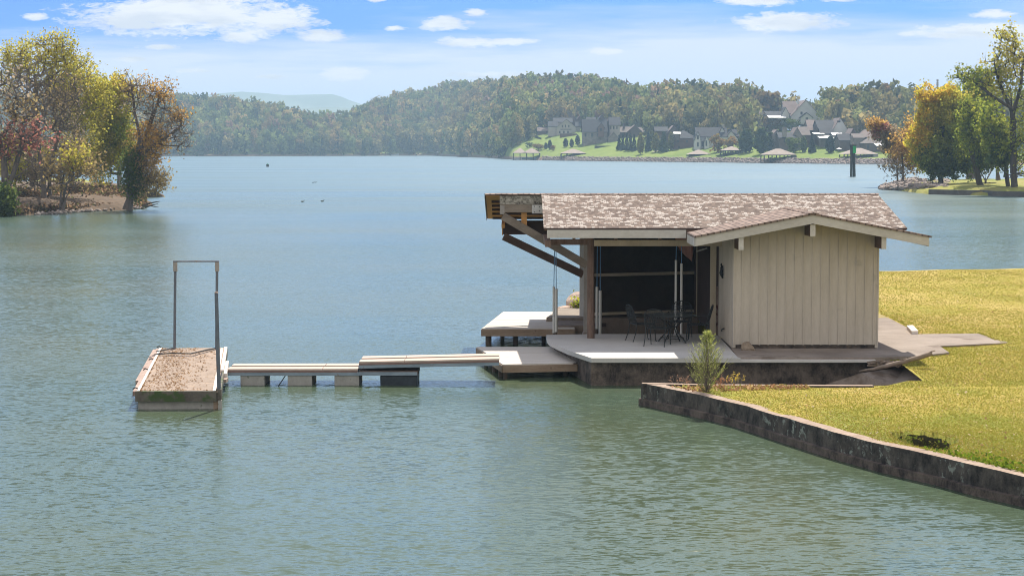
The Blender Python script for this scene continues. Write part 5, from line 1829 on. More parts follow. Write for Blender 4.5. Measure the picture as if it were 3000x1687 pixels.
grow_tree('drooping_tree', 'rust brown drooping dead crown hanging left of the small orange jetty tree', 288, [(2630, 531), (2628, 480), (2610, 420), (2580, 375)],
          [(2570, 372, 24, 14, .5, 1.6, ORG), (2595, 395, 26, 20, .7, 1.9, BRN), (2612, 425, 22, 26, .8, 1.9, BRN), (2585, 385, 20, 18, .4, 1.8, RED)], BRN, 170, 20, .3, .1, 28)
grow_tree('bare_shrub', 'bare multi stemmed shrub on the peninsula lawn right of the leaning trunk', 262, [(2888, 536), (2887, 520), (2886, 505)],
          [(2885, 470, 35, 40, 1, .35, BRN), (2885, 440, 25, 40, .6, .3, OCH)], BRN, 170, 10, .25, .12, 29, twigs=3, cat='shrub',
          extra_trunks=[[(2888, 532), (2872, 500), (2862, 470)], [(2888, 532), (2905, 500), (2915, 470)]])
grow_tree('bare_tree', 'leafless grey tree behind the tall sycamore on the right', 330, [(2945, 520), (2942, 420), (2938, 340), (2935, 290)],
          [(2935, 300, 30, 40, 1, .15, BRN), (2925, 340, 26, 30, .6, .2, BRN)], BRN, 150, 8, .3, .22, 30, twigs=3)
def brush_pile():
    rng = random.Random(3)
    mb = MB()
    for i in range(70):
        c = P(rng.uniform(2978, 3030), rng.uniform(541, 552), 262)
        d = Vector((rng.uniform(-1, 1), rng.uniform(-1, 1), rng.uniform(-.25, .35))) * rng.uniform(.3, .9)
        mb.beam(c - d, c + d, .08, .07)
    o = mb.build('brush_pile', M['brown_post'], loc=P(3000, 550, 262))
    tag(o, 'reddish brown brush pile on the peninsula lawn right of the two trunks', 'brush pile')
    mb = MB()
    c = P(2975, 505, 330)
    for i in range(60):
        x = rng.uniform(2955, 3040); s = 1 - abs(x - 2995) / 60
        q = P(x, 520 - rng.uniform(0, 28) * max(.2, s), 330)
        d = Vector((rng.uniform(-1, 1), rng.uniform(-1, 1), rng.uniform(-.2, .2))) * rng.uniform(.5, 1.2)
        mb.beam(q - d, q + d, .12, .1)
    o = mb.build('brush_pile', M['dark_timber'], loc=c)
    tag(o, 'dark brush heap behind the two trunks at the far side of the peninsula', 'brush pile')
brush_pile()

# ------------------------------------------------------------------ day beacon, buoy, birds
def beacon():
    Y = 396.0
    b = P(2497, 518, Y)
    root = thing('channel_marker', 'tall dark channel marker on three piles with a green square board', 'beacon', (b.x, Y, 0))
    for (x0, x1, dy) in ((2493, 2494.5, 0), (2500, 2499.5, .5), (2504, 2502, 0)):
        MB().tube([P(x0, 520, Y + dy), P(x1, 432, Y + dy)], 0.2, 8).build('pile', M['farpile'], root)
    p0, p1 = P(2491, 452, Y), P(2505, 426, Y)
    MB().box(p0.x, p0.x + .42, Y - .25, Y + .3, p0.z, p1.z).build('side_board', M['farpile'], root)
    p0, p1 = P(2498, 449, Y), P(2507.5, 428, Y)
    MB().box(p0.x, p1.x, Y - .32, Y - .26, p0.z, p1.z).build('day_board', M['green'], root)
    p0, p1 = P(2490, 428, Y), P(2508, 424.5, Y)
    MB().box(p0.x, p1.x, Y - .5, Y + .5, p0.z, p1.z).build('top_platform', M['farpile'], root)
    c = P(2499, 424, Y)
    MB().tube([c, (c.x, Y, c.z + .25), (c.x, Y, c.z + .5)], [.2, .16, .08], 8).build('lantern', M['gray_steel'], root)
M['farpile'] = worn('dark_pile', (0.03, 0.035, 0.03), (0.07, 0.075, 0.06), 1.0, (1, 1, .4), .8)
M['green'] = worn('green_board', (0.015, 0.30, 0.07), (0.03, 0.40, 0.10), 1.0, (1, 1, 1), .5)
beacon()
def buoy():
    Y = 617.0
    c = P(784, 489, Y)
    root = thing('buoy', 'small dark can buoy floating on the open lake', 'buoy', (c.x, Y, 0))
    MB().tube([(c.x, Y, -.4), (c.x, Y, .75)], .42, 10).build('body', M['farpile'], root)
    MB().tube([(c.x, Y, .75), (c.x, Y, .95)], [.3, .2], 10).build('top', M['green'], root)
buoy()
def bird(x, y, lab):
    g = G(x, y, 0)
    Yb = g.y
    s = 1.0
    mb = MB()
    secs = [(.4 * q[0], .4 * q[1], .4 * q[2]) for q in [(-.42, .03, .22), (-.25, .13, .16), (0, .17, .13), (.25, .12, .16), (.36, .05, .22), (.40, .06, .36), (.44, .07, .45), (.55, .05, .45), (.66, .012, .43)]]
    mb.tube([(g.x + a, Yb, z) for a, r, z in secs], [r for a, r, z in secs], 8)
    o = mb.build('duck', M['farpile'], loc=(g.x, Yb, 0), smooth=True)
    tag(o, lab, 'bird', 'ducks on the open lake')
bird(917, 536, 'left one of two dark ducks floating close together on the open lake')
bird(924, 535.5, 'right one of two dark ducks floating close together on the open lake')
bird(886, 592, 'lone duck nearer the boathouse, left of the other near duck')
bird(944, 591, 'lone duck nearer the boathouse, right of the other near duck')

# ================================================================== far shore terrain
SHORE = [(-200, 458.5), (400, 458), (700, 458), (1000, 457.3), (1170, 456.5), (1280, 456.5), (1370, 460), (1452, 463), (1500, 468), (1640, 471), (1850, 473.5), (2050, 475.5), (2230, 478), (2400, 480), (2560, 481), (2750, 482), (3200, 483)]
SKYL = [(-200, 262), (400, 270), (524, 278), (555, 273), (624, 280), (742, 291), (819, 306), (866, 324), (928, 330), (1005, 335), (1021, 328), (1062, 308), (1099, 289), (1161, 277), (1193, 268), (1258, 260), (1326, 242),
        (1435, 235), (1540, 224), (1606, 227), (1714, 226), (1800, 240), (1849, 244), (1931, 258), (2059, 249), (2199, 256), (2286, 276), (2432, 262), (2583, 256), (2671, 262), (2752, 276), (3200, 280)]
SLP = [(-200, .2), (1000, .2), (1250, .16), (1480, .11), (1600, .09), (3200, .09)]
TREEH = [(-200, 17), (1000, 17), (1500, 16), (3200, 17)]
def shoreY(x):
    y = interp(SHORE, x)
    return CAMH * FPX / (y - 436.7) * 1.0
_ridge = {}
def col_info(x):
    k = round(x / 4)
    if k not in _ridge:
        x4 = k * 4
        ys = shoreY(x4)
        s = interp(SLP, x4)
        a = (436.7 - interp(SKYL, x4)) / FPX
        H = interp(TREEH, x4)
        # ridge where the sloping ground plus tree height meets the skyline ray
        Y = (CAMH - 1.5 + s * (ys + 6) - H) / (s - a) if s > a + .01 else ys + 900
        Y = max(Y, ys + 25)
        zt = CAMH + a * Y - H
        _ridge[k] = (ys, s, Y, max(zt, 1.0))
    return _ridge[k]
def terr(x, Y):
    """height of the far shore for photo column x at distance Y"""
    ys, s, yr, zr = col_info(x)
    r = Y - ys
    if r < 0: return -0.5 + r * .1
    if r < 6: return -0.1 + 1.7 * r / 6
    if Y <= yr:
        return 1.6 + (zr - 1.6) * (r - 6) / max(1, yr - ys - 6)
    return zr - 0.05 * (Y - yr)
def far_xy(x, Y):
    return ((x - 1500) / FPX * Y, Y)
def on_ground(x, y):
    """distance at which photo pixel x, y meets the far shore"""
    ys, s, yr, zr = col_info(x)
    k = (436.7 - y) / FPX
    lo, hi = ys, yr
    for _ in range(40):
        m = (lo + hi) / 2
        if CAMH + k * m > terr(x, m): hi = m if False else hi; lo = m if CAMH + k * m < terr(x, m) else lo
        if CAMH + k * m >= terr(x, m): lo2 = m
        if CAMH + k * m < terr(x, m): hi = m
        else: lo = m
    # ray starts above water in front of the bank and the bank rises through it
    return (lo + hi) / 2
def on_ground(x, y):
    ys, s, yr, zr = col_info(x)
    k = (436.7 - y) / FPX
    best = ys + 4
    n = 400
    for i in range(n):
        Y = ys + 2 + (yr - ys) * i / n
        if terr(x, Y) >= CAMH + k * Y:
            return Y
    return yr

def far_terrain():
    xs = np.arange(-200, 3201, 8.0)
    rs = np.concatenate([[-12, -2, 0, 3, 6, 10, 16, 24, 34, 46, 60], np.arange(75, 600, 20), np.arange(600, 1500, 60)])
    V = []; F = []
    for x in xs:
        ys = shoreY(x)
        for r in rs:
            Y = ys + r
            X, _ = far_xy(x, Y)
            V.append((X, Y, terr(x, Y)))
    n = len(rs)
    for i in range(len(xs) - 1):
        for j in range(n - 1):
            a = i * n + j
            F.append((a, a + n, a + n + 1, a + 1))
    m, nt, out = new_mat('far_bank')
    t = NT(nt)
    p = t.pos()
    sp = t.n('ShaderNodeSeparateXYZ'); t.l(p, sp.inputs[0])
    nz = t.noise(p, 0.03, 4, .6)
    fine = t.noise(p, 0.4, 3, .6)
    grass_c = t.ramp(t.math('ADD', t.math('MULTIPLY', nz, .6), t.math('MULTIPLY', fine, .4)), [(.36, (0.10, 0.155, 0.03)), (.62, (0.19, 0.235, 0.05))])
    dirt = t.ramp(fine, [(.35, (0.16, 0.11, 0.075)), (.65, (0.28, 0.215, 0.16))])
    k = t.ramp(t.math('ADD', sp.outputs[2], t.math('MULTIPLY', t.math('SUBTRACT', fine, .5), .6)), [(1.45 / 20, 1.0), (1.75 / 20, 0.0)])
    # ramp factor is 0..1: scale height first
    nt.links.remove(k.node.inputs['Fac'].links[0])
    t.l(t.math('DIVIDE', t.math('ADD', sp.outputs[2], t.math('MULTIPLY', t.math('SUBTRACT', fine, .5), .6)), 20.0), k.node.inputs['Fac'])
    c = t.mix(k, grass_c, dirt)
    principled(t, out, c, .95, 0, .1)
    o = np_mesh('hillside', V, F, m, smooth=True)
    tag(o, kind='structure')
far_terrain()

def mountains():
    m, nt, out = new_mat('hazed_mountain')
    t = NT(nt)
    nz = t.noise(t.pos(), .01, 5, .6)
    principled(t, out, t.ramp(nz, [(.4, (.17, .21, .19)), (.6, (.21, .25, .22))]), .95, 0, 0)  # paler than real forest: part of the haze is put into the colour
    for nm, Y, prof in (('far_mountain', 4000.0, [(380, 300), (560, 284), (599, 279), (642, 274.5), (710, 269), (773, 273), (835, 279), (900, 278), (974, 276.5), (1000, 283), (1021, 292), (1058, 305), (1120, 318), (1250, 330), (1500, 345)]),
                        ('far_ridge', 3200.0, [(700, 345), (800, 330), (866, 319), (943, 315), (1005, 315.5), (1052, 319), (1120, 330), (1300, 350)])):
        V = []; F = []
        xs = np.linspace(prof[0][0], prof[-1][0], 120)
        for x in xs:
            z = ZY(interp(prof, x), Y)
            for (dy, f) in ((-500, -0.02), (-250, .5), (0, 1.0), (300, .8)):
                V.append((XY(x, Y) , Y + dy, z * f))
        for i in range(len(xs) - 1):
            for j in range(3):
                a = i * 4 + j
                F.append((a, a + 4, a + 5, a + 1))
        o = np_mesh(nm, V, F, m, smooth=True)
        tag(o, kind='structure')
mountains()

# ------------------------------------------------------------------ far trees
def crown_cards(kind, n, rng):
    """unit crown: height 1, width about 0.6, base at z = 0"""
    if kind == 'cone':
        h = rng.random(n) ** 1.3
        r = 0.26 * (1 - h) * np.sqrt(rng.random(n)) + 0.02
        a = rng.uniform(0, 6.283, n)
        C = np.stack([r * np.cos(a), r * np.sin(a), 0.03 + h * .97], 1)
        N = np.stack([np.cos(a), np.sin(a), np.full(n, .5)], 1)
    elif kind == 'egg':
        q = unit(rng.normal(size=(n, 3))) * (rng.random((n, 1)) ** .3)
        C = q * np.array([.24, .24, .5]) + np.array([0, 0, .5])
        C[:, :2] *= (1.15 - .5 * C[:, 2:3])
        N = q
    else:
        nb = 7
        bc = unit(rng.normal(size=(nb, 3))) * np.array([.2, .2, .22]) + np.array([0, 0, .62])
        b = rng.integers(0, nb, n)
        q = unit(rng.normal(size=(n, 3)))
        C = bc[b] + q * (rng.random((n, 1)) ** .35) * rng.uniform(.14, .2, (nb,))[b][:, None]
        low = rng.random(n) < .22
        C[low, 2] *= rng.uniform(.1, .8, low.sum())
        N = q
    return C, N
def far_tree_geo(kind, n, card, seed):
    rng = np.random.default_rng(seed)
    C, N = crown_cards(kind, n, rng)
    V, F = cards(C, rng.uniform(card * .7, card * 1.3, n), rng, normals=N)
    return V, F
VAR = {k: [far_tree_geo(k, nn, cs, s) for s in range(nv)] for k, nn, cs, nv in (('round', 150, .105, 8), ('cone', 110, .09, 4), ('egg', 120, .10, 3))}

PALF = [((0.205, 0.25, 0.085), .30), ((0.29, 0.31, 0.11), .27), ((0.40, 0.34, 0.14), .17), ((0.40, 0.29, 0.135), .08), ((0.09, 0.125, 0.05), .13), ((0.30, 0.19, 0.14), .05)]
def forest():
    rng = np.random.default_rng(77)
    LOW = [(1452, 462), (1480, 452), (1520, 425), (1560, 404), (1600, 394), (1640, 380), (1700, 376), (1800, 402), (1880, 410), (1910, 430), (2000, 432), (2100, 434), (2195, 434), (2220, 352), (2406, 352), (2430, 436), (2500, 438), (2600, 440), (2700, 440), (3200, 445)]
    Vs = []; Fs = []; Ts = []
    off = 0
    cnt = 0
    xs_all = np.concatenate([rng.uniform(-120, 3120, 60000), np.arange(-100, 3100, 4.5)])
    for ii, x in enumerate(xs_all):
        ridge = ii >= 60000
        ys, s, yr, zr = col_info(x)
        y0 = ys + 1
        if x > 1452:
            y0 = on_ground_cached(x, interp(LOW, x))
        if y0 >= yr + 30: y0 = yr - 20
        Y = rng.uniform(y0, yr + 40) if not ridge else rng.uniform(yr - 25, yr + 20)
        # uniform over ground area
        if not ridge and rng.random() > (Y * (yr + 40 - y0)) / (2300 * 800): continue
        if not ridge and rng.random() > 0.7: continue
        z = terr(x, Y)
        X = (x - 1500) / FPX * Y
        if ridge and 2230 < x < 2410: continue
        if any(f[0] < X < f[1] and f[2] < Y < f[3] for f in FOOT): continue
        kind = 'cone' if rng.random() < (.02 if ridge else .07) else 'round'
        pine = kind == 'cone'
        H = rng.uniform(9, 22) if not pine else rng.uniform(12, 19)
        W = (6 + H * .6) * rng.uniform(.8, 1.4) * (0.62 if pine else .8)
        Vb, Fb = VAR[kind][rng.integers(0, len(VAR[kind]))]
        ang = rng.uniform(0, 6.28)
        ca, sa = math.cos(ang), math.sin(ang)
        V = np.empty_like(Vb)
        V[:, 0] = (Vb[:, 0] * ca - Vb[:, 1] * sa) * W + X
        V[:, 1] = (Vb[:, 0] * sa + Vb[:, 1] * ca) * W + Y
        V[:, 2] = Vb[:, 2] * H + z - .6
        # big patches of one kind plus single trees of another
        g = math.sin(X * .013 + 1.7) + math.sin(Y * .009 + X * .006) + rng.normal(0, .9)
        if pine: c = np.array((0.035, 0.055, 0.03))
        else:
            ci = rng.choice(6, p=[p for _, p in PALF])
            c = np.array(PALF[ci][0])
            if g > 1.2: c = c * .5 + np.array((0.30, 0.22, 0.09)) * .5
            if x > 1900: c = c * .75 + np.array((0.34, 0.28, 0.11)) * .25
            c = c * rng.uniform(.42, 1.1)
        Vs.append(V); Fs.append(Fb + off); off += len(V)
        Ts.append(np.repeat(c[None] * rng.uniform(.8, 1.2, (len(V) // 4, 1)), 4, axis=0))
        cnt += 1
    print('forest trees', cnt)
    o = np_mesh('forest', np.concatenate(Vs), np.concatenate(Fs), M['leaf_far'], tint=np.concatenate(Ts))
    tag(o, kind='stuff')
_og = {}
def on_ground_cached(x, y):
    k = (round(x / 6), round(y / 2))
    if k not in _og:
        _og[k] = on_ground(k[0] * 6, k[1] * 2)
    return _og[k]

def yard_tree(name, label, x, yt, yb, wpx, kind, pal, group=None, Y=None, n=420, trunk=.12, cat='tree', seed=None, card=.085):
    """single tree on the far shore: photo column, top and foot rows, width in photo pixels"""
    rng = np.random.default_rng(int(x * 7 + yt) if seed is None else seed)
    if Y is None: Y = on_ground_cached(x, yb)
    b = P(x, yb, Y)
    H = P(x, yt, Y).z - b.z
    W = wpx / FPX * Y
    root = thing(name, label, cat, b, group)
    C, N = crown_cards(kind, n, rng)
    wid = {'cone': .52, 'egg': .5, 'round': .68}[kind]
    C = C * np.array([W / wid, W / wid, H]) + np.array(b[:])
    N = N * np.array([1, 1, 1])
    sz = min(card * H * 1.6, W * .24)
    V, F = cards(C, rng.uniform(sz * .6, sz * 1.3, len(C)), rng, normals=N)
    pal = np.array(pal)
    clump = (np.sin(C[:, 0] * 1.3 + C[:, 2]) + np.sin(C[:, 2] * 1.7 - C[:, 1]) + rng.normal(0, .8, len(C)))
    ci = np.clip(((clump + 2) / 4 * len(pal)).astype(int), 0, len(pal) - 1)
    T = pal[ci] * rng.uniform(.8, 1.2, (len(C), 1))
    np_mesh('crown', V, F, M['leaf_far'], root, tint=np.repeat(T, 4, axis=0))
    r = max(.12, W * .035)
    MB().tube([(b.x, b.y, b.z - 1), (b.x, b.y, b.z + H * .35), (b.x, b.y, b.z + H * .8)], [r, r * .8, r * .3], 6).build('trunk', M['bark'], root)
    return root
CON = [(0.03, 0.05, 0.028), (0.04, 0.06, 0.03), (0.03, 0.045, 0.028)]
LGR = [(0.11, 0.15, 0.035), (0.15, 0.18, 0.04), (0.09, 0.12, 0.03)]
DGR = [(0.045, 0.075, 0.03), (0.06, 0.085, 0.03), (0.08, 0.10, 0.03)]
YEL = [(0.22, 0.20, 0.05), (0.18, 0.18, 0.045), (0.26, 0.22, 0.06)]
OR2 = [(0.30, 0.17, 0.045), (0.26, 0.17, 0.05), (0.22, 0.17, 0.05)]
BR2 = [(0.19, 0.12, 0.06), (0.16, 0.12, 0.055), (0.22, 0.15, 0.07)]
for a in [
    ('arborvitae', 'leftmost and shortest of three trimmed evergreens on the sloping lawn below the cream house', 1657, 405, 433, 18, 'egg', CON, 'trimmed evergreens on the slope'),
    ('arborvitae', 'middle of the three trimmed evergreens on the sloping lawn', 1675, 406, 432, 15, 'egg', CON, 'trimmed evergreens on the slope'),
    ('arborvitae', 'tallest, rightmost of the three trimmed evergreens on the sloping lawn', 1692, 395, 427, 17, 'egg', CON, 'trimmed evergreens on the slope'),
    ('bush', 'small round dark bush left of the taller bush above the second boat dock', 1599, 418, 438, 13, 'egg', CON, 'dark bushes on the lower lawn'),
    ('bush', 'taller round dark bush above the double roofed boat dock', 1611, 410, 440, 15, 'egg', CON, 'dark bushes on the lower lawn'),
    ('bush', 'reddish shrub beside the dark bushes on the lower lawn', 1620, 424, 442, 18, 'round', [(0.22, 0.11, 0.08), (0.18, 0.10, 0.07)], None),
    ('bush', 'bare twiggy brown shrub behind the double roofed boat dock', 1578, 419, 443, 36, 'round', BR2, None),
    ('hedge_shrub', 'low wide dark hedge shrub in the middle of the left lawn', 1552, 415, 433, 36, 'round', DGR, None),
    ('willow', 'wide dark drooping tree at the water left of the double roofed boat dock', 1478, 428, 466, 56, 'round', CON, None),
    ('cypress_tree', 'left one of two slim dark conifers against the cream house wall', 1623, 373, 396, 9, 'cone', CON, 'slim conifers by the cream house'),
    ('cypress_tree', 'right, taller one of two slim dark conifers against the cream house wall', 1633, 370, 396, 9, 'cone', CON, 'slim conifers by the cream house'),
    ('columnar_tree', 'dark columnar tree left of the curved lawn edge', 1521, 379, 412, 15, 'egg', DGR, None),
    ('columnar_tree', 'smaller dark columnar tree near the brick pavilion', 1545, 384, 411, 14, 'egg', DGR, None),
    ('small_tree', 'orange brown small tree left of the dark columnar tree', 1494, 378, 416, 24, 'round', OR2, None),
    ('small_tree', 'olive small tree at the left edge of the lawn', 1509, 394, 420, 14, 'egg', DGR, None),
    ('arborvitae', 'leftmost conifer of the dense conifer row by the stone house', 1814, 396, 440, 19, 'cone', CON, 'conifer row by the stone house'),
    ('arborvitae', 'second conifer from the left in the dense conifer row', 1825, 391, 441, 19, 'cone', CON, 'conifer row by the stone house'),
    ('arborvitae', 'middle conifer of the dense conifer row by the stone house', 1836, 392, 442, 19, 'cone', CON, 'conifer row by the stone house'),
    ('arborvitae', 'fourth conifer from the left in the dense conifer row', 1847, 391, 442, 19, 'cone', CON, 'conifer row by the stone house'),
    ('arborvitae', 'rightmost conifer of the dense conifer row by the stone house', 1858, 395, 442, 19, 'cone', CON, 'conifer row by the stone house'),
    ('small_tree', 'yellow green oval tree right of the conifer row', 1877, 390, 451, 25, 'egg', YEL, None),
    ('conifer_tree', 'tall narrow dark conifer between two yellow green trees', 1899, 387, 444, 20, 'cone', CON, None),
    ('small_tree', 'yellow green tree right of the tall narrow conifer', 1922, 390, 446, 28, 'egg', YEL, None),
    ('conifer_tree', 'broad dark conifer left of the brick house with dock roof below', 1944, 388, 446, 32, 'cone', DGR, None),
    ('small_tree', 'pale yellow green tree against the brick house wall', 1966, 385, 440, 20, 'egg', YEL, None),
    ('round_tree', 'orange topped round tree right of the white gabled house', 2101, 391, 446, 46, 'round', OR2, None),
    ('round_tree', 'smaller orange green round tree behind the two storey dock', 2140, 398, 446, 38, 'round', OR2, None),
    ('pear_tree', 'large dark green conical tree right of the two storey dock', 2186, 376, 448, 52, 'egg', DGR, None),
    ('pear_tree', 'large dark green tree with bright top on the lawn left of the sixth dock', 2229, 374, 452, 48, 'egg', DGR, None),
    ('pear_tree', 'shorter dark green tree behind the large lawn tree', 2258, 386, 444, 36, 'egg', DGR, None),
    ('round_tree', 'round olive green tree above the hip roofed sixth dock', 2324, 398, 447, 50, 'round', LGR, None),
    ('conifer_tree', 'dark conifer right of the round olive tree', 2379, 402, 448, 25, 'cone', CON, None),
    ('small_tree', 'slim grey green tree between the round olive tree and the dark conifer', 2354, 398, 446, 22, 'egg', LGR, None),
    ('conifer_tree', 'dark broad conifer left of the white garden umbrella', 2432, 398, 449, 32, 'egg', CON, None),
    ('round_tree', 'wide brown green tree below the white hill house wing', 2256, 340, 388, 62, 'round', BR2, None),
    ('round_tree', 'light green tree directly below the white hill house gable', 2320, 345, 382, 58, 'round', LGR, None),
    ('round_tree', 'light green round tree behind the dark roofs of the white gabled house', 2157, 350, 384, 42, 'round', LGR, None),
    ('round_tree', 'pale round tree left of the brown house among the hillside trees', 2098, 333, 375, 50, 'round', YEL, None),
    ('round_tree', 'dark green round tree with pale top behind the stone house roof', 1843, 333, 376, 40, 'round', LGR, None),
    ('round_tree', 'smaller pale topped round tree right of the stone house roof', 1879, 340, 376, 30, 'round', LGR, None),
    ('round_tree', 'dark tree to the right of the pink roofed house gable', 2524, 343, 384, 40, 'round', DGR, None),
    ('oak_tree', 'broad brown tree standing above the skyline behind the white hill house', 2250, 262, 342, 80, 'round', BR2, None),
    ('oak_tree', 'flat topped green tree on the skyline right of the white hill house', 2440, 256, 330, 62, 'round', LGR, None),
    ('oak_tree', 'reddish brown tall tree standing clear on the skyline left of the far tower', 2578, 246, 330, 74, 'round', BR2, None),
    ('oak_tree', 'narrow tree standing above the skyline between the brown tree and the tower', 2671, 252, 320, 32, 'round', DGR, None),
    ('pine_tree', 'lone lollipop shaped pine highest on the wooded ridge', 1715, 215, 262, 20, 'round', CON, 'lone pines on the ridge skyline'),
    ('pine_tree', 'leaning pine just left of the lollipop pine on the ridge', 1690, 220, 262, 17, 'round', CON, 'lone pines on the ridge skyline'),
    ('pine_tree', 'twin topped pine on the ridge skyline left of the leaning pine', 1604, 221, 262, 18, 'round', CON, 'lone pines on the ridge skyline'),
    ('pine_tree', 'wide crowned pine at the left of the ridge skyline pines', 1541, 220, 262, 24, 'round', CON, 'lone pines on the ridge skyline'),
    ('pine_tree', 'small pointed pine on the ridge right of the lollipop pine', 1806, 228, 262, 12, 'cone', CON, 'lone pines on the ridge skyline'),
    ('pine_tree', 'thin spindly pine farthest right on the ridge skyline', 1835, 230, 262, 8, 'cone', CON, 'lone pines on the ridge skyline'),
    ('oak_tree', 'dense dark crown rising on the skyline right of the thin spindly pine', 2000, 248, 300, 70, 'round', DGR, None),
    ('oak_tree', 'darkest broad crown on the skyline above the brick house', 2085, 244, 296, 70, 'round', DGR, None),
]:
    nm, lab, x, yt, yb, w, kind, pal, grp = a
    sk = yb < 345 and yt < 270
    Yf = None
    if sk:
        ys, s, yr, zr = col_info(x)
        Yf = yr - 12
        yb = 436.7 - (terr(x, Yf) - CAMH) / Yf * FPX
    cat = 'bush' if nm in ('bush', 'hedge_shrub') else 'tree'
    yard_tree(nm, lab, x, yt, yb, w, kind, pal, grp, Y=Yf, cat=cat, n=300 if w < 20 else 520)

def comm_tower():
    x = 2746
    ys, s, yr, zr = col_info(x)
    Y = yr + 60
    b = P(x, 285, Y)
    root = thing('radio_tower', 'thin lattice radio tower standing on the right skyline', 'tower', (b.x, Y, terr(x, Y)))
    mb = MB()
    zt = P(x, 233, Y).z
    mb.tube([(b.x, Y, terr(x, Y)), (b.x, Y, zt)], [.4, .12], 4)
    mb.build('mast', M['gray_steel'], root)
    for yy in (236, 243, 249, 256):
        z = P(x, yy, Y).z
        MB().box(b.x - .4, b.x + .4, Y - .4, Y + .4, z - .5, z + .3).build('antenna_array', M['gray_steel'], root)
comm_tower()

# ------------------------------------------------------------------ houses
M['h_cream'] = worn('h_cream', (0.34, 0.31, 0.27), (0.44, 0.40, 0.36), .3, (1, 1, 1), .9)
M['h_white'] = worn('h_white', (0.46, 0.46, 0.45), (0.58, 0.58, 0.57), .3, (1, 1, 1), .9)
M['h_stone'] = worn('h_stone', (0.14, 0.125, 0.11), (0.27, 0.24, 0.21), .8, (1, 1, 1), .9)
M['h_brick'] = worn('h_brick', (0.11, 0.068, 0.055), (0.17, 0.105, 0.085), .8, (1, 1, 1), .9)
M['h_brown'] = worn('h_brown', (0.08, 0.06, 0.05), (0.13, 0.10, 0.08), .8, (1, 1, 1), .9)
M['h_roof'] = worn('h_roof_dark', (0.022, 0.022, 0.026), (0.04, 0.04, 0.045), .5, (1, 1, 1), .9)
M['h_roof_pink'] = worn('h_roof_pink', (0.13, 0.095, 0.085), (0.20, 0.15, 0.135), .5, (1, 1, 1), .9)
M['h_roof_gray'] = worn('h_roof_gray', (0.11, 0.09, 0.08), (0.17, 0.14, 0.125), .5, (1, 1, 1), .9)
M['h_glass'] = worn('h_glass', (0.03, 0.035, 0.045), (0.05, 0.06, 0.07), .5, (1, 1, 1), .25, spec=.5)
M['awning'] = worn('white_awning', (0.72, 0.70, 0.68), (0.82, 0.80, 0.78), 1, (1, 1, 1), .7)

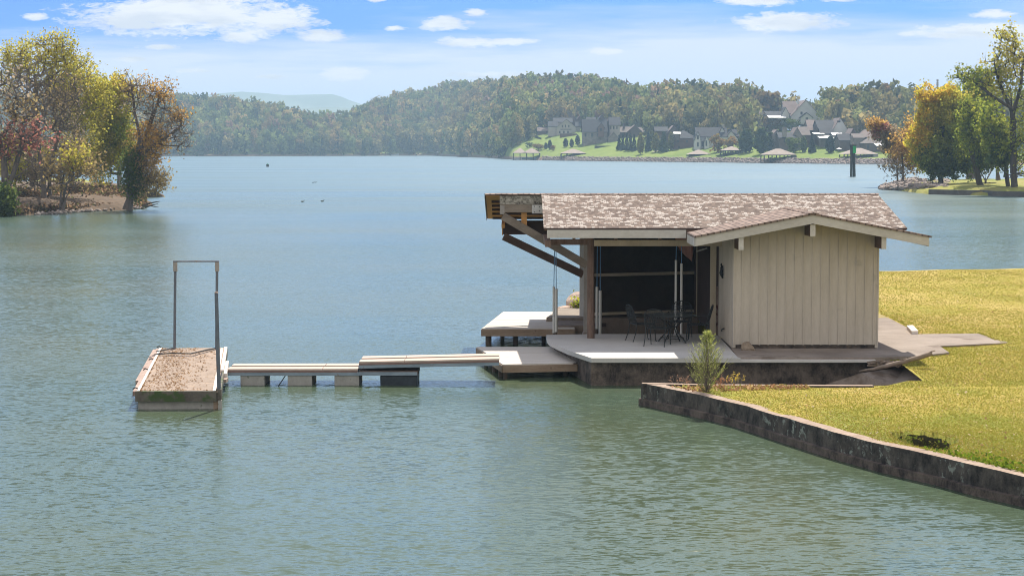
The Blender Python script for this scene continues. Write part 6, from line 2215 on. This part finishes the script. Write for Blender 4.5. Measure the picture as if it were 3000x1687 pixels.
def house(label, xb, yb, blocks, Y=None, cat='house', name='house', windows=(), chimneys=(), extras=()):
    """blocks: (x0, x1, y_base, y_eave, y_ridge, type, wall, roof, dist offset, depth)
    type: 'gf' gable to us, 'gs' ridge along the picture, 'hip'"""
    if Y is None: Y = on_ground_cached(xb, yb)
    b = P(xb, yb, Y)
    root = thing(name, label, cat, b)
    for (x0, x1, y0, ye, yr, ty, wm, rm, dy, dp) in blocks:
        Yb = Y + dy
        X0, X1 = P(x0, y0, Yb).x, P(x1, y0, Yb).x
        FOOT.append((X0 - 1, X1 + 1, Yb - 20, Yb + dp + 3))
        z0, ze, zr = P(x0, y0, Yb).z - 1.0, P(x0, ye, Yb).z, P(x0, yr, Yb).z
        if ty == 'gs':
            zr = CAMH + (436.7 - yr) / FPX * (Yb + dp / 2)
        w = MB()
        if ty == 'gf':
            xm = (X0 + X1) / 2
            for yy in (Yb, Yb + dp):
                w.face([(X0, yy, z0), (X1, yy, z0), (X1, yy, ze), (xm, yy, zr - .15), (X0, yy, ze)])
            w.face([(X0, Yb, z0), (X0, Yb + dp, z0), (X0, Yb + dp, ze), (X0, Yb, ze)])
            w.face([(X1, Yb, z0), (X1, Yb + dp, z0), (X1, Yb + dp, ze), (X1, Yb, ze)])
            w.build('wall', M[wm], root)
            sl = (zr - ze) / (xm - X0)
            o = .35
            r = MB()
            r.slab([(X0 - o, Yb - o, ze - o * sl), (xm, Yb - o, zr), (xm, Yb + dp + o, zr), (X0 - o, Yb + dp + o, ze - o * sl)], .25)
            r.slab([(xm, Yb - o, zr), (X1 + o, Yb - o, ze - o * sl), (X1 + o, Yb + dp + o, ze - o * sl), (xm, Yb + dp + o, zr)], .25)
            r.build('roof', M[rm], root)
        elif ty == 'gs':
            w.box(X0, X1, Yb, Yb + dp, z0, ze)
            ym = Yb + dp / 2
            w.face([(X0, Yb, ze), (X0, Yb + dp, ze), (X0, ym, zr - .1)])
            w.face([(X1, Yb, ze), (X1, Yb + dp, ze), (X1, ym, zr - .1)])
            w.build('wall', M[wm], root)
            r = MB()
            o = .4
            r.slab([(X0 - o, Yb - o, ze), (X1 + o, Yb - o, ze), (X1 + o, ym, zr), (X0 - o, ym, zr)], .2)
            r.slab([(X0 - o, ym, zr), (X1 + o, ym, zr), (X1 + o, Yb + dp + o, ze), (X0 - o, Yb + dp + o, ze)], .2)
            r.build('roof', M[rm], root)
        else:
            w.box(X0, X1, Yb, Yb + dp, z0, ze)
            w.build('wall', M[wm], root)
            r = MB()
            o = .5
            rx = min((X1 - X0) / 2 - .3, dp / 2)
            zr = CAMH + (436.7 - yr) / FPX * (Yb + dp / 2)
            A, B_ = (X0 + rx, Yb + dp / 2, zr), (X1 - rx, Yb + dp / 2, zr)
            c = [(X0 - o, Yb - o, ze), (X1 + o, Yb - o, ze), (X1 + o, Yb + dp + o, ze), (X0 - o, Yb + dp + o, ze)]
            r.face([c[0], c[1], B_, A]); r.face([c[1], c[2], B_]); r.face([c[2], c[3], A, B_]); r.face([c[3], c[0], A]); r.face([c[3], c[2], c[1], c[0]])
            r.build('roof', M[rm], root)
    for (x0, x1, y0, y1, dy) in windows:
        Yb = Y + dy
        p, q = P(x0, y1, Yb), P(x1, y0, Yb)
        MB().box(p.x, q.x, Yb - .12, Yb - .02, p.z, q.z).build('window', M['h_glass'], root)
    for (x0, x1, y0, y1, dy, mm) in chimneys:
        Yb = Y + dy
        p, q = P(x0, y1, Yb), P(x1, y0, Yb)
        MB().box(p.x, q.x, Yb, Yb + 1.6, p.z, q.z).build('chimney', M[mm], root)
    for (nm, x0, x1, y0, y1, dy, dp, mm) in extras:
        Yb = Y + dy
        p, q = P(x0, y1, Yb), P(x1, y0, Yb)
        MB().slab([(p.x, Yb, p.z), (q.x, Yb, p.z), (q.x, Yb + dp, q.z), (p.x, Yb + dp, q.z)], .2).build(nm, M[mm], root)
    return root

FOOT = []
house('cream two storey house with a tall front gable at the left of the lawn', 1640, 395, [
    (1631, 1687, 395, 372, 349, 'gf', 'h_cream', 'h_roof_gray', 0, 12), (1607, 1632, 395, 371, 356, 'gs', 'h_cream', 'h_roof', 3, 10), (1622, 1676, 385, 358, 346, 'gs', 'h_cream', 'h_roof', 13, 10),
    (1687, 1700, 395, 371, 358, 'gs', 'h_cream', 'h_roof', 4, 8), (1666, 1692, 390, 352, 337, 'gf', 'h_brick', 'h_roof_pink', 22, 10), (1690, 1713, 390, 350, 333, 'gf', 'h_brick', 'h_roof_pink', 24, 12)],
    windows=[(1646, 1649, 367, 374, 0), (1655, 1658, 366, 374, 0), (1665, 1668, 367, 374, 0), (1641, 1674, 378.5, 380.5, 0), (1638, 1642, 384, 391, 0), (1650, 1654, 384, 391, 0), (1662, 1666, 384, 391, 0)],
    chimneys=[(1665, 1676, 330, 344, 24, 'h_brown'), (1706, 1711, 332, 350, 24, 'h_brown')])
house('small brick pavilion with shallow tiled roof left of the cream house', 1590, 396, [(1575, 1604, 396, 384, 374, 'gs', 'h_brick', 'h_roof_pink', 4, 8)], name='pavilion', cat='pavilion')
house('large stone house with steep dark roofs and a big central gable', 1760, 420, [
    (1708, 1778, 422, 387, 350, 'gs', 'h_stone', 'h_roof', 0, 15), (1738, 1788, 410, 366, 337, 'gf', 'h_brown', 'h_roof', 8, 14), (1752, 1770, 396, 372, 359, 'gf', 'h_brick', 'h_roof', -2, 8),
    (1786, 1816, 412, 367, 344, 'gs', 'h_cream', 'h_roof', 5, 12), (1720, 1745, 400, 360, 345, 'gs', 'h_stone', 'h_roof', 14, 10), (1782, 1812, 420, 404, 386, 'gf', 'h_stone', 'h_roof_gray', -3, 8)],
    windows=[(1713, 1718, 391, 401, 0), (1732, 1738, 391, 401, 0), (1750, 1757, 391, 401, 0), (1788, 1791, 370, 379, 5), (1796, 1800, 370, 379, 5), (1806, 1809, 370, 379, 5), (1757, 1764, 376, 384, -2)])
house('low brown roofed house mostly hidden behind the conifer row', 1850, 405, [(1815, 1850, 410, 388, 372, 'gs', 'h_brown', 'h_roof_gray', 6, 12), (1840, 1880, 410, 384, 366, 'gf', 'h_brown', 'h_roof_pink', 2, 14), (1872, 1905, 410, 388, 374, 'gs', 'h_brick', 'h_roof_gray', 8, 12)],
      chimneys=[(1826, 1831, 362, 380, 10, 'h_brown')])
house('dark red brick house with steep hip roof behind the yellow green trees', 1995, 436, [
    (1972, 2040, 438, 405, 383, 'hip', 'h_brick', 'h_roof', 0, 14), (1955, 1990, 420, 388, 368, 'gf', 'h_brown', 'h_roof_pink', 16, 12), (1920, 1956, 415, 384, 372, 'gs', 'h_brown', 'h_roof', 18, 10), (1976, 1992, 404, 392, 387, 'gs', 'h_brown', 'awning', -2.5, 5)],
    windows=[(1984, 1990, 411, 418, 0), (2010, 2016, 411, 418, 0), (1986, 1992, 428, 434, 0)])
house('white house with two narrow steep gables and long dark roof', 2060, 438, [
    (2042, 2130, 438, 401, 374, 'gs', 'h_white', 'h_roof', 3, 13), (2037, 2052, 438, 404, 385, 'gf', 'h_white', 'h_roof', 0, 8), (2064, 2077, 438, 412, 398, 'gf', 'h_white', 'h_roof', -1, 8),
    (2100, 2130, 430, 398, 372, 'gf', 'h_white', 'h_roof', 6, 12), (2122, 2162, 432, 406, 383, 'gf', 'h_white', 'h_roof', 4, 12), (2140, 2178, 430, 400, 379, 'gs', 'h_brown', 'h_roof', 14, 12)],
    windows=[(2042, 2047, 396, 409, 0), (2042, 2047, 417, 430, 0), (2067, 2072, 412, 428, -1), (2055, 2062, 414, 430, 3)], chimneys=[(2118, 2123, 366, 380, 9, 'h_cream')])
house('brown stone house with tall square chimney behind the round olive tree', 2325, 442, [
    (2284, 2332, 442, 404, 388, 'gs', 'h_brown', 'h_roof', 0, 14), (2318, 2352, 440, 402, 373, 'gf', 'h_stone', 'h_roof_pink', 3, 12), (2345, 2372, 440, 396, 372, 'gs', 'h_brown', 'h_roof_gray', 9, 14), (2262, 2290, 430, 395, 380, 'gf', 'h_stone', 'h_roof_pink', 10, 12)],
    chimneys=[(2292, 2305, 373, 402, -1, 'h_stone')], windows=[(2296, 2302, 408, 418, 0), (2326, 2333, 410, 420, 3)])
house('tall white house with a huge steep gable on the hill', 2355, 355, [
    (2318, 2402, 358, 338, 293, 'gf', 'h_white', 'h_roof_pink', 0, 22), (2346, 2380, 358, 343, 330, 'gf', 'h_white', 'h_roof', -4, 8), (2300, 2336, 355, 333, 298, 'gs', 'h_white', 'h_roof_pink', 6, 16), (2291, 2312, 356, 335, 314, 'gf', 'h_white', 'h_roof', -1, 10),
    (2238, 2300, 360, 338, 327, 'gs', 'h_cream', 'h_roof', 3, 10), (2222, 2246, 362, 338, 322, 'gf', 'h_cream', 'h_roof_pink', 4, 10)],
    chimneys=[(2336, 2342, 290, 306, 4, 'h_white'), (2377, 2382, 306, 322, 4, 'h_white')], windows=[(2345, 2351, 328, 336, 0), (2360, 2367, 345, 353, -4), (2304, 2308, 346, 354, -1)],
    extras=[('awning', 2252, 2304, 338, 345, -5, 6, 'awning')])
house('wide house with pink roofs, a white upper gable and white awnings', 2440, 428, [
    (2398, 2446, 430, 377, 352, 'gs', 'h_brown', 'h_roof', 4, 16), (2440, 2482, 424, 377, 345, 'gf', 'h_white', 'h_roof_pink', 2, 16), (2370, 2420, 425, 382, 352, 'gs', 'h_brown', 'h_roof_pink', 14, 16), (2405, 2440, 430, 392, 376, 'gs', 'h_stone', 'h_roof', -2, 8)],
    windows=[(2452, 2462, 354, 359, 2), (2430, 2436, 392, 402, -2)], extras=[('awning', 2400, 2444, 397, 404, -9, 7, 'awning'), ('awning', 2384, 2416, 388, 392, -4, 5, 'awning'), ('awning', 2440, 2472, 388, 396, -7, 6, 'awning')])
house('dark roofed house with flared pink gables right of the wide pink roofed house', 2510, 440, [
    (2460, 2500, 444, 412, 392, 'gs', 'h_brown', 'h_roof', 0, 12), (2486, 2512, 440, 398, 376, 'gf', 'h_brown', 'h_roof_pink', 5, 12), (2500, 2530, 442, 404, 392, 'gs', 'h_stone', 'h_roof_gray', -2, 8), (2520, 2565, 440, 402, 380, 'hip', 'h_brown', 'h_roof_pink', 8, 14)],
    chimneys=[(2493, 2499, 398, 424, -2, 'h_stone')])
house('brown hip roofed house at the right end with a white awning', 2565, 442, [(2534, 2602, 446, 420, 398, 'hip', 'h_brown', 'h_roof_gray', -4, 14)], extras=[('awning', 2568, 2597, 420, 427, -12, 6, 'awning')], windows=[(2540, 2547, 424, 436, -4)])
house('brown house half hidden among the trees on the hillside', 2180, 380, [(2136, 2172, 385, 356, 347, 'gs', 'h_brown', 'h_roof', 10, 10), (2168, 2206, 392, 364, 348, 'gf', 'h_brown', 'h_roof_pink', 4, 12), (2196, 2232, 392, 378, 366, 'gs', 'h_brown', 'h_roof', -2, 10)])
house('pale gabled house seen through the trees at the right edge of the hillside', 2610, 380, [(2588, 2625, 386, 366, 360, 'gs', 'h_stone', 'h_roof', 5, 10), (2612, 2645, 390, 362, 345, 'gf', 'h_stone', 'h_roof_pink', 8, 12)])

def garden_umbrella():
    Y = on_ground_cached(2458, 446)
    b = P(2458, 446, Y)
    root = thing('garden_umbrella', 'white garden umbrella on the lawn above the last dock', 'umbrella', b)
    MB().tube([b, (b.x, Y, b.z + 2.3)], .05, 6).build('pole', M['gray_steel'], root)
    z = P(2458, 433, Y).z
    MB().tube([(b.x, Y, z - .5), (b.x, Y, z)], [1.15, .06], 10).build('canopy', M['awning'], root)
garden_umbrella()

def stairs_fence():
    # dark garden fence on the left lawn
    Ya = on_ground_cached(1567, 404); Yb = on_ground_cached(1585, 410)
    a, b = P(1567, 404, Ya), P(1586, 411, Yb)
    root = thing('garden_fence', 'short dark garden fence at the upper edge of the left lawn', 'fence', a)
    mb = MB().beam(a + Vector((0, 0, .7)), b + Vector((0, 0, .7)), .1, 1.1)
    mb.build('panel', M['farpile'], root)
    for k in (0.02, .5, .98):
        q = a.lerp(b, k)
        MB().box(q.x - .08, q.x + .08, q.y - .12, q.y - .06, q.z - .5, q.z + 1.4).build('post', M['farpile'], root)
    # low garden retaining walls
    for (x0, x1, y, h, lab, mm) in ((1640, 1690, 399, 1.2, 'low brick garden wall in front of the cream house', 'h_brick'), (1742, 1790, 433, .8, 'low dark garden bed wall on the slope below the stone house', 'farpile'), (1855, 1880, 441, 1.2, 'low brick garden wall at the foot of the conifer row', 'h_brick')):
        Y = on_ground_cached((x0 + x1) / 2, y)
        p, q = P(x0, y, Y), P(x1, y, Y)
        root = thing('garden_wall', lab, 'wall', (p.x, Y, p.z))
        MB().box(p.x, q.x, Y - .2, Y + .3, p.z - 1, p.z + h).build('wall', M[mm], root)
        MB().box(p.x - .08, q.x + .08, Y - .26, Y + .36, p.z + h, p.z + h + .12).build('coping', M['h_stone'], root)
stairs_fence()

# ------------------------------------------------------------------ boat docks
M['dockpost'] = worn('dock_post', (0.05, 0.045, 0.04), (0.09, 0.08, 0.07), .6, (1, 1, 1), .9)
M['dockroof'] = worn('dock_roof', (0.24, 0.195, 0.165), (0.34, 0.28, 0.24), .6, (1, 1, 1), .9)
M['dockwall'] = worn('dock_wall', (0.30, 0.285, 0.27), (0.40, 0.385, 0.365), .6, (1, 1, 1), .9)
M['dockfloor'] = worn('dock_floor', (0.16, 0.135, 0.115), (0.26, 0.22, 0.19), .6, (1, 1, 1), .9)
def dock(label, x0, x1, yt, ye, yw, peaks=1, wall=None, roof='dockroof', storey=False, dp=11, nposts=5, group='hip roofed boat docks on the far shore'):
    Y = CAMH * FPX / (yw - 436.7)
    Y -= 0
    X0, X1 = P(x0, yw, Y).x, P(x1, yw, Y).x
    ze, zt = P(x0, ye, Y).z, CAMH + (436.7 - yt) / FPX * (Y + dp / 2)
    zt = max(zt, ze + 1.2)
    root = thing('boat_dock', label, 'boat dock', ((X0 + X1) / 2, Y, 0), group)
    o = 0.0
    segs = [(X0, X1)] if peaks == 1 else [(X0, X0 + (X1 - X0) * .52), (X0 + (X1 - X0) * .36, X1)]
    r = MB()
    for (a, b) in segs:
        rx = min((b - a) / 2 - .2, dp / 2)
        A, B_ = (a + rx, Y + dp / 2, zt), (b - rx, Y + dp / 2, zt)
        c = [(a, Y - .4, ze), (b, Y - .4, ze), (b, Y + dp, ze), (a, Y + dp, ze)]
        r.face([c[0], c[1], B_, A]); r.face([c[1], c[2], B_]); r.face([c[2], c[3], A, B_]); r.face([c[3], c[0], A])
        r.face([c[3], c[2], c[1], c[0]])
    r.build('roof', M[roof], root)
    MB().box(X0 + .15, X1 - .15, Y, Y + .12, ze - .28, ze - .02).build('eave_beam', M['dockpost'], root)
    zf = 0.45
    MB().box(X0 + .2, X1 - .2, Y + dp * .82, Y + dp, zf - .3, zf).build('deck', M['dockfloor'], root)
    for a, b in ((X0 + .2, X0 + 1.5), (X1 - 1.7, X1 - .2)):
        MB().box(a, b, Y, Y + dp * .82, zf - .3, zf).build('deck', M['dockfloor'], root)
    zp = ze - .28
    if storey:
        zs = P(x0, 448, Y).z
        MB().box(X0 - 1.6, X1 - 1.0, Y - .6, Y + dp, zs - .3, zs).build('upper_deck', M['dockpost'], root)
        rl = MB()
        for k in range(9):
            xx = X0 - 1.5 + (X1 - X0 + .4) * k / 8
            rl.box(xx - .05, xx + .05, Y - .55, Y - .47, zs, zs + .95)
        rl.box(X0 - 1.6, X1 - 1.0, Y - .6, Y - .42, zs + .95, zs + 1.05)
        rl.build('railing', M['dockpost'], root)
    for i in range(nposts):
        xx = X0 + .4 + (X1 - X0 - .8) * i / (nposts - 1)
        for yy in (Y + .35, Y + dp - .5):
            MB().box(xx - .19, xx + .19, yy - .19, yy + .19, -.8, zp).build('post', M['dockpost'], root)
    if wall:
        a, b = P(wall[0], yw, Y).x, P(wall[1], yw, Y).x
        MB().box(a, b, Y + .1, Y + 2.6, 0.1, zp - .02).build('storage_locker', M[wall[2]], root)
    return Y, X0, X1, root

def boat(label, x, Y, L, hull, cover=False, canopy=False, group='boats in the far docks'):
    X = (x - 1500) / FPX * Y
    root = thing('motor_boat', label, 'boat', (X, Y, 0), group)
    n = 9
    secs = []
    for i in range(n):
        s = i / (n - 1)
        w = 1.25 * (1 - max(0, (s - .45) / .55) ** 2.2) + .03
        zt = 1.25 + .45 * s ** 2
        k = .1 + .35 * max(0, s - .6)
        xx = X - L / 2 + L * s
        secs.append([(xx, Y - w, zt), (xx, Y - w * .75, .35 + k), (xx, Y, .1 + k), (xx, Y + w * .75, .35 + k), (xx, Y + w, zt)])
    mb = MB()
    for a, b in zip(secs, secs[1:]):
        for j in range(4):
            mb.face([a[j], b[j], b[j + 1], a[j + 1]])
        mb.face([a[4], b[4], b[0], a[0]])
    mb.face(secs[0]); mb.face(secs[-1])
    mb.build('hull', M[hull], root)
    if cover:
        mb = MB()
        sl = [(X - L * .47, 1.0), (X - L * .25, 1.75), (X + L * .12, 1.8), (X + L * .45, 1.25)]
        for (xa, za), (xb, zb) in zip(sl, sl[1:]):
            mb.hexa([(xa, Y - 1.05, .95), (xb, Y - 1.0, .98), (xb, Y + 1.0, .98), (xa, Y + 1.05, .95), (xa, Y - .6, za), (xb, Y - .6, zb), (xb, Y + .6, zb), (xa, Y + .6, za)])
        mb.build('cover', M['boat_cover'], root)
    else:
        MB().slab([(X - .1, Y - .9, 1.05), (X + .5, Y - .8, 1.05), (X + .1, Y - .75, 1.7), (X - .3, Y - .8, 1.7)], .05).slab([(X - .1, Y + .8, 1.05), (X + .5, Y + .8, 1.05), (X + .1, Y + .75, 1.7), (X - .3, Y + .8, 1.7)], .05).build('windshield', M['h_glass'], root)
        MB().box(X - L * .4, X - L * .12, Y - .8, Y + .8, .9, 1.25).build('seat', M['awning'], root)
    if canopy:
        MB().box(X - L * .35, X + .3, Y - 1.0, Y + 1.0, 2.35, 2.45).build('canopy', M['boat_cover'], root)
        for sx in (-L * .33, .25):
            for sy in (-.95, .95):
                MB().tube([(X + sx, Y + sy, 1), (X + sx, Y + sy, 2.36)], .04, 5).build('canopy_pole', M['gray_steel'], root)
M['boat_white'] = worn('boat_white', (.55, .56, .58), (.68, .69, .7), 1, (1, 1, 1), .4)
M['boat_dark'] = worn('boat_dark', (.04, .05, .07), (.08, .10, .13), 1, (1, 1, 1), .4)
M['boat_teal'] = worn('boat_teal', (.12, .22, .26), (.2, .32, .36), 1, (1, 1, 1), .5)
M['boat_cover'] = worn('boat_cover', (.05, .07, .10), (.09, .12, .15), 1, (1, 1, 1), .8)

dk = [dock('boat dock with two merged hip roof peaks, farthest left of the tan roofed docks', 1502, 1584, 434, 448.5, 469.5, 2),
      dock('tan hip roofed boat dock with grey locker, below the three trimmed evergreens', 1642, 1718, 436.5, 449.5, 471, 1, (1707, 1718, 'dockwall')),
      dock('low tan roofed boat dock with pale locker in front of the brick house', 1893, 1970, 440, 452, 472.8, 1, (1959, 1971, 'dockwall')),
      dock('tan roofed boat dock before the white gabled house, left of the two storey dock', 2016, 2084, 439, 452, 474.7, 1, (2071, 2080, 'dockpost')),
      dock('two storey boat dock with a roofed upper deck and railing', 2116, 2179, 429, 440.8, 475.7, 1, (2158, 2170, 'boat_dark'), storey=True),
      dock('broad hip roofed boat dock with brown locker right of the large lawn trees', 2236, 2334, 436, 453.5, 478.5, 1, (2319, 2334, 'dockpost')),
      dock('rightmost hip roofed boat dock with white locker behind the channel marker', 2470, 2573, 434, 451.5, 480, 1, (2559, 2573, 'dockwall'))]
dock('white roofed boat dock alone against the dark wooded shore', 1275, 1307, 441, 447.5, 456.6, 1, None, 'awning', dp=8, nposts=3, group=None)
boat('white motor boat in the left slip of the double peaked dock', 1524, dk[0][0] + 3, 8, 'boat_white')
boat('long pale boat in the right slip of the double peaked dock', 1556, dk[0][0] + 3, 9, 'boat_teal')
boat('pale open boat under the dock below the trimmed evergreens', 1683, dk[1][0] + 4, 8, 'boat_teal', canopy=True)
boat('covered dark boat under the low dock in front of the brick house', 1925, dk[2][0] + 4, 8, 'boat_teal', cover=True)
boat('dark pontoon shaped boat under the dock before the white gabled house', 2047, dk[3][0] + 4, 7.5, 'boat_dark', canopy=False)
boat('covered dark boat under the broad hip roofed dock', 2284, dk[5][0] + 4, 8, 'boat_dark', cover=True)
boat('dark boat moored under the two storey dock', 2142, dk[4][0] + 3, 8, 'boat_dark', cover=True)
boat('covered teal boat under the rightmost dock', 2512, dk[6][0] + 4, 8, 'boat_teal', cover=True)

def old_boathouse():
    Yw = CAMH * FPX / (461 - 436.7)
    root = thing('old_boathouse', 'dark weathered gabled boathouse at the water by the wooded shore', 'boathouse', P(1358, 461, Yw))
    X0, X1 = XY(1347, Yw), XY(1371, Yw)
    z = lambda y: ZY(y, Yw)
    MB().box(X0, X1, Yw, Yw + 8, 0.2, z(446)).build('wall', M['farpile'], root)
    xm = XY(1363, Yw)
    MB().slab([(X0 - .5, Yw - .5, z(446)), (X0 + 1, Yw - .5, z(438)), (X0 + 1, Yw + 9, z(438)), (X0 - .5, Yw + 9, z(446))], .2).slab([(X0 + 1, Yw - .5, z(438)), (xm, Yw - .5, z(438.5)), (xm, Yw + 9, z(438.5)), (X0 + 1, Yw + 9, z(438))], .2).slab([(xm, Yw - .5, z(438.5)), (X1 + .5, Yw - .5, z(446)), (X1 + .5, Yw + 9, z(446)), (xm, Yw + 9, z(438.5))], .2).build('roof', M['dockroof'], root)
    MB().box(XY(1338, Yw), XY(1374, Yw), Yw - 1.5, Yw - .1, .1, .4).build('deck', M['dockfloor'], root)
old_boathouse()
boat('small white boat pulled up at the clearing on the wooded shore', 1157, shoreY(1157) - 2, 6.5, 'boat_white', group=None)

# riprap along the far lawn
def fr(r):
    x = r.uniform(1590, 2640)
    Y = shoreY(x) + r.uniform(-1, 6.5)
    X = (x - 1500) / FPX * Y
    return (X, Y, terr(x, Y) + r.uniform(-.1, .25))
riprap('shore_riprap', [(fr, 5200)], 43, (.25, .65))

forest()
